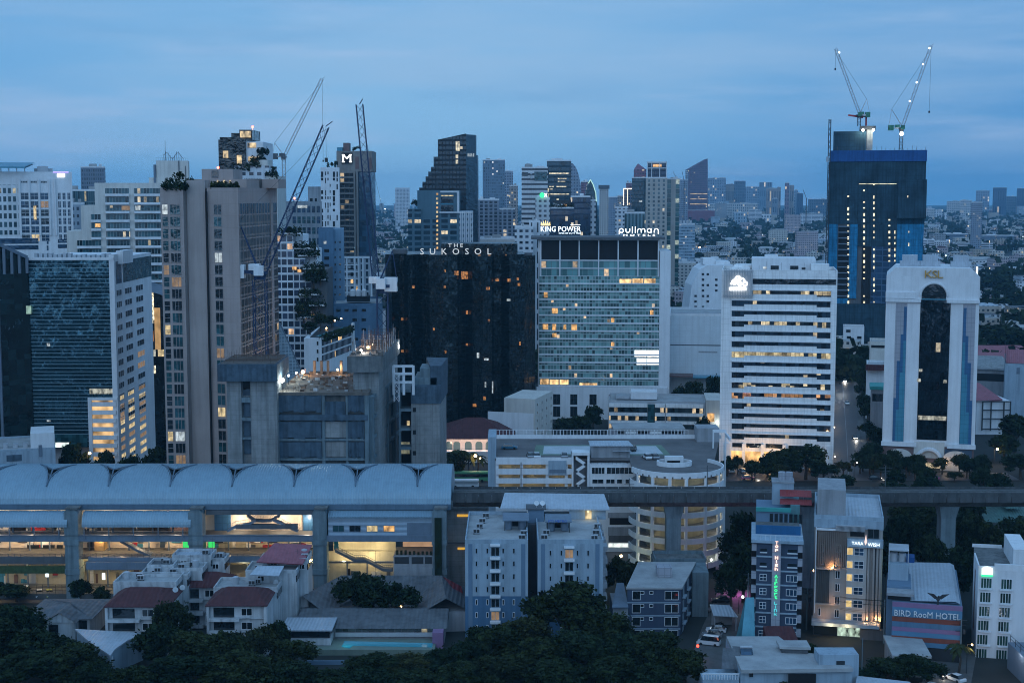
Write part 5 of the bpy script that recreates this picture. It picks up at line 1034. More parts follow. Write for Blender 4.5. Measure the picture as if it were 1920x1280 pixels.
# cream stepped condominium
Y=545.0;x=lambda p:xat(p,420,Y);t=thing('stepped_condominium','cream stepped condominium with teal balcony rows and rooftop aerials','building',(x(230),Y,0));claim(x(128),x(345),Y,Y+30);face(t,.7)
zt=zat(343,Y);b=MB();b.box(x(181),x(345),Y,Y+28,0,zt).box(x(155),x(181)-.02,Y+.3,Y+28,0,zat(385,Y)).box(x(128),x(155)-.02,Y+.6,Y+28,0,zat(433,Y));b.build('wall',M['cream'],t)
b=MB();b.box(x(292),x(351),Y+6,Y+20,zt,zat(301,Y+6)).box(x(278),x(292)-.02,Y+6,Y+18,zt,zat(333,Y+6));b.build('penthouse',M['cream'],t);MB().box(x(287),x(291),Y+5.5,Y+10,zat(345,Y),zat(308,Y)).build('flank_panel',M['bluesteel'],t)
gcond=facade('condo_teal_glass',(.30,.34,.34),(.02,.06,.07),1.15,9,.9,1.0,.05,(1,.8,.5),.8,gr=.08,gvar=.9)
for i in range(11):
 y0=353+16.2*i
 for p0,p1,st_ in((200,243,0),(252,300,0),(173,191,3),(147,190,6)):
  if i<st_ or(p0==173 and i>=6):continue
  MB().box(x(p0),x(p1),Y-.1,Y,zat(y0+10,Y),zat(y0,Y)).build('balcony_glazing',gcond,t);MB().box(x(p0),x(p1),Y-1.3,Y-.12,zat(y0+14.6,Y),zat(y0+10.4,Y)).build('balcony_parapet',M['white'],t)
pane(t,180,190,419,426,Y,'l_warm','lit_window',.14);pane(t,228,243,386,394,Y,'l_dim','lit_window',.14);pane(t,253,262,386,394,Y,'l_cool','lit_window',.14)
b=MB();za=zat(301,Y+6)
for k in range(9):p=306+4*k;b.bar((x(p),Y+8,za),(x(p),Y+8,za+(2.6+1.2*math.sin(k*1.2))),.09);b.bar((x(p),Y+8,za+2+1.2*math.sin(k*1.2)),(x(p+4),Y+8,za+2+1.2*math.sin(k*1.2+1.2)),.11)
b.bar((x(309),Y+8,za),(x(309),Y+8,zat(263,Y+8)),.09)
for k in range(16):p=292+59*k/15;b.bar((x(p),Y+6.2,za),(x(p),Y+6.2,za+1),.04)
b.bar((x(292),Y+6.2,za+1),(x(351),Y+6.2,za+1),.04);b.build('aerial',M['dark'],t)
b=MB();b.bar((x(334),Y+5.8,zt),(x(334),Y+5.8,za),.25).bar((x(346),Y+5.8,zt),(x(346),Y+5.8,za-2),.2);b.build('pipe',M['greyd'],t)
# plainer neighbours on the left
fW=dict(grey=facade('grey_tower_grid',(.16,.19,.24),(.05,.08,.11),1.6,3.0,.6,.55,.02),net=facade('grey_blue_sheath',(.14,.20,.26),(.09,.13,.18),2.2,3.1,.55,.5,.02,(1,.9,.8),1.0),white=facade('white_block_grid',(.55,.57,.60),(.05,.06,.08),3.4,3.3,.55,.45,.03,(1,.8,.5),.8),stripes=facade('white_black_bands',(.62,.63,.65),(.02,.022,.03),30,3.6,1.0,.42,.0),teal=facade('dark_teal_tower',(.03,.06,.075),(.015,.045,.06),1.6,3.8,.9,.8,.03,(1,.85,.5),1.2,gr=.08),navy=facade('navy_glass_tower',(.03,.045,.075),(.015,.03,.055),1.7,3.6,.86,.75,.03,(1,.85,.6),.8,gr=.08),blue=facade('pale_blue_block',(.34,.42,.50),(.10,.15,.20),2.6,3.4,.7,.5,.02,(1,.85,.6),.7),beige=facade('beige_tower_bands',(.40,.37,.34),(.06,.10,.11),4.2,3.5,.42,.6,.05,(1,.85,.6),.7),pink=facade('mauve_tower',(.22,.12,.16),(.06,.05,.08),2.4,3.4,.8,.45,.03,(1,.8,.5),.8),dim=facade('hazy_tower_grid',(.24,.28,.34),(.07,.09,.13),3,3.3,.6,.5,.04,(1,.8,.5),.9),dark=facade('dark_tower_grid',(.10,.12,.16),(.03,.04,.06),2.8,3.3,.66,.6,.05,(1,.8,.5),.9),apart=facade('dark_balcony_block',(.22,.25,.30),(.03,.04,.055),4.2,3.1,.62,.7,.03,(1,.85,.6),.8),warm=facade('warm_grey_tower',(.30,.27,.26),(.08,.08,.09),3,3.4,.55,.5,.06,(1,.75,.4),.9),cream=facade('cream_flats_grid',(.50,.48,.46),(.06,.07,.08),3.6,3.0,.5,.45,.04,(1,.8,.5),.7))
block('slim grey tower standing behind the white hotel sign',152,195,312,1050,40,fW['grey'],name='office_tower')
block('low glass pavilion building between white hotel and stepped condominium',126,181,355,820,40,facade('streaky_glass',(.12,.17,.19),(.03,.07,.085),1.2,7,.8,.9,.05,(1,.8,.4),.5),name='office_block');block('small pale grid building wedged left of the stepped condominium',126,156,380,700,30,facade('small_pale_grid',(.36,.40,.45),(.05,.06,.08),2.2,3.6,.5,.45,.02),name='office_block')
Y=620.0;x=lambda p:xat(p,300,Y);t=thing('planted_tower','dark glass tower top with planted ledges rising behind the brown tower','building',(x(465),Y,0));claim(x(410),x(520),Y,Y+34)
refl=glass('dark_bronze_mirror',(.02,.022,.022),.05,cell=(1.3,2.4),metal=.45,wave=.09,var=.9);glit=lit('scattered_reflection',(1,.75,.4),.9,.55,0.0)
MB().box(x(410),x(461),Y,Y+26,0,zat(262,Y)).box(x(411),x(432),Y+2,Y+22,zat(262,Y)+.02,zat(257,Y)).build('glass_wall',refl,t);MB().box(x(432),x(448),Y+3,Y+22,zat(262,Y)+.02,zat(249,Y)).box(x(448),x(472),Y+2,Y+22,zat(262,Y)+.02,zat(243,Y)).build('upper_block',refl,t)
MB().box(x(461)+.05,x(493),Y+1,Y+26,0,zat(266,Y)).build('white_flank',M['white'],t)
for a in((418,428,283,296),(444,453,291,307),(464,480,268,277),(465,488,294,303),(450,470,246,258)):pane(t,*a,Y+(.0 if a[0]<460 else.8),glit,'painted_glint',.1)  # these panes emit light to imitate scattered reflections
MB().box(x(440),x(505),Y-2,Y+20,0,zat(311,Y)).build('podium',fW['white'],t);MB().box(x(500),x(521),Y-2.5,Y+20,0,zat(330,Y)).box(x(486),x(503),Y-1.9,Y+10,zat(311,Y)+.02,zat(300,Y)).build('terrace_block',M['cream'],t)
for p0,p1,yy,dy in((462,490,311,-2.2),(470,500,300,-1),(482,504,286,0),(498,522,329,-2.6),(440,470,318,-2.4),(506,523,345,-2.7)):planting(x(p0),x(p1),Y+dy,zat(yy,Y),2.6,220,t,hang=1.2)
for k,(p,yy)in enumerate(((512,320),(490,300),(494,284),(476,306))):tree((x(p),Y-1,zat(yy+8,Y)),3.8,1.9,('small palm-like tree on the outermost ledge of the planted tower','dark shrub on the middle ledge of the planted tower','highest shrub on the planted tower flank','shrub on the white-framed ledge of the planted tower')[k],'bush',name='ledge_shrub',cat='shrub')
b=MB();bulb(b,(x(470),Y+6,zat(237,Y)),.5);b.bar((x(470),Y+6,zat(243,Y)),(x(470),Y+6,zat(237,Y)),.1);b.build('beacon',M['e_red'],t)
Y=690.0;t,X0,X1,zt=block('grey office with tall window rows behind the blue crane',526,603,378,Y,30,'grey',name='office_block',plant=False);x=lambda p:xat(p,420,Y)
for y0 in(386,406,426,446,466):
 for p in range(552,600,9):put(win_mesh(1.7,zat(y0,Y)-zat(y0+13,Y),'grey',random.choice(['g_blue','g_teal']),1,2),'window',t,(X0,Y),(X1,Y),x(p)-X0,zat(y0+13,Y))
pane(t,558,576,385,390,Y,'l_cool','lit_window',.16);MB().box(x(578),x(602),Y+4,Y+20,zt-1,zat(350,Y+4)).build('roof_room',M['grey'],t);pane(t,583,588,372,378,Y+4,'black','opening',.1);pane(t,592,596,372,378,Y+4,'black','opening',.1)
Y=770.0;t,X0,X1,zt=block('white slab with irregular black window slits beside the tower with letter M',601,636,314,Y,24,'white',name='apartment_slab',plant=False);x=lambda p:xat(p,380,Y)
random.seed(21)
for i in range(11):
 y0=322+11.6*i
 for p,w_ in((604,1.9),(610.5,.8),(615,1.0),(619,.8),(626,2.0),(632,1.2)):
  if random.random()<.72:pane(t,p-w_,p+w_,y0,y0+random.choice((5,7,10)),Y,'black','window',.08)
tree((x(618),Y+6,zt-1),4.2,2.6,'dark tree crown on the roof of the white slab','bush',name='roof_tree');tree((x(626),Y+8,zt-1),5.0,2.2,'taller dark tree beside it at the roof edge of the white slab','bush',name='roof_tree')
Y=815.0;x=lambda p:xat(p,420,Y);t=thing('residential_tower','brown residential tower with white letter M sign and blue glass corner','building',(x(664),Y,0));claim(x(632),x(697),Y,Y+30)
MB().box(x(634),x(672),Y,Y+28,0,zat(322,Y)).build('wall',M['taupe'],t);MB().box(x(632),x(698),Y+1,Y+27,zat(321.8,Y),zat(283,Y)).build('crown_block',M['taupe'],t)
cb=glass('corner_blue_glass',(.02,.06,.10),.06,cell=(2.2,3.1));MB().box(x(672)+.05,x(696),Y+2,Y+28,0,zat(322,Y)).build('glass_corner',cb,t)
gbal=facade('balcony_recess',(.10,.09,.085),(.02,.022,.025),2.6,9,.8,1,.12,(1,.75,.45),.7)
for i in range(23):
 y0=324.5+10.1*i
 if y0>540:break
 MB().box(x(638),x(664),Y-.1,Y,zat(y0+6.5,Y),zat(y0,Y)).build('balcony_glazing',gbal,t);MB().box(x(637),x(665),Y-1.5,Y-.12,zat(y0+9.2,Y),zat(y0+6.7,Y)).build('balcony_parapet',M['taupe'],t)
b=MB()
for p in(636,666,671):b.box(x(p)-.5,x(p)+.5,Y-1.7,Y,zat(540,Y),zat(322,Y))
b.build('pilaster',M['taupe'],t)
MB().box(x(642),x(662),Y+.4,Y+.9,zat(307,Y),zat(286.5,Y)).build('sign_board',M['black'],t);lettering('M','sign_letter',M['e_white'],t,(x(651.7),Y+.2),zat(297,Y),4.3,4.9,out=.1)
sb=MB();zq=zat(297,Y)
for dx in(-2.05,2.05):
 for dz in(-2.0,2.0):sb.box(x(651.7)+dx-.75,x(651.7)+dx+.75,Y+.05,Y+.2,zq+dz-.25,zq+dz+.25)
sb.build('letter_serif',M['e_white'],t)
for a in((666,673,294,317),(691,697,296,318)):pane(t,*a,Y+.9,'brown','panel',.2)
MB().box(x(643),x(654),Y+6,Y+14,zat(283,Y),zat(268,Y+6)).build('roof_room',M['brown'],t);MB().box(x(632),x(642),Y+4,Y+9,zat(283,Y)+.02,zat(276,Y)).build('roof_room',M['teal'],t)
tree((x(667),Y+8,zat(283,Y)),3.6,3.2,'round tree on the roof beside the crane jib above letter M','bush',name='roof_tree')
b=MB();b.box(x(633),x(697),Y-2,Y-1.6,zat(484,Y),zat(480,Y))
for p in(634,650,665,672,680,696):b.box(x(p)-.45,x(p)+.45,Y-2,Y-1.6,zat(640,Y),zat(484,Y))
for k in range(9):b.box(x(645),x(672),Y-1.95,Y-1.65,zat(496+13*k,Y)-.35,zat(496+13*k,Y)+.35)
b.build('white_frame',M['white'],t);MB().box(x(634),x(696),Y-1.5,Y-.12,0,zat(485,Y)).build('lower_wall',facade('lower_windows',(.40,.42,.45),(.02,.03,.045),2.9,4.0,.5,.7,.03),t)
Y=610.0;x=lambda p:xat(p,520,Y);t,X0,X1,zt=block('steel blue slab with few dark windows between terraces and tower',597,625,429,Y,26,'bluebld',name='blue_slab',plant=False);MB().box(x(625)+.05,x(646),Y+3,Y+24,0,zat(429.5,Y)).build('wing',mat('pale_steel_blue',(.15,.25,.35),.75,.12,.15,.25),t)
for y0 in(467,481,495):pane(t,608,617,y0,y0+6,Y,'black','window',.1)
pane(t,607,612,452,457,Y,'l_cool','lit_window',.1)
for k in range(9):
 for p in(630,639):pane(t,p-1.2,p+1.2,452+14*k,456+14*k,Y+3,'g_dark','window',.1)
Y=585.0;x=lambda p:xat(p,600,Y);t,X0,X1,zt=block('low steel blue building with a row of white roof tanks',626,717,569,Y,40,'bluebld',name='blue_block',plant=False)
for p,ys in((635,(579,)),(650,(579,)),(665,(579,597)),(682,(579,597,615)),(667,(633,))):
 for y0 in ys:pane(t,p-4,p+4,y0,y0+5,Y,'g_dark','window',.1)
MB().box(x(650),x(694),Y+10,Y+20,zt,zat(556,Y+10)).build('roof_room',M['black'],t)
b=MB()
for p in(661,672,683):b.cyl((x(p),Y+14),1.15,zat(556,Y+10)+.02,zat(545,Y+12),0,14).cyl((x(p),Y+14),1.15,zat(545,Y+12),zat(542,Y+12),0,14,.3)
b.build('water_tank',M['white'],t)
# terraced white building with hanging gardens
Y=560.0;x=lambda p:xat(p,520,Y);t=thing('terraced_building','white grid building stepping down in planted terraces','building',(x(550),Y,0));claim(x(500),x(620),Y,Y+30)
gt=facade('terrace_white_grid',(.56,.58,.61),(.025,.035,.06),2.35,3.05,.84,.72,.02,(1,.6,.3),.9,gvar=.8)
gy=[(505,552,437,0),(552,572,484,.3),(572,583,500,.6)]
for p0,p1,y0,d in gy:MB().box(x(p0),x(p1)-.02,Y+d,Y+26,0,zat(y0,Y)).build('terrace_block',gt,t)
fl=MB();fl.box(x(552),x(566),Y+4,Y+20,zat(484,Y)+.02,zat(440,Y)).box(x(566),x(590),Y+5,Y+22,0,zat(468,Y));fl.build('plain_flank',M['white'],t)
tr_=[(520,566,434,-.5),(548,590,462,1),(555,596,476,1.5),(566,606,500,0),(575,612,520,-1),(560,600,548,-1.5),(556,610,568,-2),(556,600,590,-2.5)]
b=MB()
for p0,p1,y0,d in tr_:b.box(x(p0)+.5,x(p1),Y+d-.8,Y+d+3.5,zat(y0+5,Y),zat(y0+2,Y))
b.build('terrace_slab',M['white'],t)
for p0,p1,y0,d in tr_:planting(x(p0),x(p1)+.5,Y+d-1,zat(y0+2,Y),3.2,330,t,depth=2.5,hang=1.6)
MB().box(x(556),x(612),Y+1.2,Y+20,0,zat(505,Y)).build('rear_block',M['greyd'],t)
for a in((558,565,505,510),(566,572,575,580),(584,592,588,592),(560,564,582,586),(572,576,594,597),(548,556,500,506)):pane(t,*a,Y-.3,'l_warm','terrace_lamp',.4)
tn=('tree on the top terrace of the white grid building','dark tree halfway down the planted terraces','spreading tree on the lowest planted terrace','tree behind the terrace planting beside the blue slab')
for k,(p,yy,hh_,r_)in enumerate(((545,436,3.5,2.0),(590,535,8,4.5),(570,600,8,4.5),(602,530,7,3.5))):tree((x(p),Y-2.5,zat(yy,Y)-1),hh_,r_,tn[k],'mid',name='terrace_tree')
Y=470.0;x=lambda p:xat(p,650,Y);t=thing('glass_slope','steep sloping glass atrium roof with square grid','glass roof',(x(540),Y,0));gs=facade('atrium_grid',(.26,.33,.38),(.10,.15,.19),1.1,1.1,.8,.8,0,gr=.2,gvar=.3)
b=MB();A_,B_,C_,D_=(x(512),Y,zat(598,Y)),(x(526),Y,zat(606,Y)),(x(566),Y-2,zat(694,Y)),(x(512),Y-6,zat(716,Y));E_=(x(540),Y-6,zat(716,Y))
b.poly([A_,D_,E_,C_,B_]);b.build('glass_plane',gs,t);b=MB();b.bar(B_,C_,.2).bar(C_,(C_[0],C_[1],0),.3).bar(A_,(A_[0],A_[1],0),.3);b.build('frame',M['bluesteel'],t)
Y=515.0;A_,B_,C_=Vector((xat(570,650,Y),Y)),Vector((xat(602,650,Y),Y)),Vector((xat(663,650,Y+42),Y+42));t=thing('pool_roof_hotel','white low hotel with planted roof edge and turquoise roof pool','building',(A_.x,Y,0));claim(A_.x,C_.x,Y,Y+42)
zt=zat(634,Y);MB().prism([A_,B_,C_,C_+Vector((-14,6))],0,zt).build('wall',M['white'],t)
for y0 in(640,655,670):pane(t,594,597,y0,y0+7,Y,'black','window',.1)
gfl=facade('slatted_flank',(.45,.47,.50),(.02,.025,.035),1.6,20,.72,1,.04);dd=(C_-B_).normalized();Ln=(C_-B_).length
for i in range(3):z_=zt-.6-2.9*i;b=MB();b.wall(B_+dd*.8,C_-dd*3,.2,z_-2.3,z_,0,.1);b.build('window_band',gfl,t)
b=MB();b.wall(C_-dd*2.6,C_,.6,0,zt+2,0,.5);b.build('end_fin',M['white'],t)
pts=[B_+dd*1,C_-dd*2,C_+Vector((-13,3)),A_+Vector((2,2))];MB().prism(pts,zt+.02,zt+.3).build('roof_deck',M['dark'],t);MB().poly([(q.x,q.y,zt+.4)for q in(B_+dd*3,C_-dd*4,C_-dd*4+Vector((-3,2)),B_+dd*3+Vector((-3,1)))]).build('roof_pool',M['pool'],t)
b=MB();rnd=random.Random(4)
for k in range(900):
 s_=rnd.random();q=B_+dd*(1+(Ln-3)*s_);p=Vector((q.x+rnd.uniform(-.8,1.2),q.y+rnd.uniform(-1,.8),zt+rnd.uniform(-1.4,1.0)));w_=rnd.uniform(.25,.6);t1=Vector((rnd.gauss(0,1),rnd.gauss(0,1),rnd.gauss(0,1))).normalized();t2=t1 .orthogonal().normalized();b.poly([p-t1*w_,p+t2*w_,p+t1*w_,p-t2*w_])
b.build('edge_planting',M['leaf'],t)
tn=('dark tree at the near end of the roof pool','larger dark tree behind the roof pool','tree at the far end of the roof pool')
for k,s_ in enumerate((.2,.5,.85)):q=B_+dd*(Ln*s_)+Vector((-7,3));tree((q.x,q.y,zt+.2),5+2*(k==1),3.2,tn[k],'mid',name='roof_tree')
for p in((628,601),(640,597),(612,615)):b=MB();bulb(b,(xat(p[0],p[1],Y+30),Y+30,zat(p[1],Y+30)),.3);b.build('garden_lamp',M['e_warm'],t)
Y=408.0;t,X0,X1,zt=block('white weathered workshop building with raised stair head',-40,100,842,Y,24,'bluewall',name='workshop',plant=False,par=.6);x=lambda p:xat(p,840,Y)
MB().box(x(56),x(99),Y+1,Y+14,zt-.4,zat(815,Y)).build('stair_head',M['white'],t);b=MB()
for k in range(5):b.box(x(-30+18*k),x(-22+18*k),Y+6,Y+9,zt-.55,zt+.5)
b.build('roof_plant',M['steel'],t);pane(t,13,40,852,864,Y,'tarp','window',.1);pane(t,70,76,836,858,Y,'bluesteel','downpipe',.2)
# colonial hall with maroon hipped roof
Y=505.0;x=lambda p:xat(p,840,Y);t=thing('arcaded_hall','cream arcaded hall with maroon hipped roof behind the station','building',(x(885),Y,0));X0,X1=x(815),x(960);claim(X0,X1,Y,Y+30)
ze=zat(822,Y);hallw=mat('pinkish_render',(.62,.53,.50),.75,.08,.2,.1);MB().box(X0,X1,Y,Y+26,0,ze).build('wall',hallw,t)
zr=zat(782,Y+13);b=MB();e=1.2;q=[(X0-e,Y-e,ze),(X1+e,Y-e,ze),(X1+e,Y+26+e,ze),(X0-e,Y+26+e,ze)];r1,r2=(X0+11,Y+13,zr),(X1-11,Y+13,zr)
b.poly([q[0],q[1],r2,r1]);b.poly([q[1],q[2],r2]);b.poly([q[2],q[3],r1,r2]);b.poly([q[3],q[0],r1]);b.build('roof',M['redroof'],t);b=MB();b.box(X0-.6,X1+.6,Y-.6,Y,ze-1.0,ze-.05);b.build('cornice',hallw,t)
aw=glass('pale_arch_glass',(.10,.16,.17),.15)
for p in(842,856.5,878,898,917,936):
 c=x(p);r_=1.25;zc_=zat(833,Y);b=MB();b.poly([(c+r_*math.cos(math.pi*k/12),Y-.05,zc_+r_*math.sin(math.pi*k/12))for k in range(13)]+[(c-r_,Y-.05,zat(864,Y)),(c+r_,Y-.05,zat(864,Y))]);b.build('arch_window',aw,t)
 b=MB()
 for k in range(12):a0,a1=math.pi*k/12,math.pi*(k+1)/12;b.bar((c+1.5*math.cos(a0),Y-.1,zc_+1.5*math.sin(a0)),(c+1.5*math.cos(a1),Y-.1,zc_+1.5*math.sin(a1)),.2)
 b.build('arch_trim',hallw,t)
for k in range(5):point((x(846+20*k),Y-3,6),220,(1,.75,.55),.4,t)
MB().box(X0,X1,Y-5,Y-1,0,4.0).build('forecourt_wall',hallw,t)
# grey low-rise before the aqua hotel, cream side block
Y=558.0;t,X0,X1,zt=block('low office with pale bands and dark glass below the aqua hotel',1141,1322,752,Y,22,'steel',name='low_office',plant=False,par=.5);x=lambda p:xat(p,780,Y)
lowg=facade('low_office_glass',(.03,.035,.04),(.025,.04,.045),1.4,30,.95,1,.12,(1,.75,.45),.7,gr=.07,gvar=.8)
for p0,p1 in((1142,1214),(1228,1247),(1248,1318)):
 for y0,y1 in((764,773),(780,788),(795,803)):MB().box(x(p0),x(p1)-.05,Y-.3,Y,zat(y1,Y),zat(y0,Y)).build('ribbon_window',lowg,t)
 for y0,y1 in((756.5,763.5),(773.5,779.5),(788.5,794.5)):MB().box(x(p0),x(p1)-.05,Y-.7,Y,zat(y1,Y),zat(y0,Y)).build('pale_band',M['panel'],t)
MB().box(x(1214)+.05,x(1228)-.05,Y-.4,Y,0,zat(758,Y)).build('stair_glass',M['g_teal'],t)
MB().box(x(1182),x(1232),Y+5,Y+14,zt,zat(735,Y+5)).build('roof_room',M['white'],t);MB().box(x(1155),x(1180),Y+5,Y+12,zt,zat(743,Y+5)).build('roof_plant',M['steel'],t)
MB().box(x(1322)+.05,x(1352),Y-1,Y+20,0,zat(748,Y)).build('end_block',M['cream'],t);pane(t,1326,1339,773,789,Y-1,'l_warm','lit_window',.1);pane(t,1326,1339,795,812,Y-1,'g_dark','window',.1);point((x(1344),Y-3,zat(790,Y)),300,(.9,1,.9),.2,t)
Y=470.0;t=thing('long_shed','long low shed with worn roof behind the car park rail','shed',(xat(1220,812,Y),Y,0));MB().box(xat(1151,812,Y),xat(1284,812,Y),Y,Y+12,0,zat(806,Y)).build('wall',M['pinkgrey'],t);MB().box(xat(1150,800,Y),xat(1285,800,Y),Y-.5,Y+12.5,zat(806,Y)+.01,zat(803,Y)).build('roof',M['roofdeck'],t)
for p0,p1,m in((1157,1172,'black'),(1173,1193,'panel'),(1196,1216,'black'),(1219,1240,'panel'),(1241,1280,'black')):pane(t,p0,p1,808,813,Y,m,'door',.1)
Y=520.0;A_,B_=Vector((xat(1003,760,Y),Y)),Vector((xat(1036,760,Y+22),Y+22));t=thing('cream_flats','cream flats with small windows squeezed between black and aqua hotels','building',(A_.x,Y,0));dd=(B_-A_).normalized();n_=Vector((dd.y,-dd.x));claim(A_.x-8,B_.x,Y,Y+24)
MB().prism([A_,B_,B_-n_*12,A_-n_*12],0,zat(748,Y)).build('wall',M['cream'],t);MB().prism([A_-n_*12.1,A_-n_*12.1+Vector((-6,2)),A_-n_*3+Vector((-6,2)),A_-n_*.2+Vector((-.3,-.1))],0,zat(775,Y)).build('stair_block',M['white'],t)
for i in range(5):
 for k in range(4):put(win_mesh(1.3,1.1,'cream','g_dark',2,1),'window',t,A_,B_,3+6*k,zat(763,Y)-3.0*i)
 # white blocks behind the ribbon-window office
Y=660.0;x=lambda p:xat(p,540,Y);t=thing('stepped_white_block','white block with sloping left end and scattered square windows','building',(x(1330),Y,0));claim(x(1290),x(1372),Y,Y+30)
pts=[(x(1291),0),(x(1375),0),(x(1375),zat(497,Y)),(x(1326),zat(497,Y)),(x(1312),zat(505,Y)),(x(1297),zat(535,Y)),(x(1291),zat(585,Y))]
b=MB();b.poly([(a,Y,z)for a,z in pts]);b.poly([(a,Y+26,z)for a,z in pts[::-1]])
for(a,z),(c,z2)in zip(pts,pts[1:]+pts[:1]):b.poly([(a,Y,z),(a,Y+26,z),(c,Y+26,z2),(c,Y,z2)])
b.build('wall',M['white'],t);random.seed(9)
for i in range(8):
 for p in(1304,1318,1327,1343):
  if random.random()<.62 and not(p<1310 and i<3):pane(t,p-2.2,p+2.4,512+10.2*i,516+10.2*i,Y,'g_dark','window',.1)
b=MB();b.box(x(1322),x(1345),Y+8,Y+18,zat(497,Y),zat(484,Y+8)).box(x(1345)+.02,x(1372),Y+6,Y+20,zat(497,Y),zat(490,Y+6));b.build('roof_room',M['white'],t)
Y=610.0;t,X0,X1,zt=block('large blank pale metal-clad box beside the aqua hotel',1256,1362,588,Y,36,mat('metal_cladding',(.56,.61,.64),.5,.06,.15,.1,grid=(2.6,2.6),gdark=.9),name='metal_clad_block',plant=False);x=lambda p:xat(p,640,Y)
MB().box(x(1257),x(1362),Y-.06,Y,zat(648,Y),zat(646,Y)).build('shadow_joint',M['greyd'],t);MB().box(x(1310),x(1345),Y-.05,Y,zat(661,Y),zat(658,Y)).build('grille',M['grey'],t)
MB().box(x(1256),x(1300),Y-8,Y-.1,zat(706,Y-8)-.3,zat(700,Y)).build('tiled_awning',M['brown'],t);MB().box(x(1300)+.1,x(1352),Y-8,Y-.1,zat(709,Y-8),zat(707,Y-8)).build('green_awning',M['teal'],t)
# right edge: halls and houses beyond the arch tower
Y=770.0
for lab,p0,p1,y0,yr,Yq in(('long hall with dull pink roof farthest behind the arch tower',1775,1990,656,647,760),('long hall with dull pink roof nearer the arch tower',1775,1990,668,660,700)):
 xa,xb=xat(p0,y0,Yq),xat(p1,y0,Yq);t=thing('long_hall',lab,'building',((xa+xb)/2,Yq,0));claim(xa,xb,Yq,Yq+24);z1,z2=zat(y0+4,Yq),zat(yr,Yq+12);MB().box(xa,xb,Yq,Yq+24,0,z1).build('wall',M['brown'],t);b=MB();b.poly([(xa,Yq-1,z1),(xb,Yq-1,z1),(xb,Yq+12,z2),(xa,Yq+12,z2)]);b.poly([(xa,Yq+25,z1),(xa,Yq+12,z2),(xb,Yq+12,z2),(xb,Yq+25,z1)]);b.build('roof',M['reddeck'],t)
Y=640.0;t,X0,X1,zt=block('pale flat-roofed hall with dark open storey right of the arch tower',1800,1898,690,Y,34,'grey',name='workshop_hall',plant=False);b=MB();b.poly([(X0-1,Y-1,zt-.5),(X1,Y-1,zt-.5),(X1-4,Y+30,zt+2.5),(X0-1,Y+30,zt+2.5)]);b.build('sheet_roof',M['conc'],t);pane(t,1826,1895,700,714,Y,'black','opening',.1)
Y=590.0;t,X0,X1,zt=block('pale blue gabled building with small red roof at the right edge',1888,1990,683,Y,40,'bluewall',name='gabled_block',plant=False);b=MB();b.poly([(X0,Y-.2,zt),(X0,Y-.2,zt+3.5),(X0,Y+28,zt+6.5),(X0,Y+28,zt)]);b.poly([(X0+.3,Y,zt+.2),(X1,Y,zt+.2),(X1,Y+20,zt+4),(X0+.3,Y+20,zt+4)]);b.build('pitched_roof',M['reddeck'],t);pane(t,1908,1914,690,702,Y,'bluesteel','round_vent',.1)
Y=560.0;t=thing('black_framed_house','white house with black outside frame and pink pitched roof','building',(xat(1860,760,Y),Y,0));X0,X1=xat(1831,760,Y),xat(1894,760,Y);claim(X0,X1,Y,Y+22);zt=zat(751,Y);MB().box(X0,X1,Y,Y+20,0,zt).build('wall',M['white'],t)
b=MB();q=[(X0-1,Y-.5,zt),(X1-3,Y-.5,zt+.5),(X1-6,Y+20,zt+4.5),(X0-3,Y+20,zt+5)];b.poly(q);b.poly([(X0-1,Y-.5,zt-.4),(X0-3,Y+20,zt+4.6),(X1-6,Y+20,zt+4.1),(X1-3,Y-.5,zt+.1)]);b.build('roof',M['reddeck'],t)
b=MB()
for p in(1841,1857,1881,1893):a=xat(p,760,Y);b.box(a-.22,a+.22,Y-1.2,Y-.8,zat(806,Y),zat(752,Y))
for y0 in(752,768,784,803):b.box(xat(1840,760,Y),xat(1894,760,Y),Y-1.15,Y-.85,zat(y0,Y)-.2,zat(y0,Y)+.2)
b.build('outer_frame',M['dark'],t)
Y=560.0;t,X0,X1,zt=block('small white three-storey house left of the netted tower foot',1582,1620,612,800,14,'white',name='house',plant=False)
for p,y0 in((1591,618),(1592,630),(1592,641),(1611,630),(1610,641)):pane(t,p-4,p+4,y0,y0+5,800,'g_dark','window',.1)
t,X0,X1,zt=block('white two-storey house beside the arch tower flank',1632,1664,640,640,16,'cream',name='house',plant=False);pane(t,1634,1662,647,652,640,'black','opening',.1)
t,X0,X1,zt=block('white house with maroon porch roof left of the arch tower',1626,1660,682,600,14,'white',name='house',plant=False);b=MB();b.box(X0-.5,X1,597,600,zt-2.5,zt-.2);b.build('porch_roof',M['redroof'],t)
t,X0,X1,zt=block('small house with green roof among street trees',1634,1658,730,545,12,'grey',name='house',plant=False);b=MB();b.box(X0-.6,X1+.6,544,557,zt,zt+1.2);b.build('roof_sheet',M['canopyg'],t);pane(t,1636,1655,738,752,545,'g_dark','window',.1)
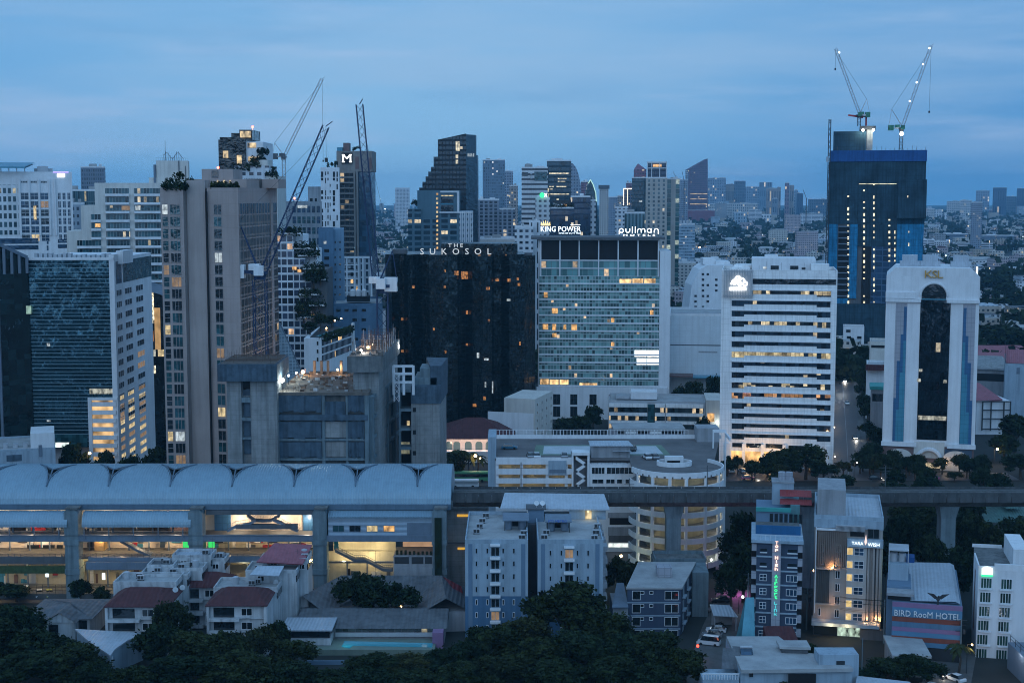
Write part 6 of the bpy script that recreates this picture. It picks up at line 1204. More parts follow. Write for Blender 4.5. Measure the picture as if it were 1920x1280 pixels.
# pale blue twin-wing apartments
def roofed(b,X0,X1,Y0,Y1,z,par=.9,th=.25,mroof=0,mwall=1):
 b.box(X0+th,X1-th,Y0+th,Y1-th,z-par-.01,z-par+.04,mroof)
 for a in((X0,X1,Y0,Y0+th),(X0,X1,Y1-th,Y1),(X0,X0+th,Y0+th,Y1-th),(X1-th,X1,Y0+th,Y1-th)):b.box(*a,z-par,z,mwall)
def ac_unit(parent,x0,y0,z):MB().box(x0,x0+1.5,y0,y0+.8,z+.25,z+1.15,0).box(x0+.1,x0+.7,y0-.02,y0,z+.35,z+1.05,1).box(x0+.8,x0+1.4,y0-.02,y0,z+.35,z+1.05,1).box(x0+.1,x0+.25,y0,y0+.8,z,z+.25,1).box(x0+1.25,x0+1.4,y0,y0+.8,z,z+.25,1).build('condenser_unit',[M['steel'],M['dark']],parent)
Y=299.0;x=lambda p:xat(p,1080,Y);t=thing('twin_wing_apartments','pale blue twin-wing apartment block with darker blue lower storeys','building',(x(1000),Y,0));claim(x(868),x(1142),Y,328)
zt=zat(1011,Y);z2=zat(1117,Y);Dp=27.5
for k,(p0,p1)in enumerate(((872,990),(1008,1131))):
 X0,X1=x(p0),x(p1);MB().prism([(X0,Y),(X1,Y),(X1,Y+Dp),(X0,Y+Dp)],z2,zt-.9).build('wall',M['bluewall'],t);MB().box(X0,X1,Y,Y+Dp,0,z2-.01).build('lower_wall',M['bluewall2'],t)
 b=MB();roofed(b,X0,X1,Y,Y+Dp,zt);b.build('roof',[M['roofdeck'],M['bluewall']],t)
 b=MB();pa,pb=((882,981),(1018,1120))[k]
 for p in(pa,pb):b.box(x(p)-.45,x(p)+.45,Y-.06,Y,0,zt-.95)
 b.build('blue_band',M['bluestripe'],t)
 sl=((893.5,914,943.5,963.5),(1032,1052.5,1082.5,1102.5))[k];bc=(928.5,1067)[k]
 for i in range(8):
  y0=1027+24*i+(4 if k else 0);zz=zat(y0+10,Y)
  for p in sl:put(win_mesh(.42,1.15,'bluewall' if zz>z2 else 'white','g_dark',1,1),'window',t,(X0,Y),(X1,Y),x(p)-X0,zz)
  put(win_mesh(1.75,1.9,'bluewall','l_dim' if random.random()<.12 else 'balcony_door' if 'balcony_door' in M else 'g_dark',2,1),'balcony_door',t,(X0,Y),(X1,Y),x(bc)-X0,zat(y0+15,Y))
  MB().box(x(bc)-1.15,x(bc)+1.15,Y-1.1,Y,zat(y0+18.5,Y)-.1,zat(y0+15.5,Y)).build('balcony_slab',M['white'],t)
 MB().box(x(bc)-1.1,x(bc)+1.1,Y-1.0,Y,zat(1022+4*k,Y),zat(1019+4*k,Y)).build('hood',M['white'],t)
MB().box(x(990)+.03,x(1008)-.03,Y+19,Y+Dp-1,0,zt-1.2).build('link',M['greyd'],t)  # dark grey colour stands in for the shade between the wings
zr=zt-.85
for k,(p0,p1,yy)in enumerate(((944,990,995),(1024,1070,998))):
 ya=yg(yy,zr);xa,xb=xat(p0,yy,ya),xat(p1,yy,ya);b=MB()
 for q in(xa+.2,xb-.4):
  for w_ in(ya+.2,ya+4.4):b.box(q,q+.2,w_,w_+.2,zr,zr+2.4)
 b.build('tank_frame',M['dark'],t);b=MB();b.poly([(xa-.2,ya-.8,zr+2.6),(xb+.2,ya-.8,zr+2.6),(xb+.2,ya+4,zr+3.3),(xa-.2,ya+4,zr+3.3)]);b.poly([(xa-.2,ya-.8,zr+2.4),(xa-.2,ya+4,zr+3.1),(xb+.2,ya+4,zr+3.1),(xb+.2,ya-.8,zr+2.4)]);b.poly([(xa-.2,ya-.8,zr+2.4),(xb+.2,ya-.8,zr+2.4),(xb+.2,ya-.8,zr+2.6),(xa-.2,ya-.8,zr+2.6)]);b.build('tank_shelter_roof',M['bluesteel'],t)
 MB().box(xa+.4,xb-.4,ya+4.6,ya+4.8,zr,zr+2.9).build('painted_shelter_shade',M['black'],t)  # black sheet put in as the dark beneath the shelter
 for q in(xa+1.1,xb-1.3):MB().cyl((q,ya+1.6),.85,zr+.15,zr+1.9,0,14).cyl((q,ya+1.6),.85,zr+1.9,zr+2.2,0,14,.2).build('water_tank',M['bluesteel'],t)
 if k:lettering('PTS METRO','roof_letters',mat('blue_letters',(.03,.09,.38),.5,.1),t,((xa+xb)/2-.2,ya-.85),zr+2.85,.5,xb-xa-1.3,out=.25,th=.04)
yb_=Y+Dp-4.5;xa,xb=xat(938,945,yb_+3),xat(1138,960,yb_+2);b=MB();zq=zr+2.6
b.poly([(xa,yb_,zq),(xb+.4,yb_-1.5,zq),(xb-.3,yb_+8,zq+1.6),(xa+1.0,yb_+8.5,zq+1.8)]);b.poly([(xa,yb_,zq-.25),(xa+1.0,yb_+8.5,zq+1.55),(xb-.3,yb_+8,zq+1.35),(xb+.4,yb_-1.5,zq-.25)]);b.poly([(xa,yb_,zq-.25),(xb+.4,yb_-1.5,zq-.25),(xb+.4,yb_-1.5,zq),(xa,yb_,zq)]);b.build('sheet_roof',M['tin'],t)
MB().box(x(1075),xb-.4,yb_-.2,yb_+.1,zr,zq-.3).build('roof_room_wall',M['bluewall'],t);MB().box(xat(1097,975,yb_),xat(1109,975,yb_),yb_-.35,yb_-.22,zr+.1,zr+2.1).build('lit_doorway',M['l_yel'],t);point((xat(1103,975,yb_),yb_-1.4,zr+1.6),40,(1,.9,.5),.2,t)
MB().box(x(992),x(1024),yb_-2.5,yb_+1,zr-1,zr+2.8).build('stair_head',M['bluestripe'],t);MB().box(x(988),x(1028),yb_-3,yb_+2,zr+2.82,zr+3.1).build('stair_roof',M['greyd'],t)
for p in(1009,1021):
 b=MB();c=Vector((x(p),yb_-2,zr+4.2));ax=Vector((.2,-.85,.5)).normalized();u_=ax.orthogonal().normalized();v_=ax.cross(u_);b.poly([c+(u_*math.cos(6.283*k/14)+v_*math.sin(6.283*k/14))*.6 for k in range(14)]);b.bar(c-ax*.1,c-ax*.3-Vector((0,0,.9)),.07);b.build('satellite_dish',M['white'],t)
for px_,py_ in((905,971),(898,981),(893,991),(887,1001),(976,1004),(972,1012),(1018,1003),(1014,1012),(1114,991),(1111,1003),(1108,1013)):
 yy=yg(py_,zr);ac_unit(t,xat(px_,py_,yy),yy,zr)
for i in range(8):
 z_=zt-3.3-2.75*i
 for k in range(4):MB().box(x(1131),x(1131)+1.1,Y+3+6*k,Y+6.5+6*k,z_,z_+1.0).build('flank_balcony',M['grey'],t)
 # charcoal guesthouse with white window frames
Y=300.0;x=lambda p:xat(p,1140,Y);t=thing('charcoal_guesthouse','charcoal four-storey guesthouse with white window frames and flat concrete roof','building',(x(1230),Y,0));zt=zat(1101,Y)
A_,B_,C_=Vector((x(1176),Y)),Vector((x(1276),Y)),Vector((xat(1303,1060,321),321));D_=A_+Vector((4.5,21));claim(A_.x,C_.x,Y,322)
MB().prism([A_,B_,C_,D_],0,zt-.3).build('wall',M['navy'],t);b=MB();o=Vector((-.3,-.3));b.prism([A_+o,B_+Vector((.3,-.3)),C_+Vector((.3,.3)),D_+Vector((-.3,.3))],zt-.28,zt+.1);b.build('roof',M['roofdeck'],t)
MB().box(xat(1231,1080,310)+0,xat(1258,1080,310),308,312,zt+.12,zt+2.2).build('roof_room',M['pinkgrey'],t)
for i in range(4):
 y0=1107+24.5*i;z1=zat(y0,Y);zz=z1-1.95
 put(win_mesh(1.75,1.95,'white','g_dark',1,1),'window',t,A_,B_,x(1193)-A_.x,zz);put(win_mesh(.75,.6,'white','g_dark',1,1),'window',t,A_,B_,x(1204)-A_.x,zz+1.25);put(win_mesh(.75,.65,'white','g_dark',1,1),'window',t,A_,B_,x(1221)-A_.x,zz+1.25);put(win_mesh(2.9,1.9,'white','g_dark',2,1),'window',t,A_,B_,x(1259)-A_.x,zz)
 MB().wall(A_,B_,.3,zz-.75,zz-.55,0,.12).build('string_course',M['bluewall'],t)
 for u_ in(4,10.5,17):put(win_mesh(1.7,1.7,'bluewall','g_dark',2,1),'window',t,B_,C_,u_,zz);MB().wall(B_+(C_-B_).normalized()*(u_-1.3),B_+(C_-B_).normalized()*(u_+1.3),.8,zz-.5,zz-.2,0,.7).build('balcony_slab',M['bluewall'],t)
Y=316.0;x=lambda p:xat(p,1100,Y);t=thing('stained_tenement','stained grey tenement with open roof parapet behind the charcoal guesthouse','building',(x(1300),Y+7,0));claim(x(1232),x(1336),Y+6,Y+16);zt=zat(1062,Y)
MB().prism([(x(1296),Y-2),(x(1326),Y-2),(x(1333),Y+15),(x(1232),Y+15),(x(1232),Y+7),(x(1296),Y+7)],0,zt-.8).build('wall',M['concp'],t);b=MB();roofed(b,x(1234),x(1332),Y+7.1,Y+15,zt,.8);b.build('roof',[M['conc_d'],M['concp']],t)
for i in range(4):
 for u_ in(5,11):put(win_mesh(1.6,1.5,'grey','g_dark',2,1),'window',t,(x(1326),Y-2),(x(1333),Y+15),u_,zt-3.2-2.8*i)
t=thing('lean_to_shed','grey sheet roof shed left of the charcoal guesthouse','shed',(xat(1158,1120,302),302,0));b=MB();xa,xb=xat(1146,1120,300),xat(1177,1120,300);z_=zat(1138,298);b.poly([(xa,298,z_),(xb,298,z_),(xb,311,z_+1.8),(xa+2,311,z_+1.8)]);b.poly([(xa,298,z_-.2),(xa+2,311,z_+1.6),(xb,311,z_+1.6),(xb,298,z_-.2)]);b.build('roof',M['bluesteel'],t);MB().box(xa+.4,xb,299,310,0,z_-.25).build('wall',M['grey'],t)
# navy hotel tower with vertical neon name
Y=291.0;x=lambda p:xat(p,1090,Y);t=thing('navy_hotel','narrow navy hotel with vertical neon name and red awning on its stepped roof','building',(x(1455),Y,0));face(t,0.9);claim(x(1405),x(1505),Y,Y+34);zt=zat(1012,Y)
MB().box(x(1418),x(1494),Y,Y+16,0,zt-.6).build('wall',M['navy'],t);MB().box(x(1409),x(1418)-.02,Y+1.2,Y+15,0,zt-.6).box(x(1494)+.02,x(1503),Y+1.2,Y+15,0,zt-.6).build('corner_recess',M['black'],t)
MB().box(x(1408),x(1504),Y-.7,Y+16,zt-.58,zt).build('roof_slab',M['bluewall'],t);MB().box(x(1447),x(1463),Y-.55,Y,0,zt-.6).build('sign_pylon',M['pinkgrey'],t)
for i in range(8):
 y0=1020+26.3*i;zz=zat(y0+17,Y)
 if i<2:
  for p,w_ in((1431,1.5),(1484,2.1)):MB().box(x(p)-w_/2,x(p)+w_/2,Y-.5,Y,zz+.1,zz+.25).build('window_ledge',M['white'],t);put(win_mesh(w_*.95,.7,'navy','g_dark',1,1),'window',t,(x(1418),Y),(x(1494),Y),x(p)-x(1418),zz+.3)
 else:
  put(win_mesh(1.35,1.35,'white','g_blue',2,2),'window',t,(x(1418),Y),(x(1494),Y),x(1431)-x(1418),zz+.1);put(win_mesh(2.2,1.35,'white','g_blue',3,1),'window',t,(x(1418),Y),(x(1494),Y),x(1484)-x(1418),zz+.1)
 for pa,pb in((1418,1446.8),(1463.2,1494)):MB().box(x(pa),x(pb),Y-.25,Y,zat(y0+24.5,Y),zat(y0+22,Y)).build('string_course',M['bluewall'],t)
 for pa,pb in((1409,1418),(1494,1503)):MB().box(x(pa),x(pb),Y+.1,Y+1.2,zat(y0+14,Y),zat(y0+1,Y)).build('corner_parapet',M['pinkgrey'],t)
def vtext(txt,y0,y1,m,th=.1):
 n_=len(txt);st_=(y1-y0)/n_
 for k,ch in enumerate(txt):
  if ch!=' ':lettering(ch,'sign_letter',M[m],t,(x(1455),Y-.55),zat(y0+st_*(k+.5),Y),abs(zat(y0,Y)-zat(y0+st_*.78,Y))if ch not in 'aorpug' else abs(zat(y0,Y)-zat(y0+st_*.66,Y)),.62 if ch not in 'iIl' else.2,th=th,out=.12)
vtext('Top High',1012,1068,'e_pink');vtext('Airport',1075,1121,'e_green');vtext('Link',1125,1152,'e_cyan')
Yr=Y+16.05;MB().box(x(1416),x(1500),Y+5,Y+5.3,zt,zat(985,Y+5)).build('blue_tarpaulin',mat('mid_blue_tarpaulin',(.015,.10,.23),.6,.15,.4,.2),t);MB().box(x(1416),x(1500),Y+5.35,Y+15.9,zt+.01,zt+.2).build('roof_deck',M['conc_d'],t)
zs=zat(958,Yr);MB().box(x(1417),x(1483),Yr,Yr+12,0,zs).build('rear_block',M['bluestripe'],t);MB().box(x(1416),x(1484),Yr-.5,Yr+.2,zs+.01,zat(951,Yr)).build('teal_parapet',M['canopyg'],t);MB().box(x(1483)+.05,x(1502),Yr+2,Yr+12,0,zat(945,Yr+2)).build('side_block',mat('dull_teal_render',(.10,.22,.24),.7,.15,.3,.2),t)
for p in range(1420,1480,9):MB().box(xat(p,970,Yr),xat(p+6,970,Yr),Yr-.1,Yr,zat(980,Yr),zat(962,Yr)).build('window',M['g_dark'],t)
Y2=Yr+5;b=MB()
for k,(y0,y1)in enumerate(((918,928),(932,943))):b.poly([(xat(1432,930,Y2),Y2-.6-1.8*k,zat(y1,Y2-1.8*k)),(xat(1490,930,Y2),Y2-.6-1.8*k,zat(y1,Y2-1.8*k)),(xat(1490,930,Y2),Y2+2-1.8*k,zat(y0,Y2+1)),(xat(1432,930,Y2),Y2+2-1.8*k,zat(y0,Y2+1))])
b.build('red_awning',mat('red_awning',(.30,.05,.05),.6,.15,.4,.2,ribs=.5),t);MB().box(xat(1418,920,Y2),xat(1458,920,Y2),Y2+2.2,Y2+7,zs,zat(905,Y2+2)).build('roof_room',M['bluewall'],t);MB().box(xat(1417,905,Y2),xat(1459,905,Y2),Y2+2,Y2+7,zat(905,Y2+2)+.01,zat(902,Y2+2)).build('roof_slab',M['grey'],t);MB().box(xat(1435,945,Y2),xat(1476,945,Y2),Y2+.5,Y2+2.1,zat(950,Yr)+.02,zat(943,Y2)).build('terrace_opening',M['black'],t)
for p in(1431,1443):MB().cyl((xat(p,895,Y2+4),Y2+4.5),.9,zat(902,Y2+2)+.01,zat(884,Y2+4),0,12).build('water_tank',M['pinkgrey'],t)
b=MB()
for k in range(10):q=xat(1418+9*k,1005,Y);b.bar((q,Y-.5,zt),(q,Y-.5,zt+1.1),.04)
b.bar((x(1409),Y-.5,zt+1.1),(x(1503),Y-.5,zt+1.1),.04);b.build('railing',M['white'],t)
# beige hotel with uplit slats
Y=300.0;x=lambda p:xat(p,1080,Y);t=thing('beige_hotel','beige hotel with uplit slatted facade and small white rooftop name','building',(x(1590),Y,0));face(t,0.9);claim(x(1522),x(1655),Y,Y+26);zt=zat(967,Y)
be=mat('warm_grey_render',(.34,.31,.29),.75,.1,.2,.2);MB().box(x(1527),x(1651),Y,Y+24,zat(1178,Y),zt-.8).build('wall',be,t);b=MB();roofed(b,x(1526),x(1652),Y-.1,Y+24,zt,.8);b.build('roof',[M['tin'],M['bluewall']],t)
MB().box(x(1531),x(1583),Y+2,Y+15,zt-.8,zat(912,Y+6)).build('lift_head',M['grey'],t)
MB().box(x(1526),x(1652),Y-.3,Y-.11,zat(990,Y),zt-.8).build('crown_band',M['bluewall'],t);b=MB()
for k in range(26):q=x(1566+2.05*k);b.box(q,q+.12,Y-1.4,Y-.35,zat(993,Y),zat(983,Y))
b.box(x(1566),x(1619),Y-1.4,Y-.35,zat(984,Y),zat(982.6,Y));b.build('louvre_canopy',M['steel'],t)
MB().box(x(1592),x(1618),Y-.25,Y-.11,zat(1004,Y),zat(993.5,Y)).build('terrace_opening',M['black'],t);put(win_mesh(2.3,2.0,'greyd','g_dark',2,1),'window',t,(x(1527),Y-.3),(x(1651),Y-.3),x(1634)-x(1527),zat(1006,Y))
MB().box(x(1587),x(1652),Y-1.2,Y-.3,zat(1022,Y),zat(1007,Y)).build('sign_balcony',M['bluewall'],t)
def sg2(txt,p0,p1,y0,y1,m):lettering(txt,'sign_letters',m,t,((x(p0)+x(p1))/2,Y-1.2),zat((y0+y1)/2,Y),zat(y0,Y)-zat(y1,Y),x(p1)-x(p0),out=.25,th=.06)
es=emit('soft_white_sign',(.75,.9,1),1.6);sg2('TARA',1595,1616,1011.5,1017,es);sg2('WISH',1624,1645,1012.5,1018.5,es)
b=MB();cx=x(1620);b.poly([(cx,Y-1.5,zat(1017,Y)),(cx+.28,Y-1.5,zat(1011,Y)),(cx+.05,Y-1.5,zat(997,Y)),(cx-.25,Y-1.5,zat(1011,Y))]);b.poly([(cx,Y-1.4,zat(1017,Y)),(cx-.25,Y-1.4,zat(1011,Y)),(cx+.05,Y-1.4,zat(997,Y)),(cx+.28,Y-1.4,zat(1011,Y))]);b.build('flame_emblem',emit('pinkish_emblem_light',(1,.7,.65),1.1),t)
sl=mat('brown_slats',(.19,.155,.135),.7,.12,.3,.1);b=MB()
for k in range(15):q=x(1534+3.5*k);b.box(q,q+.28,Y-.75,Y-.05,zat(1064-3*((k*5)%4),Y),zat(994,Y))
b.build('slat_screen',sl,t);MB().box(x(1531),x(1585),Y-.05,Y-.01,zat(1064,Y),zat(993,Y)).build('slat_backing',sl,t)
MB().box(x(1531),x(1556),Y-.5,Y-.01,zat(1131,Y),zat(1068,Y)).build('dark_panel',mat('dark_ribbed_panel',(.05,.06,.065),.6,.15,.3,.2,ribs=.4),t);b=MB();b.box(x(1531),x(1576),Y-.9,Y-.02,zat(1067.5,Y),zat(1065.5,Y)).box(x(1531),x(1574),Y-.9,Y-.02,zat(1134,Y),zat(1131.5,Y));b.build('ledge',be,t)
MB().box(x(1529),x(1531),Y-1,Y-.01,zat(1150,Y),zat(990,Y)).box(x(1529),x(1590),Y-1,Y-.31,zat(994,Y),zat(991,Y)).build('white_edge',M['white'],t)
for y0 in(1022,1046):put(win_mesh(.5,1.7,'white','g_dark',1,1),'window',t,(x(1527),Y-.1),(x(1651),Y-.1),x(1542)-x(1527),zat(y0+14,Y))
for i in range(6):put(win_mesh(.95,1.7,'white','l_dim' if i==1 else 'g_dark',2,1),'window',t,(x(1527),Y-.1),(x(1651),Y-.1),x(1571)-x(1527),zat(1022+24.3*i+14,Y))
put(win_mesh(.5,1.7,'white','g_dark',1,1),'window',t,(x(1527),Y-.1),(x(1651),Y-.1),x(1539)-x(1527),zat(1156,Y))
mw=mat('pale_bay_render',(.42,.405,.39),.75,.08,.2,.15);MB().box(x(1587),x(1623),Y-.45,Y-.01,zat(1160,Y),zat(1022,Y)).build('window_bay',mw,t)
ly=lit('golden_curtain_room',(1,.72,.30),.85,.8,.55)
M['l_gold']=ly
for i in range(6):
 y0=1025+24.4*i;put(win_mesh(1.25,1.55,'white','l_gold',1,1),'window',t,(x(1587),Y-.45),(x(1623),Y-.45),x(1592.5)-x(1587),zat(y0+13.5,Y));put(win_mesh(1.95,1.6,'white','g_blue',2,2),'window',t,(x(1587),Y-.45),(x(1623),Y-.45),x(1609)-x(1587),zat(y0+13.8,Y))
b=MB()
for p in(1624.5,1634,1640.5,1646):b.box(x(p),x(p)+.4,Y-.7,Y-.02,zat(1158,Y),zat(1022.5,Y))
b.build('vertical_fin',be,t);MB().box(x(1635),x(1640),Y-.12,Y-.01,zat(1158,Y),zat(1022.5,Y)).build('shadow_strip',M['greyd'],t);MB().box(x(1648.5),x(1651.5),Y-.5,Y+1,zat(1160,Y),zat(1022,Y)).build('lit_look_edge',mat('painted_light_edge',(.5,.48,.36),.7),t)  # pale yellow colour on the end strip imitates its lit look
for q,e_ in(((1561,1064),150),((1559,1064),80),((1562,1130),30),((1642,1156),90),((1626,1157),60),((1650,1158),60),((1548,1158),30)):point((x(q[0]),Y-1.1,zat(q[1]-2,Y)),e_,(1,.5,.2),.08,t)
b=MB();bulb(b,(x(1561),Y-1.0,zat(1063.5,Y)),.16);bulb(b,(x(1622),Y-1.6,zat(1163,Y)),.16);bulb(b,(x(1553),Y-1.6,zat(1164,Y)),.14);b.build('uplight',M['e_warm'],t)
MB().box(x(1525),x(1648),Y-3,Y+2,zat(1168,Y),zat(1162,Y)).build('podium_canopy',M['bluewall'],t);MB().box(x(1528),x(1652),Y-.6,Y+24,0,zat(1178,Y)-.02).build('podium',M['greyd'],t)
MB().box(x(1530),x(1573),Y-.8,Y-.61,zat(1190,Y),zat(1172,Y)).build('podium_glass',M['g_dark'],t);MB().box(x(1573)+.02,x(1614),Y-.8,Y-.61,zat(1190,Y),zat(1172,Y)).build('podium_glass',lit('green_white_room',(.75,1,.8),.75,1.0,.02),t)
MB().box(x(1532),x(1614),Y-.8,Y-.61,zat(1222,Y),zat(1194,Y)).build('lobby_glass',lit('amber_lobby_room',(1,.62,.22),.75,.35,.3),t);b=MB();b.box(x(1614)+.05,x(1660),Y-2,Y-.62,0,zat(1172,Y));b.build('sign_wall',M['greyd'],t)
def pxm(p):return x(p)
e2=emit('warm_white_sign',(1,.82,.62),2.4);lettering('TARAWISH','sign_letters',e2,t,(x(1636),Y-2),zat(1212.5,Y),.42,x(1649)-x(1622),out=.2,th=.06);b=MB()
for s_ in(-1,1):b.bar((x(1636)+s_*.05,Y-2.2,zat(1200,Y)),(x(1636)+s_*.28,Y-2.2,zat(1207,Y)),.07).bar((x(1636)+s_*.28,Y-2.2,zat(1207,Y)),(x(1636)+s_*.1,Y-2.2,zat(1211,Y)),.07)
b.build('flame_emblem',e2,t)
point((x(1590),Y-4,3),160,(1,.7,.35),.3,t);point((x(1560),Y-4,3),160,(1,.7,.35),.3,t)
# striped hotel with gabled roof
Y=284.0;x=lambda p:xat(p,1150,Y);t=thing('striped_hotel','hotel with colour-striped front wall, raised letters and pale gabled roof','building',(x(1735),Y,0));face(t,0.9);claim(x(1660),x(1803),Y,Y+36);X0,X1=x(1675),x(1801);zt=zat(1131,Y)
bands=[(1131,1140,'pink'),(1140,1158,'cyan'),(1158,1167,'orange'),(1167,1177,'bluebld'),(1177,1185,'pink'),(1185,1194,'cyan'),(1194,1203,'orange'),(1203,1212,'cyan')]
M['orange']=mat('dull_orange_paint',(.22,.06,.04),.6,.1,.3,.15)
for y0,y1,m in bands:MB().box(X0,X1,Y-.3,Y,zat(y1,Y)+.02,zat(y0,Y)).build('colour_band',M[m],t)
MB().box(X0,X1,Y+.02,Y+30,0,zt-.2).build('wall',M['bluestripe'],t)
lettering('BIRD RooM HOTEL','wall_letters',M['white'],t,((x(1678)+x(1799))/2,Y-.3),zat(1150.5,Y),zat(1145,Y)-zat(1156,Y),x(1798)-x(1679),out=.2,th=.12)
xr=xat(1752,1090,Y+14);ye0,ye1=Y+1,Y+33;zr0=zat(1103,Y+2);zr1=zr0;b=MB();xl,xrr=X0+3.5,X1-.4;zev=zt+.1
rz=zat(1049,ye1)
b.poly([(xl,ye0,zev),(xr,ye0,rz),(xr,ye1,rz),(xl,ye1,zev)]);b.poly([(xr,ye0,rz),(xrr,ye0,zev),(xrr,ye1,zev),(xr,ye1,rz)]);b.build('gable_roof',M['tin'],t);MB().poly([(xl,ye0+.3,zev),(xrr,ye0+.3,zev),(xr,ye0+.3,rz-.3)]).poly([(xrr,ye1,zev),(xl,ye1,zev),(xr,ye1,rz-.3)]).build('gable_wall',M['bluestripe'],t)
bird=MB();c=Vector((x(1757),Y-.1,zt+1.2))
for s_ in(-1,1):bird.poly([c+Vector((0,0,.2)),c+Vector((s_*.8,-.1,.95)),c+Vector((s_*2.2,-.1,1.15)),c+Vector((s_*1.3,-.1,.5)),c+Vector((s_*.6,0,-.1))]);bird.poly([c+Vector((0,.2,.2)),c+Vector((s_*.6,.1,-.1)),c+Vector((s_*1.3,.1,.5)),c+Vector((s_*2.2,.1,1.15)),c+Vector((s_*.8,.1,.95))])
bulb(bird,c,.42);bulb(bird,c+Vector((.1,-.3,.55)),.25);bird.bar(c,c-Vector((0,0,1.3)),.22);bird.build('bird_emblem',M['dark'],t)
MB().box(x(1664),x(1709),Y+5,Y+16,0,zat(1102,Y+5)).build('side_block',M['bluestripe'],t);MB().box(x(1666),x(1704),Y+10,Y+18,zat(1102,Y+5)+.02,zat(1060,Y+10)).build('lift_head',M['bluewall'],t);MB().box(x(1664),x(1714),Y+1,Y+5,zat(1118,Y+2),zat(1113,Y+2)).build('terrace_roof',M['grey'],t);MB().box(x(1666),x(1707),Y+1.5,Y+5,zat(1126,Y+2),zat(1118.3,Y+2)).build('terrace_opening',M['black'],t)
b=MB();zq=zat(1060,Y+10)
for p in(1676,1692):b.cyl((x(p),Y+13),.8,zq+.02,zq+1.8,0,12)
b.box(x(1666),x(1704),Y+11,Y+17,zq+2.6,zq+2.8)
for p in(1667,1703):b.box(x(p)-.1,x(p)+.1,Y+11,Y+11.2,zq+.02,zq+2.6)
b.build('water_tank',M['steel'],t);MB().box(x(1700),x(1715),Y+12,Y+15,zq+.02,zq+1.2).build('blue_tank',M['bluebright'],t);MB().box(X0,X1,Y-.25,Y,0,zat(1213,Y)).build('entrance',M['dark'],t)
# white hotel at the right edge
Y=285.0;x=lambda p:xat(p,1160,Y);t=thing('white_corner_hotel','white hotel with paired dark windows and glowing white-green roof badge','building',(x(1870),Y,0));face(t,0.6);claim(x(1803),x(1935),Y,Y+22)
A_,B_,C_=Vector((xat(1806,1100,Y+11),Y+11)),Vector((x(1833),Y)),Vector((x(1925),Y));D_=Vector((x(1925),Y+20));zt=zat(1062,Y);MB().prism([A_,B_,C_,D_,A_+Vector((1,9))],0,zt-.8).build('wall',M['white'],t)
b=MB();b.prism([A_,B_,C_,D_,A_+Vector((1,9))],zt-.79,zt-.7);b.build('roof',M['conc_d'],t);b=MB();b.wall(A_,B_,.3,zt-.79,zt,0,.02);b.wall(B_,(x(1862),Y),.3,zt-.79,zt,0,.02);b.wall((x(1862),Y),C_,.6,zt-.79,zat(1057,Y),0,.05);b.box(x(1897),x(1926),Y+2,Y+16,zt-.69,zat(1028,Y+2));b.box(A_.x+.5,x(1897),Y+19,Y+19.3,zt-.69,zt);b.build('parapet',M['white'],t)
M['g_green']=glass('green_curtained_glass',(.02,.055,.045),.15,cell=(.9,2))
for i in range(8):
 y0=1083+26.5*i
 for p in(1848,1884):put(win_mesh(2.1,2.1,'white','g_green' if i<7 else 'g_dark',4,1),'window',t,B_,C_,x(p)-B_.x-.1*i,zat(y0+20,Y));MB().box(x(p)-1.3,x(p)+1.2,Y-.5,Y,zat(y0+22.5,Y),zat(y0+20.8,Y)).build('sill',M['white'],t)
MB().wall(A_+(B_-A_).normalized()*3.2,A_+(B_-A_).normalized()*5.2,.2,4,zt-2.5,0,.05).build('dark_strip',M['brown'],t)
b=MB();c,z0=x(1848.5),zat(1077,Y);b.poly([(c-1.1,Y-.4,z0),(c+1.1,Y-.4,z0),(c+1.1,Y-.4,z0+1.35),(c+.55,Y-.4,z0+1.7),(c,Y-.4,z0+1.8),(c-.55,Y-.4,z0+1.7),(c-1.1,Y-.4,z0+1.35)]);b.build('badge',M['e_badge'],t);MB().box(c-1.1,c+1.1,Y-.45,Y-.2,z0-.35,z0-.02).build('badge_base',M['e_green'],t)
xs2=x(1833);MB().box(x(1830),x(1872),Y-1.6,Y,zat(1272,Y),zat(1263,Y)).build('entrance_sign',M['canopyg'],t);MB().box(x(1846),x(1858),Y-1.7,Y-1.61,zat(1268,Y),zat(1265.5,Y)).build('lit_letters',M['e_green'],t);b=MB()
for p in(1836,1871):bulb(b,(x(p),Y-1.9,zat(1260,Y)),.3);point((x(p),Y-2.6,zat(1262,Y)),220,(.95,.97,1),.2,t)
b.build('floodlight',M['e_lamp'],t)
t=thing('metal_side_hall','dark metal-clad hall with rails along its roof at the bottom right corner','building',(xat(1905,1250,272),272,0));A_,B_=Vector((xat(1890,1200,279),279)),Vector((xat(1945,1280,262),262));zt=zat(1203,279);dd=(B_-A_).normalized();n_=Vector((-dd.y,dd.x));MB().prism([A_,B_,B_+n_*10,A_+n_*6],0,zt).build('wall',M['bluesteel'],t);b=MB()
for k in range(6):q=A_+dd*(3*k);b.bar((q.x+.5,q.y,zt),(q.x+.5,q.y,zt+1.4),.06)
for h in(.7,1.4):b.bar((A_.x+.5,A_.y,zt+h),(B_.x+.5,B_.y,zt+h),.05)
b.build('roof_rail',M['dark'],t);point((A_.x-1.5,A_.y-8,5.5),160,(.9,.92,1),.2,t)
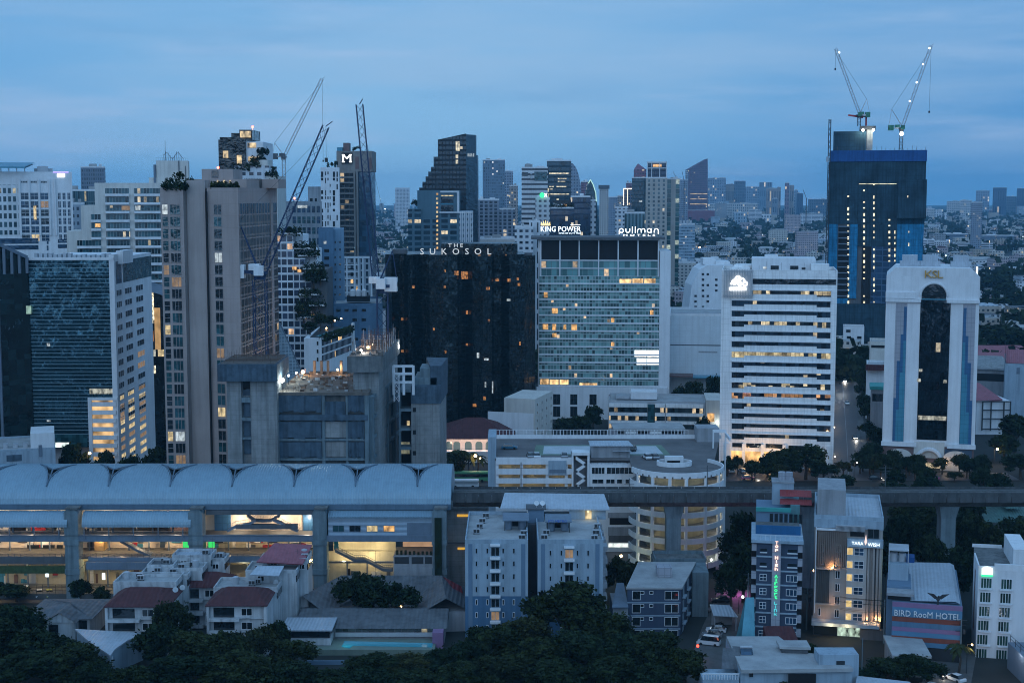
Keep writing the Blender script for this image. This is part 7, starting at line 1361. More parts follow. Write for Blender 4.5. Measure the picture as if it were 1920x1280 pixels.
# white flat-roofed house bottom right, small concrete roof
zt=7.2;Y=yg(1255,zt);t=thing('flat_roof_house','white modern house with wide flat concrete roof and solar heater','house',(xat(1480,1255,Y),Y,0))
f_=lambda px,py:Vector((xat(px,py,yg(py,zt)),yg(py,zt)))
R_=[f_(1390,1255),f_(1600,1252),f_(1575,1228),f_(1500,1222),f_(1460,1192),f_(1362,1192)];claim(R_[0].x-8,R_[1].x,R_[0].y,R_[5].y)
MB().prism([p+Vector((0,.8))for p in R_],0,zt-.7).build('wall',M['bluewall'],t);MB().prism(R_,zt-.68,zt).build('roof_slab',M['roofdeck'],t)
R2=[f_(1462,1224),f_(1520,1226),f_(1512,1212),f_(1455,1212)];MB().prism([p*1.0 for p in R2],zt+.85,zt+1.35).build('raised_roof',M['roofdeck'],t);c_=sum(R2,Vector((0,0)))/4;MB().prism([c_+(p-c_)*.85 for p in R2],zt+.02,zt+.84).build('clerestory',M['greyd'],t)
p=f_(1390,1228);b=MB();b.poly([(p.x,p.y,zt+.1),(p.x+2.3,p.y,zt+.1),(p.x+2.3,p.y+1.4,zt+1.0),(p.x,p.y+1.4,zt+1.0)]);b.bar((p.x,p.y+1.5,zt+1.15),(p.x+2.3,p.y+1.5,zt+1.15),.28,1,8);b.build('solar_heater',[M['g_blue'],M['steel']],t)
MB().box(R_[0].x-7,R_[0].x-.2,Y+1,Y+7,0,zt-2.2).build('terrace_wing',M['bluewall'],t);b=MB()
for k in range(14):b.box(R_[0].x-7+.5*k,R_[0].x-6.85+.5*k,Y+.9,Y+1.1,zt-2.2,zt-1.2)
b.box(R_[0].x-7.1,R_[0].x-.2,Y+.85,Y+1.15,zt-1.2,zt-1.05);b.build('balustrade',M['white'],t);b=MB();q=f_(1375,1225)
for k in range(2):b.poly([(q.x-3+3*k,q.y-5+2*k,zt-1.2),(q.x+.5+3*k,q.y-5.6+2*k,zt-1.2),(q.x+1.5+2*k,q.y+1+k,zt+.7),(q.x-1.8+2*k,q.y+1.6+k,zt+.7)])
b.build('tiled_lean_to',M['greytile'],t)
for p0,p1,y0,y1 in((1478,1530,1262,1280),(1405,1412,1258,1268)):pane(t,p0,p1,y0,y1,R_[0].y+.6,'black','window',.1)
MB().box(R_[1].x-6,R_[1].x+1.5,R_[1].y+2,R_[1].y+6.5,0,zt+1.9).build('stair_head',M['bluewall'],t);pane(t,1568,1584,1238,1251,R_[1].y+2,'g_dark','window',.1)
zt=4.5;t=thing('concrete_canopy_block','small block with bare stained concrete roof before the striped hotel','building',(f_(1700,1215).x,f_(1700,1215).y,0));g_=lambda px,py:Vector((xat(px,py,yg(py,zt)),yg(py,zt)));Q_=[g_(1673,1228),g_(1747,1229),g_(1727,1193),g_(1656,1190)];MB().prism(Q_,zt-.5,zt).build('roof_slab',M['roofdeck'],t);c_=sum(Q_,Vector((0,0)))/4;MB().prism([c_+(p-c_)*.93 for p in Q_],0,zt-.52).build('wall',M['grey'],t);claim(Q_[0].x,Q_[1].x,Q_[0].y,Q_[2].y)
zt=5.0;t=thing('low_tin_roof','low pale tin roof at the lower picture edge behind a thin pole','shed',(xat(1660,1275,268),268,0));Q_=[g_(1600,1300),g_(1735,1300),g_(1705,1277),g_(1607,1266)];MB().prism(Q_,zt-.25,zt).build('roof',M['tin'],t);c_=sum(Q_,Vector((0,0)))/4;MB().prism([c_+(p-c_)*.94 for p in Q_],0,zt-.26).build('wall',M['grey'],t)
p=gp(1615,1290);t=thing('utility_pole','thin pale pole rising before the beige hotel sign wall','pole',p);MB().bar(p,p+Vector((0,0,zat(1195,p.y))),.09,0,8).build('pole',M['concp'],t)
# houses on the left
def hip(b,X0,X1,Y0,Y1,ze,zr,e=.6,rx=None,m=0):
 X0-=e;X1+=e;Y0-=e;Y1+=e;rx=rx if rx is not None else(Y1-Y0)/2;ym=(Y0+Y1)/2;q=[(X0,Y0,ze),(X1,Y0,ze),(X1,Y1,ze),(X0,Y1,ze)];a,c=(X0+rx,ym,zr),(X1-rx,ym,zr)
 b.poly([q[0],q[1],c,a],m);b.poly([q[1],q[2],c],m);b.poly([q[2],q[3],a,c],m);b.poly([q[3],q[0],a],m);b.poly([(p[0],p[1],ze-.15)for p in q[::-1]],m)
 for i in range(4):p,r_=q[i],q[(i+1)%4];b.poly([(p[0],p[1],ze-.15),(r_[0],r_[1],ze-.15),r_,p],m)
def townhouse(label,px0,px1,ye,yr,Y,dark,Dp,blocks):
 """front wing under a maroon hip roof, white flat-roofed blocks behind"""
 x=lambda p:xat(p,ye,Y);X0,X1=x(px0),x(px1);ze=zat(ye,Y);t=thing('townhouse',label,'house',((X0+X1)/2,Y,0));claim(X0,X1,Y,Y+Dp+10)
 MB().box(X0+.5,X1-.5,Y,Y+Dp,0,ze-.16).build('wall',M['whitedim'],t);b=MB();hip(b,X0+.3,X1-.3,Y-.5,Y+Dp,ze,zat(yr,Y+Dp/2),rx=(X1-X0)*.30);b.build('roof',M['redroof'],t)
 w_=X1-X0;n_=max(2,int(ze/2.9))
 MB().box(X0-.1,X0+.48,Y-.8,Y+Dp*.7,0,ze-.3).build('party_wall',M['whitedim'],t);MB().box(X1-.48,X1+.1,Y-.8,Y+Dp*.7,0,ze-.3).build('party_wall',M['whitedim'],t)
 for i in range(n_):
  z_=ze-2.8-2.9*i;MB().box(X0+w_*.1,X0+w_*.45,Y-.06,Y,z_,z_+2.1).build('balcony_opening',M['g_dark'],t);put(win_mesh(w_*.18,1.5,'white','g_dark',2,1),'window',t,(X0,Y),(X1,Y),w_*.66,z_+.4)
  MB().box(X0+.5,X0+w_*.55,Y-1.5,Y-.07,z_-.5,z_+(.25 if i else.05)).build('balcony',M['whitedim'],t);MB().box(X0+w_*.55+.05,X1-.5,Y-.5,Y-.07,z_-.15,z_).build('ledge',M['whitedim'],t)
 for(p0,p1,yt,yf,dy,m)in blocks:
  Yb_=Y+dy;xa,xb=xat(p0,yt,Yb_),xat(p1,yt,Yb_);zt_=zat(yt,Yb_);MB().box(xa,xb,Yb_,Yb_+yf,0,zt_-.7).build('rear_block',M['whitedim'],t);b=MB();roofed(b,xa,xb,Yb_,Yb_+yf,zt_,.7);b.build('flat_roof',[M[m],M['whitedim']],t)
  b=MB();b.wall((xb,Yb_),(xb,Yb_+yf),.2,max(.5,zt_-2.6),zt_-1.2,0,.03);b.build('flank_window',M['g_dark'],t);put(win_mesh(1.4,1.1,'white','g_dark',2,1),'window',t,(xa,Yb_),(xb,Yb_),(xb-xa)*.3,zt_-2.4)
 rnd=random.Random(int(px0))
 for(p0,p1,yt,yf,dy,m)in blocks:
  Yb_=Y+dy;xa,xb=xat(p0,yt,Yb_),xat(p1,yt,Yb_);zt_=zat(yt,Yb_)
  for k in range(2):ac_unit(t,rnd.uniform(xa+.6,xb-2.2),Yb_+rnd.uniform(1,yf-1.5),zt_-.66)
  if m=='roofdeck':q=(rnd.uniform(xa+1.5,xb-1.5),Yb_+yf*.6);MB().cyl(q,.7,zt_-.65,zt_+.9,0,12).cyl(q,.7,zt_+.9,zt_+1.1,0,12,.2).build('water_tank',M['steel'],t)
  MB().bar((xb-.8,Yb_+yf-.8,zt_-.6),(xb-.8,Yb_+yf-.8,zt_+2.8),.04).bar((xb-1.4,Yb_+yf-.8,zt_+2.4),(xb-.2,Yb_+yf-.8,zt_+2.4),.03).build('aerial',M['dark'],t)
 return t
t1=townhouse('white townhouse with wide maroon roof before the tall station pier',199,317,1134,1099,288,'g_dark',12,[(212,330,1090,8,9.8,'roofdeck'),(260,352,1076,7,16,'tin'),(275,325,1058,6,20.5,'greytile')])
t2=townhouse('white townhouse with maroon roof topped by grey flat storeys by the green station signs',330,425,1098,1070,306,'g_dark',9,[(322,396,1040,6,7,'tin'),(396,422,1046,5,8,'tin'),(322,380,1064,5,1.2,'roofdeck')])
t3=townhouse('white townhouse with maroon roof stepping up to a pink top roof',389,500,1132,1098,287,'g_dark',11,[(400,520,1100,8,9,'roofdeck'),(460,556,1068,8,15,'roofdeck'),(484,562,1050,7,21,'reddeck'),(560,577,1046,7,20,'roofdeck')])
for t_,lst in((t1,((333,1100,298),(346,1096,300))),(t3,((498,1118,296),(520,1086,303)))):
 for p,yy,Yq in lst:
  b=MB();c=Vector((xat(p,yy,Yq),Yq-2,zat(yy,Yq)));ax=Vector((.3,-.8,.5)).normalized();u_=ax.orthogonal().normalized();v_=ax.cross(u_);b.poly([c+(u_*math.cos(6.283*k/14)+v_*math.sin(6.283*k/14))*.6 for k in range(14)]);b.bar(c,c+Vector((0,1.8,-.6)),.06);b.build('satellite_dish',M['whitedim'],t_)
b=MB();Yq=305;xa,xb=xat(484,1045,Yq),xat(566,1050,Yq);z_=zat(1052,Yq);b.poly([(xa-.4,Yq-.4,z_),(xb+.3,Yq-.8,z_-.4),(xb+1.0,Yq+9,z_+1.5),(xa+2,Yq+9,z_+1.9)]);b.poly([(xa-.4,Yq-.4,z_-.2),(xa+2,Yq+9,z_+1.7),(xb+1.0,Yq+9,z_+1.3),(xb+.3,Yq-.8,z_-.6)]);b.build('pink_roof',M['reddeck'],t3)
b=MB();xa,xb=xat(470,1075,299),xat(525,1075,299);z_=zat(1076,298);b.poly([(xa,297.5,z_),(xb,297.5,z_-.2),(xb+.5,301.5,z_+.9),(xa+1,301.5,z_+.9)]);b.poly([(xa,297.5,z_-.15),(xa+1,301.5,z_+.75),(xb+.5,301.5,z_+.75),(xb,297.5,z_-.35)]);b.build('white_awning',M['tin'],t3)
Y=296.0;x=lambda p:xat(p,1150,Y);t=thing('bungalow','bungalow with spreading grey tiled roof beside the parked cars','house',(x(110),Y,0));X0,X1=x(38),x(178);claim(X0,X1,Y,Y+14);ze=zat(1158,Y);zr=zat(1128,Y+7);MB().box(X0+1.5,X1-1.5,Y+1,Y+13,0,ze-.2).build('wall',M['whitedim'],t);b=MB();hip(b,X0+1,X1-1,Y,Y+14,ze,zr,rx=8);xm=x(118);b.poly([(xm-3.6,Y-2.6,ze-.3),(xm,Y-2.6,ze+1.9),(xm,Y+5,ze+1.9),(xm-3.6,Y+1,ze-.1)]);b.poly([(xm,Y-2.6,ze+1.9),(xm+3.6,Y-2.6,ze-.3),(xm+3.6,Y+1,ze-.1),(xm,Y+5,ze+1.9)]);b.build('roof',M['greytile'],t);MB().prism([(xm-3,Y-2),(xm+3,Y-2),(xm+3,Y+1),(xm-3,Y+1)],0,ze-.35).build('porch',M['whitedim'],t);MB().poly([(xm-3.3,Y-2.2,ze-.3),(xm+3.3,Y-2.2,ze-.3),(xm,Y-2.2,ze+1.65)]).build('gable',M['whitedim'],t)
for p0,p1 in((52,74),(96,114),(145,160)):MB().box(x(p0),x(p1),Y-2.06 if p0==96 else Y+.93,(Y-2.0 if p0==96 else Y+1),.4,ze-.8).build('window',M['g_dark'],t)
MB().box(x(34),x(82),Y-4,Y-.5,ze-1.1,ze-.95).build('porch_roof',M['tin'],t)
zt=5.6;g_=lambda px,py,z=None:Vector((xat(px,py,yg(py,zt if z is None else z)),yg(py,zt if z is None else z)));Q_=[g_(207,1228),g_(215,1216),g_(240,1199),g_(271,1186),g_(140,1178),g_(165,1200)];t=thing('white_roof_house','house under a broad white sheet roof among dark trees','house',(g_(200,1200).x,g_(200,1200).y,0));claim(Q_[0].x-6,Q_[3].x,Q_[0].y,Q_[4].y)
b=MB();b.prism(Q_,zt-.35,zt);b.build('roof',M['tin'],t);c_=sum(Q_,Vector((0,0)))/6;MB().prism([c_+(p-c_)*.94 for p in Q_],0,zt-.37).build('wall',M['bluewall'],t);b=MB();b.bar((Q_[0].x+.3,Q_[0].y+.2,0),(Q_[0].x+.3,Q_[0].y+.2,zt-.3),.1,0,6);b.build('downpipe',M['whitedim'],t)
Y=294.0;x=lambda p:xat(p,1170,Y);t=thing('courtyard_inn','courtyard inn with long grey tiled roofs and a narrow turquoise pool','building',(x(690),Y,0));claim(x(535),x(870),Y-10,328)
ze=zat(1178,Y);zr=zat(1140,Y+9);xa,xb=x(543),x(838);b=MB();b.poly([(xa,Y,ze),(xb,Y,ze),(xb,Y+9,zr),(xa+1.5,Y+9,zr)]);b.poly([(xb,Y+9,zr),(xb,Y+17,ze),(xa+1.5,Y+17,ze),(xa+1.5,Y+9,zr)]);b.poly([(xb,Y,ze),(xb,Y+17,ze),(xb,Y+9,zr)]);b.build('front_roof',M['greytile'],t);MB().box(xa+1,xb-.6,Y+1,Y+16,0,ze-.1).build('front_wall',M['grey'],t)
b=MB();b.box(x(628),x(828),Y+.9,Y+.99,zat(1188,Y),ze-.1);b.build('window_band',facade('inn_windows',(.08,.09,.10),(.02,.03,.03),1.4,30,.85,1,.12,(1,.85,.5),.6),t);MB().box(x(628),x(820),Y+.4,Y+.98,zat(1194,Y),zat(1186.5,Y)).build('sill_wall',M['steel'],t)
zr2=zat(1078,322);ze2=zr2-3.4
for(pa,ya),(pb,yb_),nm,red in(((640,322),(828,322),'rear_roof',False),((640,322),(566,305),'left_roof',False),((828,322),(836,303),'right_roof',True)):
 A_,B_=Vector((xat(pa,1080,ya),ya)),Vector((xat(pb,1080,yb_),yb_));d_=(B_-A_).normalized();n_=Vector((d_.y,-d_.x));b=MB();w_=6.0
 b.poly([A_.to_3d()+Vector((0,0,zr2)),B_.to_3d()+Vector((0,0,zr2)),(B_+n_*w_).to_3d()+Vector((0,0,ze2)),(A_+n_*w_).to_3d()+Vector((0,0,ze2))][::-1]);b.poly([A_.to_3d()+Vector((0,0,zr2)),B_.to_3d()+Vector((0,0,zr2)),(B_-n_*w_).to_3d()+Vector((0,0,ze2)),(A_-n_*w_).to_3d()+Vector((0,0,ze2))]);b.build(nm,M['greytile'],t)
 b=MB();b.prism([A_+n_*5.2,B_+n_*5.2,B_-n_*5.2,A_-n_*5.2],0,ze2+.3);b.build('wing_wall',M['grey'],t)
 if nm!='rear_roof':q=A_+d_*(.3*(B_-A_).length);b=MB();s_=1 if red else-1;P0,P1=A_+d_*1,A_+d_*7;b.poly([(P0-n_*s_*.2).to_3d()+Vector((0,0,zr2+.02)),(P1-n_*s_*2.2).to_3d()+Vector((0,0,zr2-1.15)),(P1-n_*s_*4.5).to_3d()+Vector((0,0,zr2-2.45)),(P0-n_*s_*4.5).to_3d()+Vector((0,0,zr2-2.45))]);b.build('red_tile_patch',M['redtile'],t)
zp=1.2;b=MB();pf=lambda px,py:(xat(px,py,yg(py,zp)),yg(py,zp),zp+.02);b.poly([pf(640,1212),pf(655,1215),pf(662,1210),pf(810,1213),pf(812,1205),pf(646,1201)]);b.build('pool',M['pool'],t);q0,q1=pf(560,1216),pf(818,1199);MB().box(q0[0],q1[0],q0[1]-.5,Y+.35,0,zp).build('pool_terrace',M['poolwall'],t)
point((pf(650,1210)[0],pf(650,1210)[1]-.2,zp+1.2),30,(.4,1,1),.2,t)
xa,xb=x(533),x(628);z_=zat(1180,Y-4);MB().box(xa,xb,Y-5,Y+4,z_,z_+.25).build('sheet_roof',M['tin'],t);MB().box(xa+.5,xb-.4,Y-4.4,Y+.9,z_-3.2,z_-1.9).build('terrace_wall',M['whitedim'],t);MB().box(xa+.7,xb-.7,Y-3.5,Y+.8,z_-1.88,z_-.02).build('terrace_opening',M['g_dark'],t);MB().box(xa+1,xb-.5,Y-3.8,Y+.85,0,z_-3.22).build('lower_wall',M['canopyg'],t)
pane(t,592,626,1222,1233,Y-6,lit('pale_yellow_room',(1,.9,.55),.8,.7,.3),'lit_window',.1);MB().box(x(556),x(630),Y-5.9,Y-4.1,0,zat(1220,Y-6)).build('pool_bar',M['poolwall'],t);MB().box(x(552),x(630),Y-7,Y-4.5,zat(1220,Y-6)+.01,zat(1218,Y-6)).build('bar_roof',M['canopyg'],t)
MB().box(x(812),x(832),Y-3,Y+.9,0,zat(1178,Y)).build('pink_bay',M['pink'],t)
p=(xat(752,1136,305),305.0,zat(1136,305));b=MB();bulb(b,p,.2);b.build('court_lamp',M['e_warm'],t);point((p[0],p[1]-.5,p[2]-.6),60,(1,.7,.3),.2,t)
Y=281.0;w0,w1=xat(572,1245,Y),xat(660,1245,Y);tag(MB().box(w0,w1,Y,Y+.3,0,zat(1238,Y)).build('garden_wall',M['bluestripe']),'blue-grey garden wall behind the bottom trees','wall')
# the skyline beyond
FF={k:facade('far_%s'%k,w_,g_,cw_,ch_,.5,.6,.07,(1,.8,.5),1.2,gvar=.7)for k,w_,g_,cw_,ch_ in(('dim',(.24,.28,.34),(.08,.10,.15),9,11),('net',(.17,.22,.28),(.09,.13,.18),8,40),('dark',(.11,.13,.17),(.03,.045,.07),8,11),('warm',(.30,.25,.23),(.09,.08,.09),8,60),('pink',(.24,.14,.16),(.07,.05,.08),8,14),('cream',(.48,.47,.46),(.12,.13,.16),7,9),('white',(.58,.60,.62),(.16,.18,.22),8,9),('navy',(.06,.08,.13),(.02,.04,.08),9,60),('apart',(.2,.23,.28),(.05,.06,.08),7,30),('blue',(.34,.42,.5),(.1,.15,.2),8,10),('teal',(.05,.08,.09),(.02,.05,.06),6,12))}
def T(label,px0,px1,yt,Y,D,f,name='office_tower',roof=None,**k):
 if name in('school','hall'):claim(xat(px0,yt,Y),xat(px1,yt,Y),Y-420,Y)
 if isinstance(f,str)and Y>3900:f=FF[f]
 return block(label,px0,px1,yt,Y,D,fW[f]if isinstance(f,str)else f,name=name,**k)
def profile(label,pts,Y,D,m,name='office_tower',edge=None):
 """tower with a shaped outline, extruded in depth"""
 q=[(xat(p,y,Y),max(0,zat(y,Y)))for p,y in pts];xs=[a for a,_ in q];t=thing(name,label,'building',((min(xs)+max(xs))/2,Y,0));claim(min(xs),max(xs),Y,Y+D);b=MB()
 a=sum(q[i][0]*q[(i+1)%len(q)][1]-q[(i+1)%len(q)][0]*q[i][1]for i in range(len(q)))
 if a<0:q=q[::-1]
 b.poly([(x_,Y,z_)for x_,z_ in q]);b.poly([(x_,Y+D,z_)for x_,z_ in q[::-1]])
 for(x_,z_),(x2,z2)in zip(q,q[1:]+q[:1]):b.poly([(x_,Y,z_),(x_,Y+D,z_),(x2,Y+D,z2),(x2,Y,z2)])
 b.build('wall',m,t)
 if edge:
  b=MB();e=[(xat(p,y,Y),Y-1,zat(y,Y))for p,y in edge[0]]
  for p,q_ in zip(e,e[1:]):b.bar(p,q_,edge[2])
  b.build('light_strip',edge[1],t)
 return t
Y=1000.0;blk2=facade('black_tower_glass',(.008,.011,.014),(.010,.018,.024),2.4,3.4,.8,.55,.006,(1,.85,.6),.8,gr=.12,wr=.3,gvar=.8)
t=profile('black tower with slanted top stepping down to the left',[(786,470),(786,352),(792,352),(792,341),(798,341),(798,331),(803,331),(803,322),(808,322),(808,313),(813,313),(813,294),(821,294),(821,262),(874,250.5),(874,470)],Y,40,blk2,'black_tower')
bl3=glass('black_tower_side_glass',(.02,.03,.04),.1,cell=(2.5,3.4));MB().prism([(xat(874,380,Y)+.05,Y),(xat(895,380,Y),Y+14),(xat(895,380,Y),Y+40),(xat(874,380,Y)+.05,Y+40)],0,zat(290,Y)).prism([(xat(874,380,Y)+.05,Y),(xat(892,380,Y),Y+12),(xat(892,380,Y),Y+40),(xat(874,380,Y)+.05,Y+40)],zat(290,Y)+.02,zat(252,Y)).build('side_wall',bl3,t)
lk=lit('pale_stairwell_light',(1,.9,.65),.9,.6,.2)
for a in((854.5,862,265,283),(854.5,859,290,297),(854.5,859,300,307)):pane(t,*a,Y,lk,'lit_window',.3)
for p in(877,880.5,884,887.5):pane(t,p,p+1.6,287.5,294,Y+1,'l_cool','lit_window',.8)
Y=880.0;tg=facade('teal_hotel_front',(.10,.17,.21),(.02,.05,.07),5.5,3.5,.72,.62,.10,(1,.8,.5),.9,gr=.1)
t=thing('teal_hotel','teal hotel with white window frames in front of the black stepped tower','building',(xat(825,400,Y),Y,0));claim(xat(765,400,Y),xat(886,400,Y),Y,Y+30);x=lambda p:xat(p,400,Y)
MB().box(x(782),x(860),Y+3,Y+28,0,zat(357,Y)).build('wall',mat('teal_grey_render',(.09,.16,.20),.7,.1,.1,.1),t);MB().box(x(765),x(790),Y,Y+26,0,zat(392,Y)).box(x(790)+.05,x(817),Y+.5,Y+3,0,zat(411,Y)).build('front_wing',tg,t);MB().box(x(824),x(861),Y+.4,Y+3,0,zat(398,Y)).build('front_wing',tg,t);MB().box(x(861)+.05,x(885),Y,Y+26,0,zat(396,Y)).build('finned_wing',fW['blue'],t)
for a,m in(((827,850,366,368),'l_yel'),((827,850,370,381),'g_dark'),((827,850,381,383),'teal'),((827,850,385,396),'g_dark')):pane(t,*a,Y+3,m,'window',.2)
for k in range(13):pane(t,818,821.5,362+8.4*k,366+8.4*k,Y+3,'l_yel' if k%3 else 'l_warm','stair_light',.2)
b=MB();b.box(x(826),x(861),Y-.2,Y+.39,zat(361,Y),zat(358,Y)).box(x(857),x(861),Y-.2,Y+.39,zat(398,Y),zat(361,Y)).box(x(824),x(886),Y-.4,Y+.39,zat(399.5,Y),zat(397,Y))
for k in range(7):b.box(x(863+3.6*k),x(863+3.6*k)+.5,Y-.6,Y-.02,zat(470,Y),zat(396,Y))
b.build('white_frame',M['white'],t);tree((x(777),Y+8,zat(392,Y)),6,4,'dark tree on the roof of the teal hotel wing','bush',name='roof_tree')
t,X0,X1,zt=T('pale tower with two small red pyramid caps',741,768,352,3400,30,'white',plant=False);b=MB()
for p in(744.5,758):
 c=xat(p,352,1500);w_=2.4;q=[(c-w_,1502,zt),(c+w_,1502,zt),(c+w_,1507,zt),(c-w_,1507,zt)];ap=(c,1504.5,zat(344,1500))
 for i in range(4):b.poly([q[i],q[(i+1)%4],ap])
b.build('pyramid_cap',M['redtile'],t)
T('grey-blue sheathed tower with scaffold crown right of the black stepped tower',905,947,299,1500,36,'net','unfinished_block');T('slim mauve-white tower beside the sheathed grey-blue one',947,962,320,1750,30,'dim');T('lower slim tower with lit corner beside the mauve-white one',955,971,347,1500,30,'warm')
T('dark balconied apartment block below the sheathed tower',896,936,373,1250,36,'apart','apartment_block');T('lower right half of the dark balconied apartment block',936.5,966,391,1240,36,'apart','apartment_block')
t,X0,X1,zt=T('white office tower with black ribbon bands and emblem panel',978,1027,313,1050,36,'stripes');pane(t,1002,1026,322,339,1050,'g_teal','glass_panel',.3);pane(t,979,990,323,330,1050,'g_dark','dark_panel',.3);b=MB()
for y0 in(326,334):bulb(b,(xat(996,y0,1049),1049,zat(y0,1049)),1.0)
b.build('emblem',M['steel'],t)
t,X0,X1,zt=T('white block with green lit emblem beside the black-banded tower',1004,1031,370,960,30,'white','office_block');b=MB()
c=Vector((xat(1016.5,366,958),958,zat(366,958)));bulb(b,c,1.7);b.build('green_emblem',M['e_green'],t);b=MB();b.bar(c+Vector((1.6,0,-1.2)),c+Vector((3.2,0,1.2)),.4).bar(c+Vector((1.6,0,1.2)),c+Vector((3.2,0,-1.2)),.4).build('cross_emblem',M['e_white'],t)
t,X0,X1,zt=T('dark teal glass tower with rows of lit office floors',1025.5,1071,300,1150,34,facade('teal_office_rows',(.03,.05,.065),(.015,.04,.055),2.0,4.2,.9,.7,.05,(1,.9,.6),1.0,gr=.08));
for a in((1030,1042,324,326.5),(1043,1067,324,326.5),(1046,1062,334,336),(1046,1060,339.5,341),(1030,1038,349,351),(1043,1062,349,351),(1030,1036,354,355.5),(1030,1067,363,365)):pane(t,*a,1150,lk,'lit_floor',.3)
profile('curved sail-shaped glass tower behind the dark teal one',[(1068,440),(1068,306),(1074,306.5),(1080,314),(1085,328),(1088.5,345),(1090.5,370),(1091,440)],1500,30,fW['dim']);profile('leaf-shaped glass tower edged with a pale light strip',[(1098,440),(1099,360),(1103,344),(1107,337),(1112,346),(1117,362),(1120,385),(1121,440)],1350,24,fW['teal'],edge=([(1103,344),(1107,337),(1112,346),(1117,362),(1118,378)],emit('mint_strip',(.6,1,.9),.8),.5))
T('mauve glass block with red beacon behind the leaf-shaped tower',1089,1107,340,1900,26,'pink')
t,X0,X1,zt=T('white slim tower with dark flared cap',1124,1141,354,2200,26,'cream',plant=False);MB().box(X0-1.5,X1+1.5,2198,2228,zt+.05,zat(347,2200)).build('cap',M['greyd'],t)
T('low hazy dark block beyond the lit avenue',1141,1168,369,2700,40,'dim');T('orange-lit brick tower beside the outlined one',1158,1172,366,2000,26,'warm');T('mauve tower top behind the outlined tower',1174,1188,342,2100,26,'pink')
Y=1700;t,X0,X1,zt=T('dark tower outlined by bright warm light strips',1169,1187,353,Y,26,'dark',plant=False);e_=emit('warm_outline',(1,.85,.65),1.5);b=MB();b.box(X0-.3,X1+.3,Y-1,Y-.1,zt-1.3,zt).box(X0-.3,X0+.7,Y-1,Y-.1,zat(385,Y),zt-1.31).box(X0+4.5,X0+5.2,Y-1,Y-.1,zat(385,Y),zt-1.31).build('light_strip',e_,t)
Y=1300;t,X0,X1,zt=T('dark teal tower with mauve gabled top',1185,1212,332,Y,30,'teal',plant=False);b=MB();a,c,d=xat(1188.5,320,Y),xat(1212,320,Y),xat(1196,320,Y);b.prism([(a,Y),(c,Y),(c,Y+20),(a,Y+20)],zt+.02,zat(318,Y));b.poly([(a,Y,zat(318,Y)),(c,Y,zat(318,Y)),(d,Y+10,zat(306,Y))]);b.poly([(c,Y,zat(318,Y)),(c,Y+20,zat(318,Y)),(d,Y+10,zat(306,Y))]);b.poly([(a,Y+20,zat(318,Y)),(a,Y,zat(318,Y)),(d,Y+10,zat(306,Y))]);b.build('gabled_top',fW['pink'],t);pane(t,1198,1204,376,379,Y,'l_cool','lit_window',.3)
Y=1220;t,X0,X1,zt=T('beige tower with white framed crown and lit roof bar',1211,1251,332,Y,30,'beige',plant=False);a,c=xat(1214,320,Y),xat(1250,320,Y);MB().box(a,c,Y+2,Y+22,zt,zat(304,Y)).build('crown_glass',fW['navy'],t);pane(t,1224,1240,308,313,Y+2,'l_warm','roof_bar_light',.3);b=MB();b.box(a-.3,c+.3,Y+1,Y+1.9,zat(305.5,Y),zat(303,Y)).box(a-.3,c+.3,Y+1,Y+1.9,zat(316,Y),zat(314.5,Y))
for p in(1214,1222,1237,1249.5):b.box(xat(p,320,Y)-.3,xat(p,320,Y)+.3,Y+1,Y+1.9,zt,zat(303,Y))
b.build('crown_frame',M['white'],t);T('lower beige wing with teal glass strip',1251.5,1274,334,1230,28,facade('beige_wing_teal',(.36,.34,.32),(.03,.09,.09),8,4,.5,.92,.1,(.9,1,.8),.5))
rp=facade('maroon_glass_tower',(.13,.055,.075),(.075,.035,.055),5,6,.8,.55,.02,(1,.75,.4),.9,gvar=.5);t=profile('maroon glass tower with steep slanted roof',[(1290,440),(1290,318),(1327,297.5),(1327,440)],4600,70,rp)
for y0 in(363,372.5,382):pane(t,1294,1326,y0,y0+1.3,4599,lit('amber_floor_row',(1,.7,.35),.8,.05,.1),'lit_floor',.4)
T('maroon podium below the slanted maroon tower',1283,1341,394,4400,40,mat('maroon_podium',(.20,.06,.08),.8,.12,.05,.1),'podium_block',plant=False)
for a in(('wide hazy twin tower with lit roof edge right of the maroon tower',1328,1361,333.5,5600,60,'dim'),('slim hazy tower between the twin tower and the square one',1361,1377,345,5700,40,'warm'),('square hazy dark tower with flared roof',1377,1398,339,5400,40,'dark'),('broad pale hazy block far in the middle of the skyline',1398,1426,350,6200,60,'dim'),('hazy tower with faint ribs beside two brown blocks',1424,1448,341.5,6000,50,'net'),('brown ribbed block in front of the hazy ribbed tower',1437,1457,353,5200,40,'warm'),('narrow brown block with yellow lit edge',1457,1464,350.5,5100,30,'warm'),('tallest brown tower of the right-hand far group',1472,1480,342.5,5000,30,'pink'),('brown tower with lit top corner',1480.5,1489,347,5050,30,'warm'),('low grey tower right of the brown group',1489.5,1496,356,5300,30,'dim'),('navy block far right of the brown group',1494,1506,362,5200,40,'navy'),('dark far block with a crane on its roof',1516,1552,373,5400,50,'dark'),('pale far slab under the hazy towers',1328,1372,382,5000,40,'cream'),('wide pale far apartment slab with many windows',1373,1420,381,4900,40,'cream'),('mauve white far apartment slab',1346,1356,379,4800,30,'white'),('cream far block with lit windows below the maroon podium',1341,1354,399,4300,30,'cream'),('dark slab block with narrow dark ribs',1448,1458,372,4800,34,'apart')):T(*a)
fl2=facade('white_ribbon_far',(.62,.63,.66),(.05,.06,.08),26,3.8,.96,.45,0)
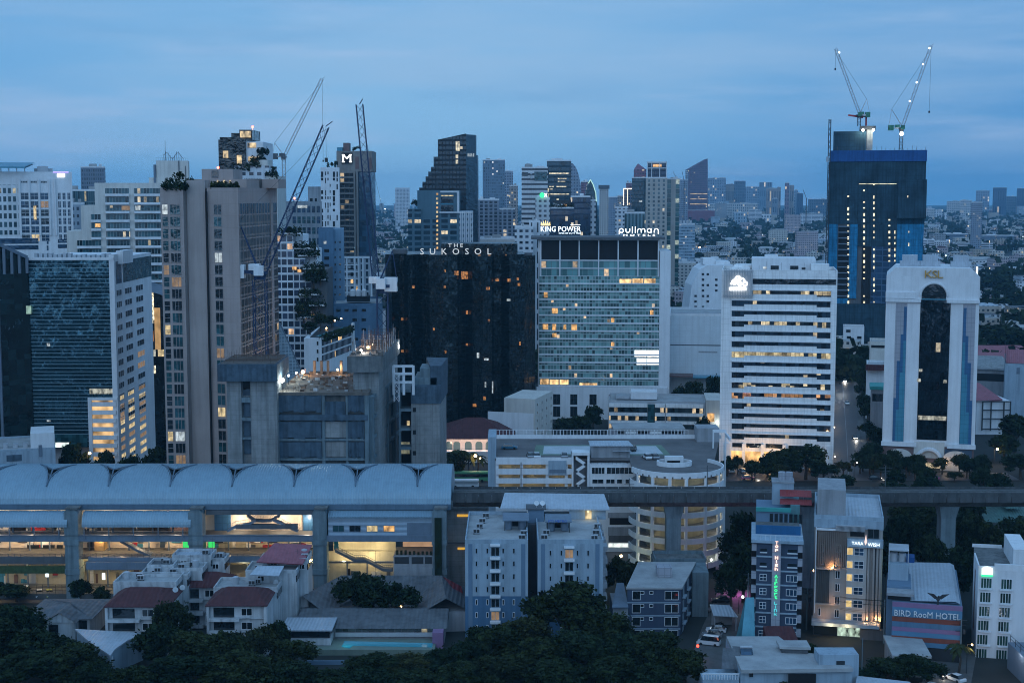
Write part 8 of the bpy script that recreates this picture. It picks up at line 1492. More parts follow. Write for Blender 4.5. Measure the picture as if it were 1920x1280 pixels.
for a in(('white stepped institute with black ribbons in the middle distance',1405,1428,394,4200,40,fl2),('plain white wing right of the stepped institute',1428.5,1446,402,4150,40,'white'),('pale blue glass block left of the white institute',1376,1401,398,4300,30,'blue'),('white hospital with yellow and mauve stripes left of the netted tower',1501,1543,400,4100,40,fl2),('low white hall with red roof below the striped hospital',1492,1545,434,3250,40,'white'),('dark green long shed roof in the middle distance',1432,1500,459,2400,30,'teal')):T(*a)
t,X0,X1,zt=T('pale banded slab between slanted tower podium and aqua hotel',1238,1303,420,1700,34,facade('pale_banded_glass',(.30,.38,.45),(.13,.19,.25),2.2,3.6,.92,.5,.03,(1,.85,.6),.6),'office_slab');b=MB()
for k in range(9):b.box(X0+3+4*k,X0+5.4+4*k,1704,1712,zt,zt+4)
b.build('roof_fins',M['steel'],t)
T('white ribbed low tower beside the teal planted slab',1154,1178,388,1150,30,'white');T('teal ribbed slab below the beige tower',1171,1209,398,1050,30,facade('teal_ribs',(.16,.24,.27),(.03,.08,.09),2.6,40,.5,1,.0))
t,X0,X1,zt=T('dark navy block with planted roof behind the crown sign',1032,1076,388,840,30,'navy','office_block');planting(X0,X1,840,zt,3,260,t,hang=.5);pane(t,1045,1049,383,388,845,'l_warm','lit_window',.3);pane(t,1057,1062,383,387,845,'l_warm','lit_window',.3);MB().box(xat(1038,385,846),xat(1070,385,846),846,860,zt-1,zat(375,846)).build('roof_pavilion',M['dark'],t)
T('navy glass block with white flank right of the planted roof',1070,1107,367,900,30,'navy','office_block');T('white flank slab with balconies beside the navy block',1107.5,1117,374,905,28,'white','office_block')
T('white stepped condominium behind the black hotel roof',965,1000,424,820,26,'white','apartment_block');T('taller white condominium with black slits left of the crown sign',992,1013,414,830,26,facade('white_black_slits',(.60,.61,.63),(.02,.022,.03),3.6,9,.22,.75,0),'apartment_block');T('low white shop block below the dark balconied block',900,965,446,900,30,'cream','shop_block')
T('cream apartment block with rows of balconies right of the aqua hotel',1262,1304,492,1330,30,'cream','apartment_block');T('white low flats behind the stepped white block',1305,1352,486,1480,26,'white','apartment_block');T('grey flat-roofed hall beside the pale metal box',1256,1292,532,720,26,'grey','hall')if False else None
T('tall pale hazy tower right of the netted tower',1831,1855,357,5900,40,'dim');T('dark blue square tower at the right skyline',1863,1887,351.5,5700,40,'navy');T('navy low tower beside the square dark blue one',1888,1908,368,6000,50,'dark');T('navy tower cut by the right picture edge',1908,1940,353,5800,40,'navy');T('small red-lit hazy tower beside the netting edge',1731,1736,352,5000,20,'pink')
for k,(p0,p1,yy,Yq,f,lab)in enumerate(((1776,1800,377,5600,'cream','leftmost pale slab of the hazy right cluster'),(1801,1822,375,5400,'cream','pale slab with roof temple in the hazy right cluster'),(1822.5,1842,379,2300,'dim','wide pale slab under the tall hazy tower'),(1732,1752,391,5000,'cream','cream flats just right of the netting'),(1753,1768,393,5100,'white','cream flats beside those at the netting edge'),(1770,1776,399,4300,'white','thin white water tower block'),(1806,1816,407,4100,'cream','small cream tower in the low right district'),(1848,1862,393,5900,'pink','mauve flats under the dark blue tower'),(1853,1876,413,4200,'cream','wide cream flats in the low right district'))):T(lab,p0,p1,yy,Yq,30,f,'apartment_block')
T('long white school with three dark ribbons beyond the arch tower',1788,1860,456,2350,20,fl2,'school');T('short white ribboned wing of the school nearest the netting',1726,1752,449,2400,18,fl2,'school');T('white glazed link in the middle of the school',1752.5,1775,452,2380,18,'white','school');T('long pale low hall among trees above the school',1762,1814,438,2950,24,'grey','hall');T('second pale low hall right of the first among trees',1842,1900,441,2900,24,'grey','hall');T('white small block with ribbons at right edge beyond the park',1832,1862,515,1530,16,fl2,'office_block');T('small white pavilion in the park',1856,1868,551,1300,8,'white','pavilion')
b=MB();b.box(xat(1832,500,505),xat(1834,500,505),505,506,zat(523,505),zat(500,505));tag(b.build('light_panel',emit('cool_panel_light',(.75,.9,1),1.6)),'bright vertical light panel at the arch tower roof corner','sign')
for k,(p,y0,tip,Yq)in enumerate(((1272,340,(1262,322),2400),(1283,340,(1279,322),2400),(1512,372,(1506,356),2100))):
 tb=thing('tower_crane',('hazy far crane left of the slanted maroon tower','second hazy far crane beside the slanted maroon tower','hazy far crane on the dark block')[k],'crane',(xat(p,y0,Yq),Yq,0));b=MB();b.bar((xat(p,y0,Yq),Yq,0),(xat(p,y0,Yq),Yq,zat(y0,Yq)),.8).build('mast',M['greyd'],tb);MB().bar((xat(p,y0,Yq),Yq,zat(y0,Yq)),(xat(tip[0],tip[1],Yq),Yq,zat(tip[1],Yq)),.5).build('jib',M['greyd'],tb)
b=MB()
T('hazy low block under the two far cranes',1262,1290,336,2450,40,'dim')
# roads and cars
def strip(name,pts,w,m,z=.05):
 b=MB();n=len(pts)
 for i in range(n-1):
  a,c=Vector(pts[i]),Vector(pts[i+1]);d=(c-a).normalized();q=Vector((d.y,-d.x))*w/2;b.poly([(*(a-q),z),(*(a+q),z),(*(c+q),z),(*(c-q),z)][::-1])
 return structure(b,name,m)
rp_=[gp(1592,900).xy,gp(1588,830).xy,gp(1583,760).xy,gp(1578,700).xy,gp(1575,660).xy]
strip('pavement',rp_,15,M['pave'],.08);strip('road',rp_,10.5,M['asphalt'],.12);strip('road_marking',rp_,.16,M['grey'],.13)
strip('road',[(-400,366),(400,366)],14,M['asphalt'],.10);strip('road',[gp(850,905).xy,gp(920,902).xy,gp(1360,895).xy,gp(1900,893).xy],13,M['asphalt'],.09)
lane=[gp(1372,1075).xy,gp(1375,1120).xy,gp(1350,1180).xy,gp(1335,1230).xy,gp(1320,1300).xy];strip('lane',lane,8,M['pave'],.07);strip('lane',[gp(1790,1215).xy,gp(1770,1300).xy],9,M['pave'],.07)
strip('car_lot',[gp(10,1116).xy,gp(150,1116).xy],13,M['asphalt'],.06);strip('forecourt',[gp(1365,885).xy,gp(1560,885).xy],10,M['asphalt'],.14)
ave=[(xat(1132,432,yg(432)),yg(432)),(xat(1130,400,yg(400)),yg(400)),(xat(1128,388,yg(388)),yg(388))];strip('avenue',ave,26,M['asphalt'],.15)
def car_parts(c,taxi=None,van=False):
 """side outline extruded with a narrower cabin; wheels and lamps apart"""
 L_,W_=(4.9,1.9)if van else(4.4,1.75);b=MB();h1,h2=(1.1,2.05)if van else(.88,1.45)
 pr=[(-L_/2,.3),(L_/2,.3),(L_/2,.66),(L_/2-.9,h1),(-L_/2+.1,h1),(-L_/2,.7)];b.poly([(x_,-W_/2,z_)for x_,z_ in pr],0);b.poly([(x_,W_/2,z_)for x_,z_ in pr[::-1]],0)
 for(x_,z_),(x2,z2)in zip(pr,pr[1:]+pr[:1]):b.poly([(x_,W_/2,z_),(x2,W_/2,z2),(x2,-W_/2,z2),(x_,-W_/2,z_)][::-1],0)
 f0,f1,r0,r1=(L_/2-.7,L_/2-1.3,-L_/2+.12,-L_/2+.3)if van else(L_/2-1.15,L_/2-1.95,-L_/2+.35,-L_/2+.95)
 b.poly([(f1,-W_/2+.22,h2),(f1,W_/2-.22,h2),(r1,W_/2-.22,h2),(r1,-W_/2+.22,h2)],0);g=MB();lo=[(f0,-W_/2+.06),(f0,W_/2-.06),(r0,W_/2-.06),(r0,-W_/2+.06)];hi=[(f1,-W_/2+.22),(f1,W_/2-.22),(r1,W_/2-.22),(r1,-W_/2+.22)]
 for k in range(4):j=(k+1)%4;g.poly([(*lo[k],h1),(*lo[j],h1),(*hi[j],h2),(*hi[k],h2)])
 return b,g,L_,W_
CT={}
def car(p,ang,c,label,van=False,group=None,lights=0,name='parked_car',z=0.0):
 key=(c,van);t=thing(name,label,'van' if van else 'car',p,group);t.rotation_euler=(0,0,R(ang))
 if key not in CT:
  b,g,L_,W_=car_parts(c,van=van);tmp=[]
  for nm,mb,m in(('body',b,M[c]),('window_glass',g,M['g_dark'])):o=mb.build(nm,m,org=(0,0,0));tmp.append((nm,o.data,(0,0,0)));bpy.data.objects.remove(o)
  w=MB();i=len(w.v);n=12
  for s in(-.1,.1):w.v+=[(.32*math.cos(6.283*k/n),s,.32*math.sin(6.283*k/n))for k in range(n)]
  for k in range(n):w.f.append((k,(k+1)%n,n+(k+1)%n,n+k));w.m.append(0)
  w.f+=[tuple(range(n)),tuple(range(2*n-1,n-1,-1))];w.m+=[0,0]
  o=w.build('wheel',M['tyre'],org=(0,0,0));wm=o.data;bpy.data.objects.remove(o)
  for sx_ in(-1,1):
   for sy in(-1,1):tmp.append(('wheel',wm,(sx_*L_*.31,sy*(W_/2-.08),.32)))
  h=MB();h.box(-.04,.04,-.2,.2,-.08,.08);o=h.build('headlight',M['e_head'],org=(0,0,0));hm_=o.data;bpy.data.objects.remove(o);h=MB();h.box(-.04,.04,-.2,.2,-.08,.08);o=h.build('headlight',M['steel'],org=(0,0,0));hm0=o.data;bpy.data.objects.remove(o);CT[key]=(tmp,hm_,hm0,L_,W_)
 tmp,hm_,hm0,L_,W_=CT[key]
 for nm,me_,lo in tmp+[('headlight',hm_ if lights else hm0,(L_/2+.03,s*(W_/2-.32),.62))for s in(-1,1)]:o=bpy.data.objects.new(nm,me_);col.objects.link(o);o.parent=t;o.location=lo
 if lights:o=point((0,0,0),lights,(1,.92,.8),.2);o.parent=t;o.location=(L_/2+1.2,0,.7)
 return t
M['car_white']=mat('white_car_paint',(.62,.63,.65),.25,.03,spec=.6);M['car_yellow']=mat('yellow_green_car_paint',(.42,.42,.10),.25,.03,spec=.6);M['car_dark']=mat('dark_car_paint',(.03,.035,.04),.2,.05,spec=.6);M['car_blue']=mat('blue_car_paint',(.03,.14,.22),.25,.05,spec=.6);M['car_silver']=mat('silver_car_paint',(.30,.31,.33),.25,.05,spec=.6,metal=.4);M['car_pink']=mat('pink_car_paint',(.45,.12,.22),.25,.05,spec=.6)
G_=lambda px,py:gp(px,py)
car(G_(46,1116),-78,'car_white','white pickup-like van in the station car lot, leftmost of three',van=True);car(G_(74,1117),-70,'car_white','white car between the van and the yellow car in the station lot');car(G_(93,1117),-66,'car_yellow','yellow-green taxi at the end of the station car lot');car(G_(20,1118),-80,'car_dark','dark car in the shade at the left end of the station lot')
car(G_(1329,1208),160,'car_white','white minibus parked in the lane behind the flat-roofed house',van=True);car(G_(1336,1193),165,'car_silver','silver car parked behind the white minibus');car(G_(1343,1184),165,'car_white','white car parked farthest up the row behind the minibus');car(G_(1345,1146),178,'car_silver','silver car parked below the stained tenement')
car(G_(1790,1275),120,'car_white','white and yellow taxi at the lower right lane',name='taxi');car(G_(1742,1292),140,'car_white','white car half hidden at the bottom beside the low tin roof')
for k,(px_,py_,c_,a_)in enumerate(((1584,716,'car_white',-100),(1588,758,'car_white',-97),(1603,823,'car_dark',-95),(1597,700,'car_silver',-100))):car(G_(px_,py_)+Vector((0,0,.13)),a_,c_,('white car with blazing headlights far up the tree-lined road','white car a little nearer on the tree-lined road','dark car with warm headlights nearest on the tree-lined road','silver car at the far bend of the tree-lined road')[k],lights=(600,0,420,300)[k],name='car')
point(G_(1578,735)+Vector((0,0,6)),900,(.9,.97,1),.4);point(G_(1604,700)+Vector((0,0,7)),700,(.9,.97,1),.4)
for k,(px_,py_,c_,a_)in enumerate(((994,859,'car_silver',95),(1006,859,'car_white',95),(1058,859,'car_silver',90),(955,843,'car_blue',0),(1187,846,'car_dark',80),(1213,861,'car_white',100),(1227,861,'car_silver',100))):
 p=dk(px_,py_-1.5);car((p.x,p.y,zd+.03),a_,c_,('silver car nearest the corner on the car park deck','white car beside the silver one on the car park deck','silver car alone behind the advert on the car park deck','blue car in the far left bay of the car park deck','dark car behind the roof shed on the car park deck','white car left of the ramp well on the deck','silver car just left of the ramp well on the deck')[k])
def coach(p,L_,H_,m,label,name,cat,m2=None):
 t=thing(name,label,cat,p);MB().box(p[0]-L_/2,p[0]+L_/2,p[1],p[1]+2.5,.5,H_*.5).box(p[0]-L_/2,p[0]+L_/2,p[1],p[1]+2.5,H_*.82,H_).build('body',m,t);MB().box(p[0]-L_/2+.1,p[0]+L_/2-.1,p[1]+.06,p[1]+2.44,H_*.5+.01,H_*.82-.01).build('window_glass',m2 or M['g_dark'],t)
 for s in(-1,1):b=MB();b.v+=[(p[0]+s*L_*.3+.5*math.cos(6.283*k/12),p[1]-.05,.5+.5*math.sin(6.283*k/12))for k in range(12)];b.f.append(tuple(range(12)));b.m.append(0);b.build('wheel',M['tyre'],t)
 return t
t=coach(G_(884,904),11.6,3.5,mat('green_bus_paint',(.10,.30,.16),.4,.08),'pale green bus passing in front of the arcaded hall','bus','bus');p=G_(906,897);b=MB();b.bar((p.x-.3,p.y-4,1.3),(p.x+.7,p.y-4,2.3),.16).bar((p.x+.7,p.y-4,2.3),(p.x-.3,p.y-4,3.3),.16);b.build('arrow_emblem',M['e_white'],t);p=G_(850,897);b=MB();bulb(b,(p.x,p.y-4,1.2),.35);bulb(b,(p.x+1.6,p.y-4,1.2),.35);b.build('tail_light',M['e_warm'],t)
coach(G_(870,915),9.5,2.7,M['white'],'white open-sided shuttle on the street beside the station end','shuttle','shuttle bus',M['steel'])
lamp_post(G_(896,903),8,'slim lamp post with round light before the green bus','e_warm',.25,160);lamp_post(G_(887,895),7.5,'warm flame-like lamp among the palms by the arcaded hall','e_warm',.5,420);lamp_post(Vector((xat(165,880,425),425,0)),zat(849,425),'orange street lamp behind the station roof','e_warm',.4,300)
lamp_post(G_(1601,900),6,'street lamp at the near end of the tree-lined road','e_warm',.25,160);lamp_post(G_(1864,873),6,'orange street lamp right of the arch tower base','e_warm',.4,500);lamp_post(G_(1376,1113),3,'magenta-lit stall lamp in the lane right of the stained tenement','e_mag',.5,700,(1,.15,.8));lamp_post(G_(1326,1118),9,'white lamp on a pole beside the stained tenement','e_lamp',.25,120,(1,.95,.9));lamp_post(G_(1158,1078),5,'pale green garden lamp between trees right of the blue apartments','e_warm',.35,350,(.9,1,.45));lamp_post(G_(1300,1236),3,'small red-orange light at the flat-roofed house terrace','e_tail',.3,30,(1,.3,.2));lamp_post(G_(1518,1140),9,'orange lamp between navy and beige hotels','e_warm',.3,350,(1,.55,.2));lamp_post(G_(1385,1150),4,'round white lamp beside the turquoise awning','e_white',.35,80,(.9,1,1))
for k,(px_,py_)in enumerate(((1836,628),(1842,555),(1850,566),(1885,566),(1830,600),(1868,573),(1900,640))):lamp_post(G_(px_,py_),5,'small yellow park lamp beneath dark trees beyond the arch tower','e_warm',.5,260 if k else 1200,(1,.85,.35),'park lamps beyond the arch tower')
t=thing('turquoise_awning','tall turquoise awning leaning on the navy hotel','awning',G_(1395,1185));a,c=xat(1390,1150,291),xat(1411,1150,291);b=MB();b.poly([(a-.8,287,.4),(c,287,.4),(c,289.5,zat(1118,290)),(a+.6,289.5,zat(1118,290))]);b.poly([(a+.6,289.6,zat(1118,290)),(c,289.6,zat(1118,290)),(c,294,.4),(a-.8,294,.4)]);b.build('sheet',mat('turquoise_sheet',(.12,.34,.42),.6,.15,.3,.2),t)
t=thing('carport','white sheet roof over the magenta-lit stall','carport',G_(1358,1125));a,c=xat(1336,1110,305),xat(1382,1110,305);MB().poly([(a,303,3.6),(c,303,3.3),(c-1,309,4.2),(a,309,4.4)]).poly([(a,303,3.5),(a,309,4.3),(c-1,309,4.1),(c,303,3.2)]).build('roof',M['tin'],t);MB().box(a+.3,c-.5,308,308.4,0,4).box(a+.2,a+.4,303.2,303.4,0,3.5).box(c-.5,c-.3,303.2,303.4,0,3.2).build('frame',M['grey'],t)
t=thing('red_shop_roof','small shop with red pitched roof at the foot of the navy hotel','shop',G_(1470,1190));a,c=xat(1436,1180,284),xat(1496,1180,284);MB().box(a+.3,c-.3,281.6,287,0,4.0).build('wall',M['grey'],t);MB().poly([(a,281,3.9),(c,281,3.9),(c-.5,287,6.2),(a,287,6.2)]).poly([(a,287.1,6.2),(c-.5,287.1,6.2),(c,287.1,3.9),(a,287.1,3.9)]).build('roof',M['redroof'],t)
t=thing('temple_roof','green tiered temple-like roof at the right beneath the viaduct','building',(xat(1890,970,410),410,0));a,c=xat(1850,970,410),xat(1960,970,410);ze_=zat(975,410);MB().box(a+2,c-2,411,425,0,ze_-.2).build('wall',M['greyd'],t);b=MB();hip(b,a,c,408,427,ze_,ze_+3,rx=8);hip(b,a+7,c-7,413,423,ze_+3.0,ze_+6,rx=5);b.build('roof',mat('green_tiles',(.07,.14,.13),.7,.2,.4,.2,ribs=.8),t)
# trees
LIGHTER=('lighter-leaved rounded tree at the bottom centre','dark tree left of the largest rounded tree','bushy tree at the inn gate','dark tree under the turquoise pool, middle','tall dark tree before the first maroon-roofed townhouse','dark tree behind the flat-roofed house')
BL=[('broad dark tree at the lower left corner',20,1135,285,6.5),('dark tree spilling over the left picture edge',-15,1165,276,7),('dark round tree below the grey-tiled bungalow',70,1182,273,8),('dark tree left of the white sheet roof',135,1212,267,7),('lowest dark tree at the bottom left',45,1228,262,8),('small dark tree under the white sheet roof corner',178,1243,262,4.5),('tall dark tree before the first maroon-roofed townhouse',318,1128,284,4.6),('dark tree under the first townhouse corner',300,1168,277,5.5),('dark tree between the first and third townhouses',365,1188,273,7),('dark tree below the third townhouse balcony',425,1182,276,5),('bushy tree at the inn gate',490,1178,279,4.5),('upright dark tree beside the inn terrace',518,1162,282,3.6),('dark tree before the inn terrace corner',545,1200,274,5),('wide dark tree at the bottom left of the inn',450,1226,264,8),('dark tree low beside the white sheet roof downpipe',335,1232,262,7),('dark tree at the bottom edge under the white sheet roof',245,1248,260,5.5),('dark tree left of the blue-grey garden wall',545,1240,262,6),('dark tree before the blue-grey garden wall',620,1256,262,6),('dark tree under the turquoise pool, left',700,1224,269,6),('dark tree under the turquoise pool, middle',762,1228,269,6),('dark tree under the turquoise pool, right',825,1220,271,5.5),('dark tree at the right end of the inn',873,1206,272,5),('low dark tree at the bottom beneath the pool',690,1252,262,6.5),('bush at the corner of the pale blue apartments',900,1172,284,3.8),('largest rounded dark tree before the pale blue apartments',1062,1092,287,9.3),('dark tree left of the largest rounded tree',985,1158,280,6),('dark tree right of the largest rounded tree',1135,1150,281,7),('dark tree under the left blue wing',935,1178,276,6.5),('dark tree below the largest rounded tree',1010,1200,270,7.5),('broad dark tree in front of the largest rounded tree',1085,1188,270,8),('dark tree left of the charcoal guesthouse',1172,1184,274,6),('dark tree before the charcoal guesthouse',1230,1188,271,7),('dark tree beside the minibus lane',1285,1222,266,5.5),('dark tree at the bottom under the guesthouse',1150,1236,262,7),('lighter-leaved rounded tree at the bottom centre',935,1232,264,6),('dark tree at the bottom right of the lighter rounded one',1045,1240,261,7),('dark tree at the bottom near the terrace wing',1225,1250,260,6.5),('dark tree at the bottom beneath the apartments',860,1245,262,6.5),('dark tree at the bottom centre-left',770,1256,261,6),('dark tree behind the flat-roofed house',1556,1216,280,3.6),('dark tree before the beige hotel lobby',1512,1208,279,3.2),('wide dark tree before the striped hotel',1660,1238,270,5),('dark tree before the concrete canopy roof',1702,1228,271,5),('small dark tree beside the lower right lane',1742,1240,269,3.4),('dark tree beside the stair head of the flat-roofed house',1612,1256,266,4),('small dark tree under the flat-roofed house',1465,1262,260,3.2)]
for lab,px_,yy,Yq,r_ in BL:hgt=zat(yy,Yq);tree((xat(px_,yy,Yq),Yq,0),hgt,r_,lab,'bigo' if lab in LIGHTER else 'big',name='tree')
ML=[('dark tree left of the station pier by the car lot',150,1085,322,3.2),('thin dark tree by the car lot',190,1098,318,2.4),('low dark tree behind the parked cars',30,1098,326,4),('dark tree at the far left of the car lot',-5,1090,322,5),('green tree in the inn courtyard, left',665,1070,310,5),('green tree in the inn courtyard, middle',700,1078,308,5.5),('green tree in the inn courtyard, right',745,1090,306,5),('feathery tree at the left of the lane behind the guesthouse',1160,1040,326,3.6),('loose tree behind the charcoal guesthouse',1188,1052,322,3.6),('dark tree right of the ramp drum',1392,955,352,5),('dark tree under the viaduct right of the ramp drum',1380,990,345,5),('dark tree left of the navy hotel',1395,1015,325,5),('low dark tree behind the carport',1372,1050,318,4.5),('dark tree right of the beige hotel under the viaduct',1690,965,350,6),('dark tree behind the striped hotel roof',1725,985,345,6),('dark tree beneath the viaduct left of its pier',1745,1000,330,5),('dark tree right of the viaduct pier',1815,975,350,6),('dark tree behind the white corner hotel',1800,1020,318,5),('dark tree before the green tiered roof',1860,985,345,6),('dark tree at the right edge under the viaduct',1910,1005,330,6),('dark tree left of the striped hotel',1666,1010,330,4),('dark round tree right of the ribbon-window lobby',1512,830,470,7.5),('tree at the kerb of the ribbon-window lobby',1486,853,468,4),('small tree before the amber lobby',1440,850,474,3.6),('clipped round tree left of the amber lobby',1366,853,478,2),('second clipped round tree by the amber lobby',1383,852,478,2),('tree beside the forecourt of the ribbon-window slab',1410,862,468,3.6),('dark tree right of the forecourt',1545,865,462,5),('tree before the arch tower left base',1700,855,474,4.2),('low tree before the arch tower entrance',1728,872,468,4),('bush before the arch tower right pavilion',1790,884,466,3),('low tree along the viaduct before the arch tower',1680,880,452,4),('low tree along the viaduct near the forecourt',1460,885,450,4.5),('low tree left along the viaduct by the road',1580,888,450,4.5),('dark tree along the viaduct right of the arch tower',1850,885,452,5),('big dark tree at the right edge beyond the framed house',1905,775,520,8),('dark tree right of the framed house',1885,815,500,7),('dark tree at the far right below the framed house',1915,850,470,7),('round dark tree at the aqua hotel podium',1112,758,560,5),('dark tree left of the low office',1062,782,545,5),('dark spreading tree before the aqua hotel podium',1090,778,545,5),('olive tree before the low office',1172,790,530,5.5),('small tree at the right of the low office',1318,778,530,3),('dark tree on the terrace beside the metal box',1338,702,600,5),('dark tree at the middle of the metal box terrace',1300,712,596,5),('dark tree left of the metal box terrace',1275,722,592,4.5),('dark tree left behind the station roof',138,828,425,6),('dark tree behind the station roof below the lit car park',195,842,420,4.5),('dark tree at the foot of the glass office flank',245,850,420,5),('dark tree in the gap beside the brown tower',290,835,430,5)]
for lab,px_,yy,Yq,r_ in ML:tree((xat(px_,yy,Yq),Yq,0),max(3,zat(yy,Yq)),r_,lab,'olive' if 'olive' in lab or 'feathery' in lab or 'loose' in lab else 'mid')
for k,(px_,yy,Yq)in enumerate(((862,838,478),(880,843,476),(895,850,478))):tree((xat(px_,yy,Yq),Yq,0),zat(yy,Yq),4.2,('tallest fan palm before the arcaded hall','middle fan palm before the arcaded hall','rightmost fan palm before the arcaded hall')[k],'palm',name='palm_tree',seed=k)
tree((xat(853,848,470),470,0),zat(845,470),5,'dark tree at the station end before the arcaded hall','olive');tree((xat(1800,1190,276),276,0),6.5,3.2,'drooping palm against the white corner hotel','palm',name='palm_tree')
for i in range(16):
 s=i/15;a=rp_[0]+(rp_[4]-rp_[0])*s;tree((a.x+9.5+random.uniform(-1,2),a.y,0),random.uniform(8,11),random.uniform(4,5.5),'dark street tree lining the right side of the road beside the arch tower','mid','street trees along the road')
for i in range(6):s=i/5;a=rp_[0]+(rp_[4]-rp_[0])*s;tree((a.x-9+random.uniform(-1,1),a.y+10,0),random.uniform(6,8),random.uniform(2.8,3.6),'dark street tree lining the left side of the road beside the ribbon-window slab','mid','street trees left of the road')
for i in range(30):
 q=gp(random.choice((random.uniform(1362,1480),random.uniform(1540,1640),random.uniform(1640,1850))),random.uniform(884,903));tree(q,random.uniform(5,9),random.uniform(3,4.6),'dark leafy tree in the row along the far side of the viaduct',random.choice(('mid','mid','olive')),'trees in the row beyond the viaduct')
for i in range(30):
 Yq=random.uniform(349,440);px_=random.uniform(1655,1960);tree((xat(px_,1000,Yq),Yq,0),random.uniform(7,13),random.uniform(4,6),'dark tree in the thicket beneath the viaduct beyond the beige hotel','mid','thicket beneath the viaduct')
for i in range(26):
 Yq=random.uniform(800,1450);px_=random.uniform(1800,1990);tree((xat(px_,600,Yq),Yq,0),random.uniform(12,20),random.uniform(9,15),'dense dark park tree beyond the arch tower','far','park trees beyond the arch tower')
 # the low city out to the horizon
random.seed(77)
HM=[]
cols_=[('white',(.56,.57,.60)),('cream',(.48,.46,.43)),('grey',(.30,.31,.33)),('blue',(.34,.40,.47)),('mauve',(.40,.34,.36)),('tan',(.36,.32,.28))]
lowf=[facade('low_house_%s'%n,c,(.04,.05,.06),random.uniform(2.6,4),random.uniform(2.9,3.4),.5,.42,.05,(1,.72,.4),.9)for n,c in cols_]
roofs=[M['roofdeck'],M['roofdeck'],M['greytile'],M['redroof'],M['tin'],M['reddeck']]
def house_mesh(i):
 rnd=random.Random(i);b=MB();w,d,h=rnd.uniform(10,24),rnd.uniform(9,20),rnd.choice((5,7,8.5,10,13,16));pitched=i%3==0;b.prism([(-w/2,0),(w/2,0),(w/2,d),(-w/2,d)],0,h,0,1)
 if pitched:
  ym,zr_=d/2,h+2.6;e=.7;b.poly([(-w/2-e,-e,h),(w/2+e,-e,h),(w/2-2,ym,zr_),(-w/2+2,ym,zr_)],1);b.poly([(w/2+e,-e,h),(w/2+e,d+e,h),(w/2-2,ym,zr_)],1);b.poly([(w/2+e,d+e,h),(-w/2-e,d+e,h),(-w/2+2,ym,zr_),(w/2-2,ym,zr_)],1);b.poly([(-w/2-e,d+e,h),(-w/2-e,-e,h),(-w/2+2,ym,zr_)],1)
 else:
  for k in range(rnd.randint(1,3)):a=rnd.uniform(-w/2+1,w/2-5);c=rnd.uniform(1,d-5);b.prism([(a,c),(a+4,c),(a+4,c+3),(a,c+3)],h+.01,h+rnd.uniform(1.5,3.2),rnd.choice((0,1)))
  if i%2:b.prism([(w/2+.02,1),(w/2+w*.5,1),(w/2+w*.5,d-1),(w/2+.02,d-1)],0,h*.6,0,1)
 return b,[lowf[i%6],roofs[(i*5+1)%6]]
HMESH=[]
for i in range(14):b,ms=house_mesh(i);o=b.build('low_house',ms,org=(0,0,0));HMESH.append(o.data);bpy.data.objects.remove(o)
def seen_spot():
 z=random.choice(((1245,1560,412,560),(1245,1560,405,470),(1735,1925,405,560),(1735,1925,400,450),(695,800,385,560),(888,1015,405,480),(1085,1250,392,432),(540,600,372,420),(1575,1660,600,700),(1735,1925,430,540)))
 px_,py_=random.uniform(z[0],z[1]),random.uniform(z[2],z[3]);return gp(px_,py_)
spots=[]
def ok_spot(p,r):return free(p.x,p.y,r)and all((p.x-q[0])**2+(p.y-q[1])**2>(r+q[2])**2 for q in spots)
n=0;tries=0
while n<280 and tries<9000:
 tries+=1;p=seen_spot();s=1+min(.5,max(0,(p.y-900)/4000))
 if p.y<560 or not ok_spot(p,11*s):continue
 d_on=abs(p.x-(ave[0][0]+(ave[-1][0]-ave[0][0])*(p.y-ave[0][1])/(ave[-1][1]-ave[0][1])))
 if d_on<30:continue
 spots.append((p.x,p.y,11*s));far_=p.y>1500
 o=bpy.data.objects.new('low_house',random.choice(HMESH));col.objects.link(o);o.location=p;o.rotation_euler=(0,0,random.uniform(-.35,.35));o.scale=(s,s,s*random.uniform(.7,1.05));tag(o,'small low house in the far district at the foot of the skyline' if far_ else 'small low house in the nearer roofs behind the big buildings','house','low houses of the far district' if far_ else 'low houses behind the big buildings');n+=1
n=0;tries=0
while n<105 and tries<9000:
 tries+=1;p=seen_spot();s=1+min(1.0,max(0,(p.y-900)/2500))
 if p.y<560 or not free(p.x,p.y,5)or not all((p.x-q[0])**2+(p.y-q[1])**2>(4+q[2]*.6)**2 for q in spots):continue
 spots.append((p.x,p.y,4));far_=p.y>1500;tree(p,random.uniform(8,15)*s,random.uniform(5,9)*s,'dark tree clump among the far low houses' if far_ else 'dark round tree among the nearer low houses','far','trees among the far houses' if far_ else 'trees among the nearer low houses');n+=1
b=MB()
for k in range(5200):
 Yq=900+7600*random.random()**1.25;lim=.40*Yq+150;xx_=random.uniform(-lim,lim)
 if not free(xx_,Yq,14):continue
 if Yq<1900 and any((xx_-q[0])**2+(Yq-q[1])**2<(q[2]+9)**2 for q in spots):continue
 if abs(xx_-(ave[0][0]+(ave[-1][0]-ave[0][0])*(Yq-ave[0][1])/(ave[-1][1]-ave[0][1])))<34:continue
 w,d=random.uniform(9,34),random.uniform(9,26);h=random.choice((6,7,9,10,12,14,18))*(1 if random.random()<.96 or Yq<1900 else 2.4)
 if Yq>2600 and random.random()<(.022 if abs(xx_/Yq)<.2 else.004):h=random.uniform(45,85)
 m=random.randint(0,5);b.prism([(xx_-w/2,Yq),(xx_+w/2,Yq),(xx_+w/2,Yq+d),(xx_-w/2,Yq+d)],0,h,m,6+random.randint(0,2))
o=b.build('distant_city',lowf+[M['roofdeck'],M['greytile'],M['tin']],org=(0,0,0));o['kind']='stuff'
b=MB();rnd=random.Random(6)
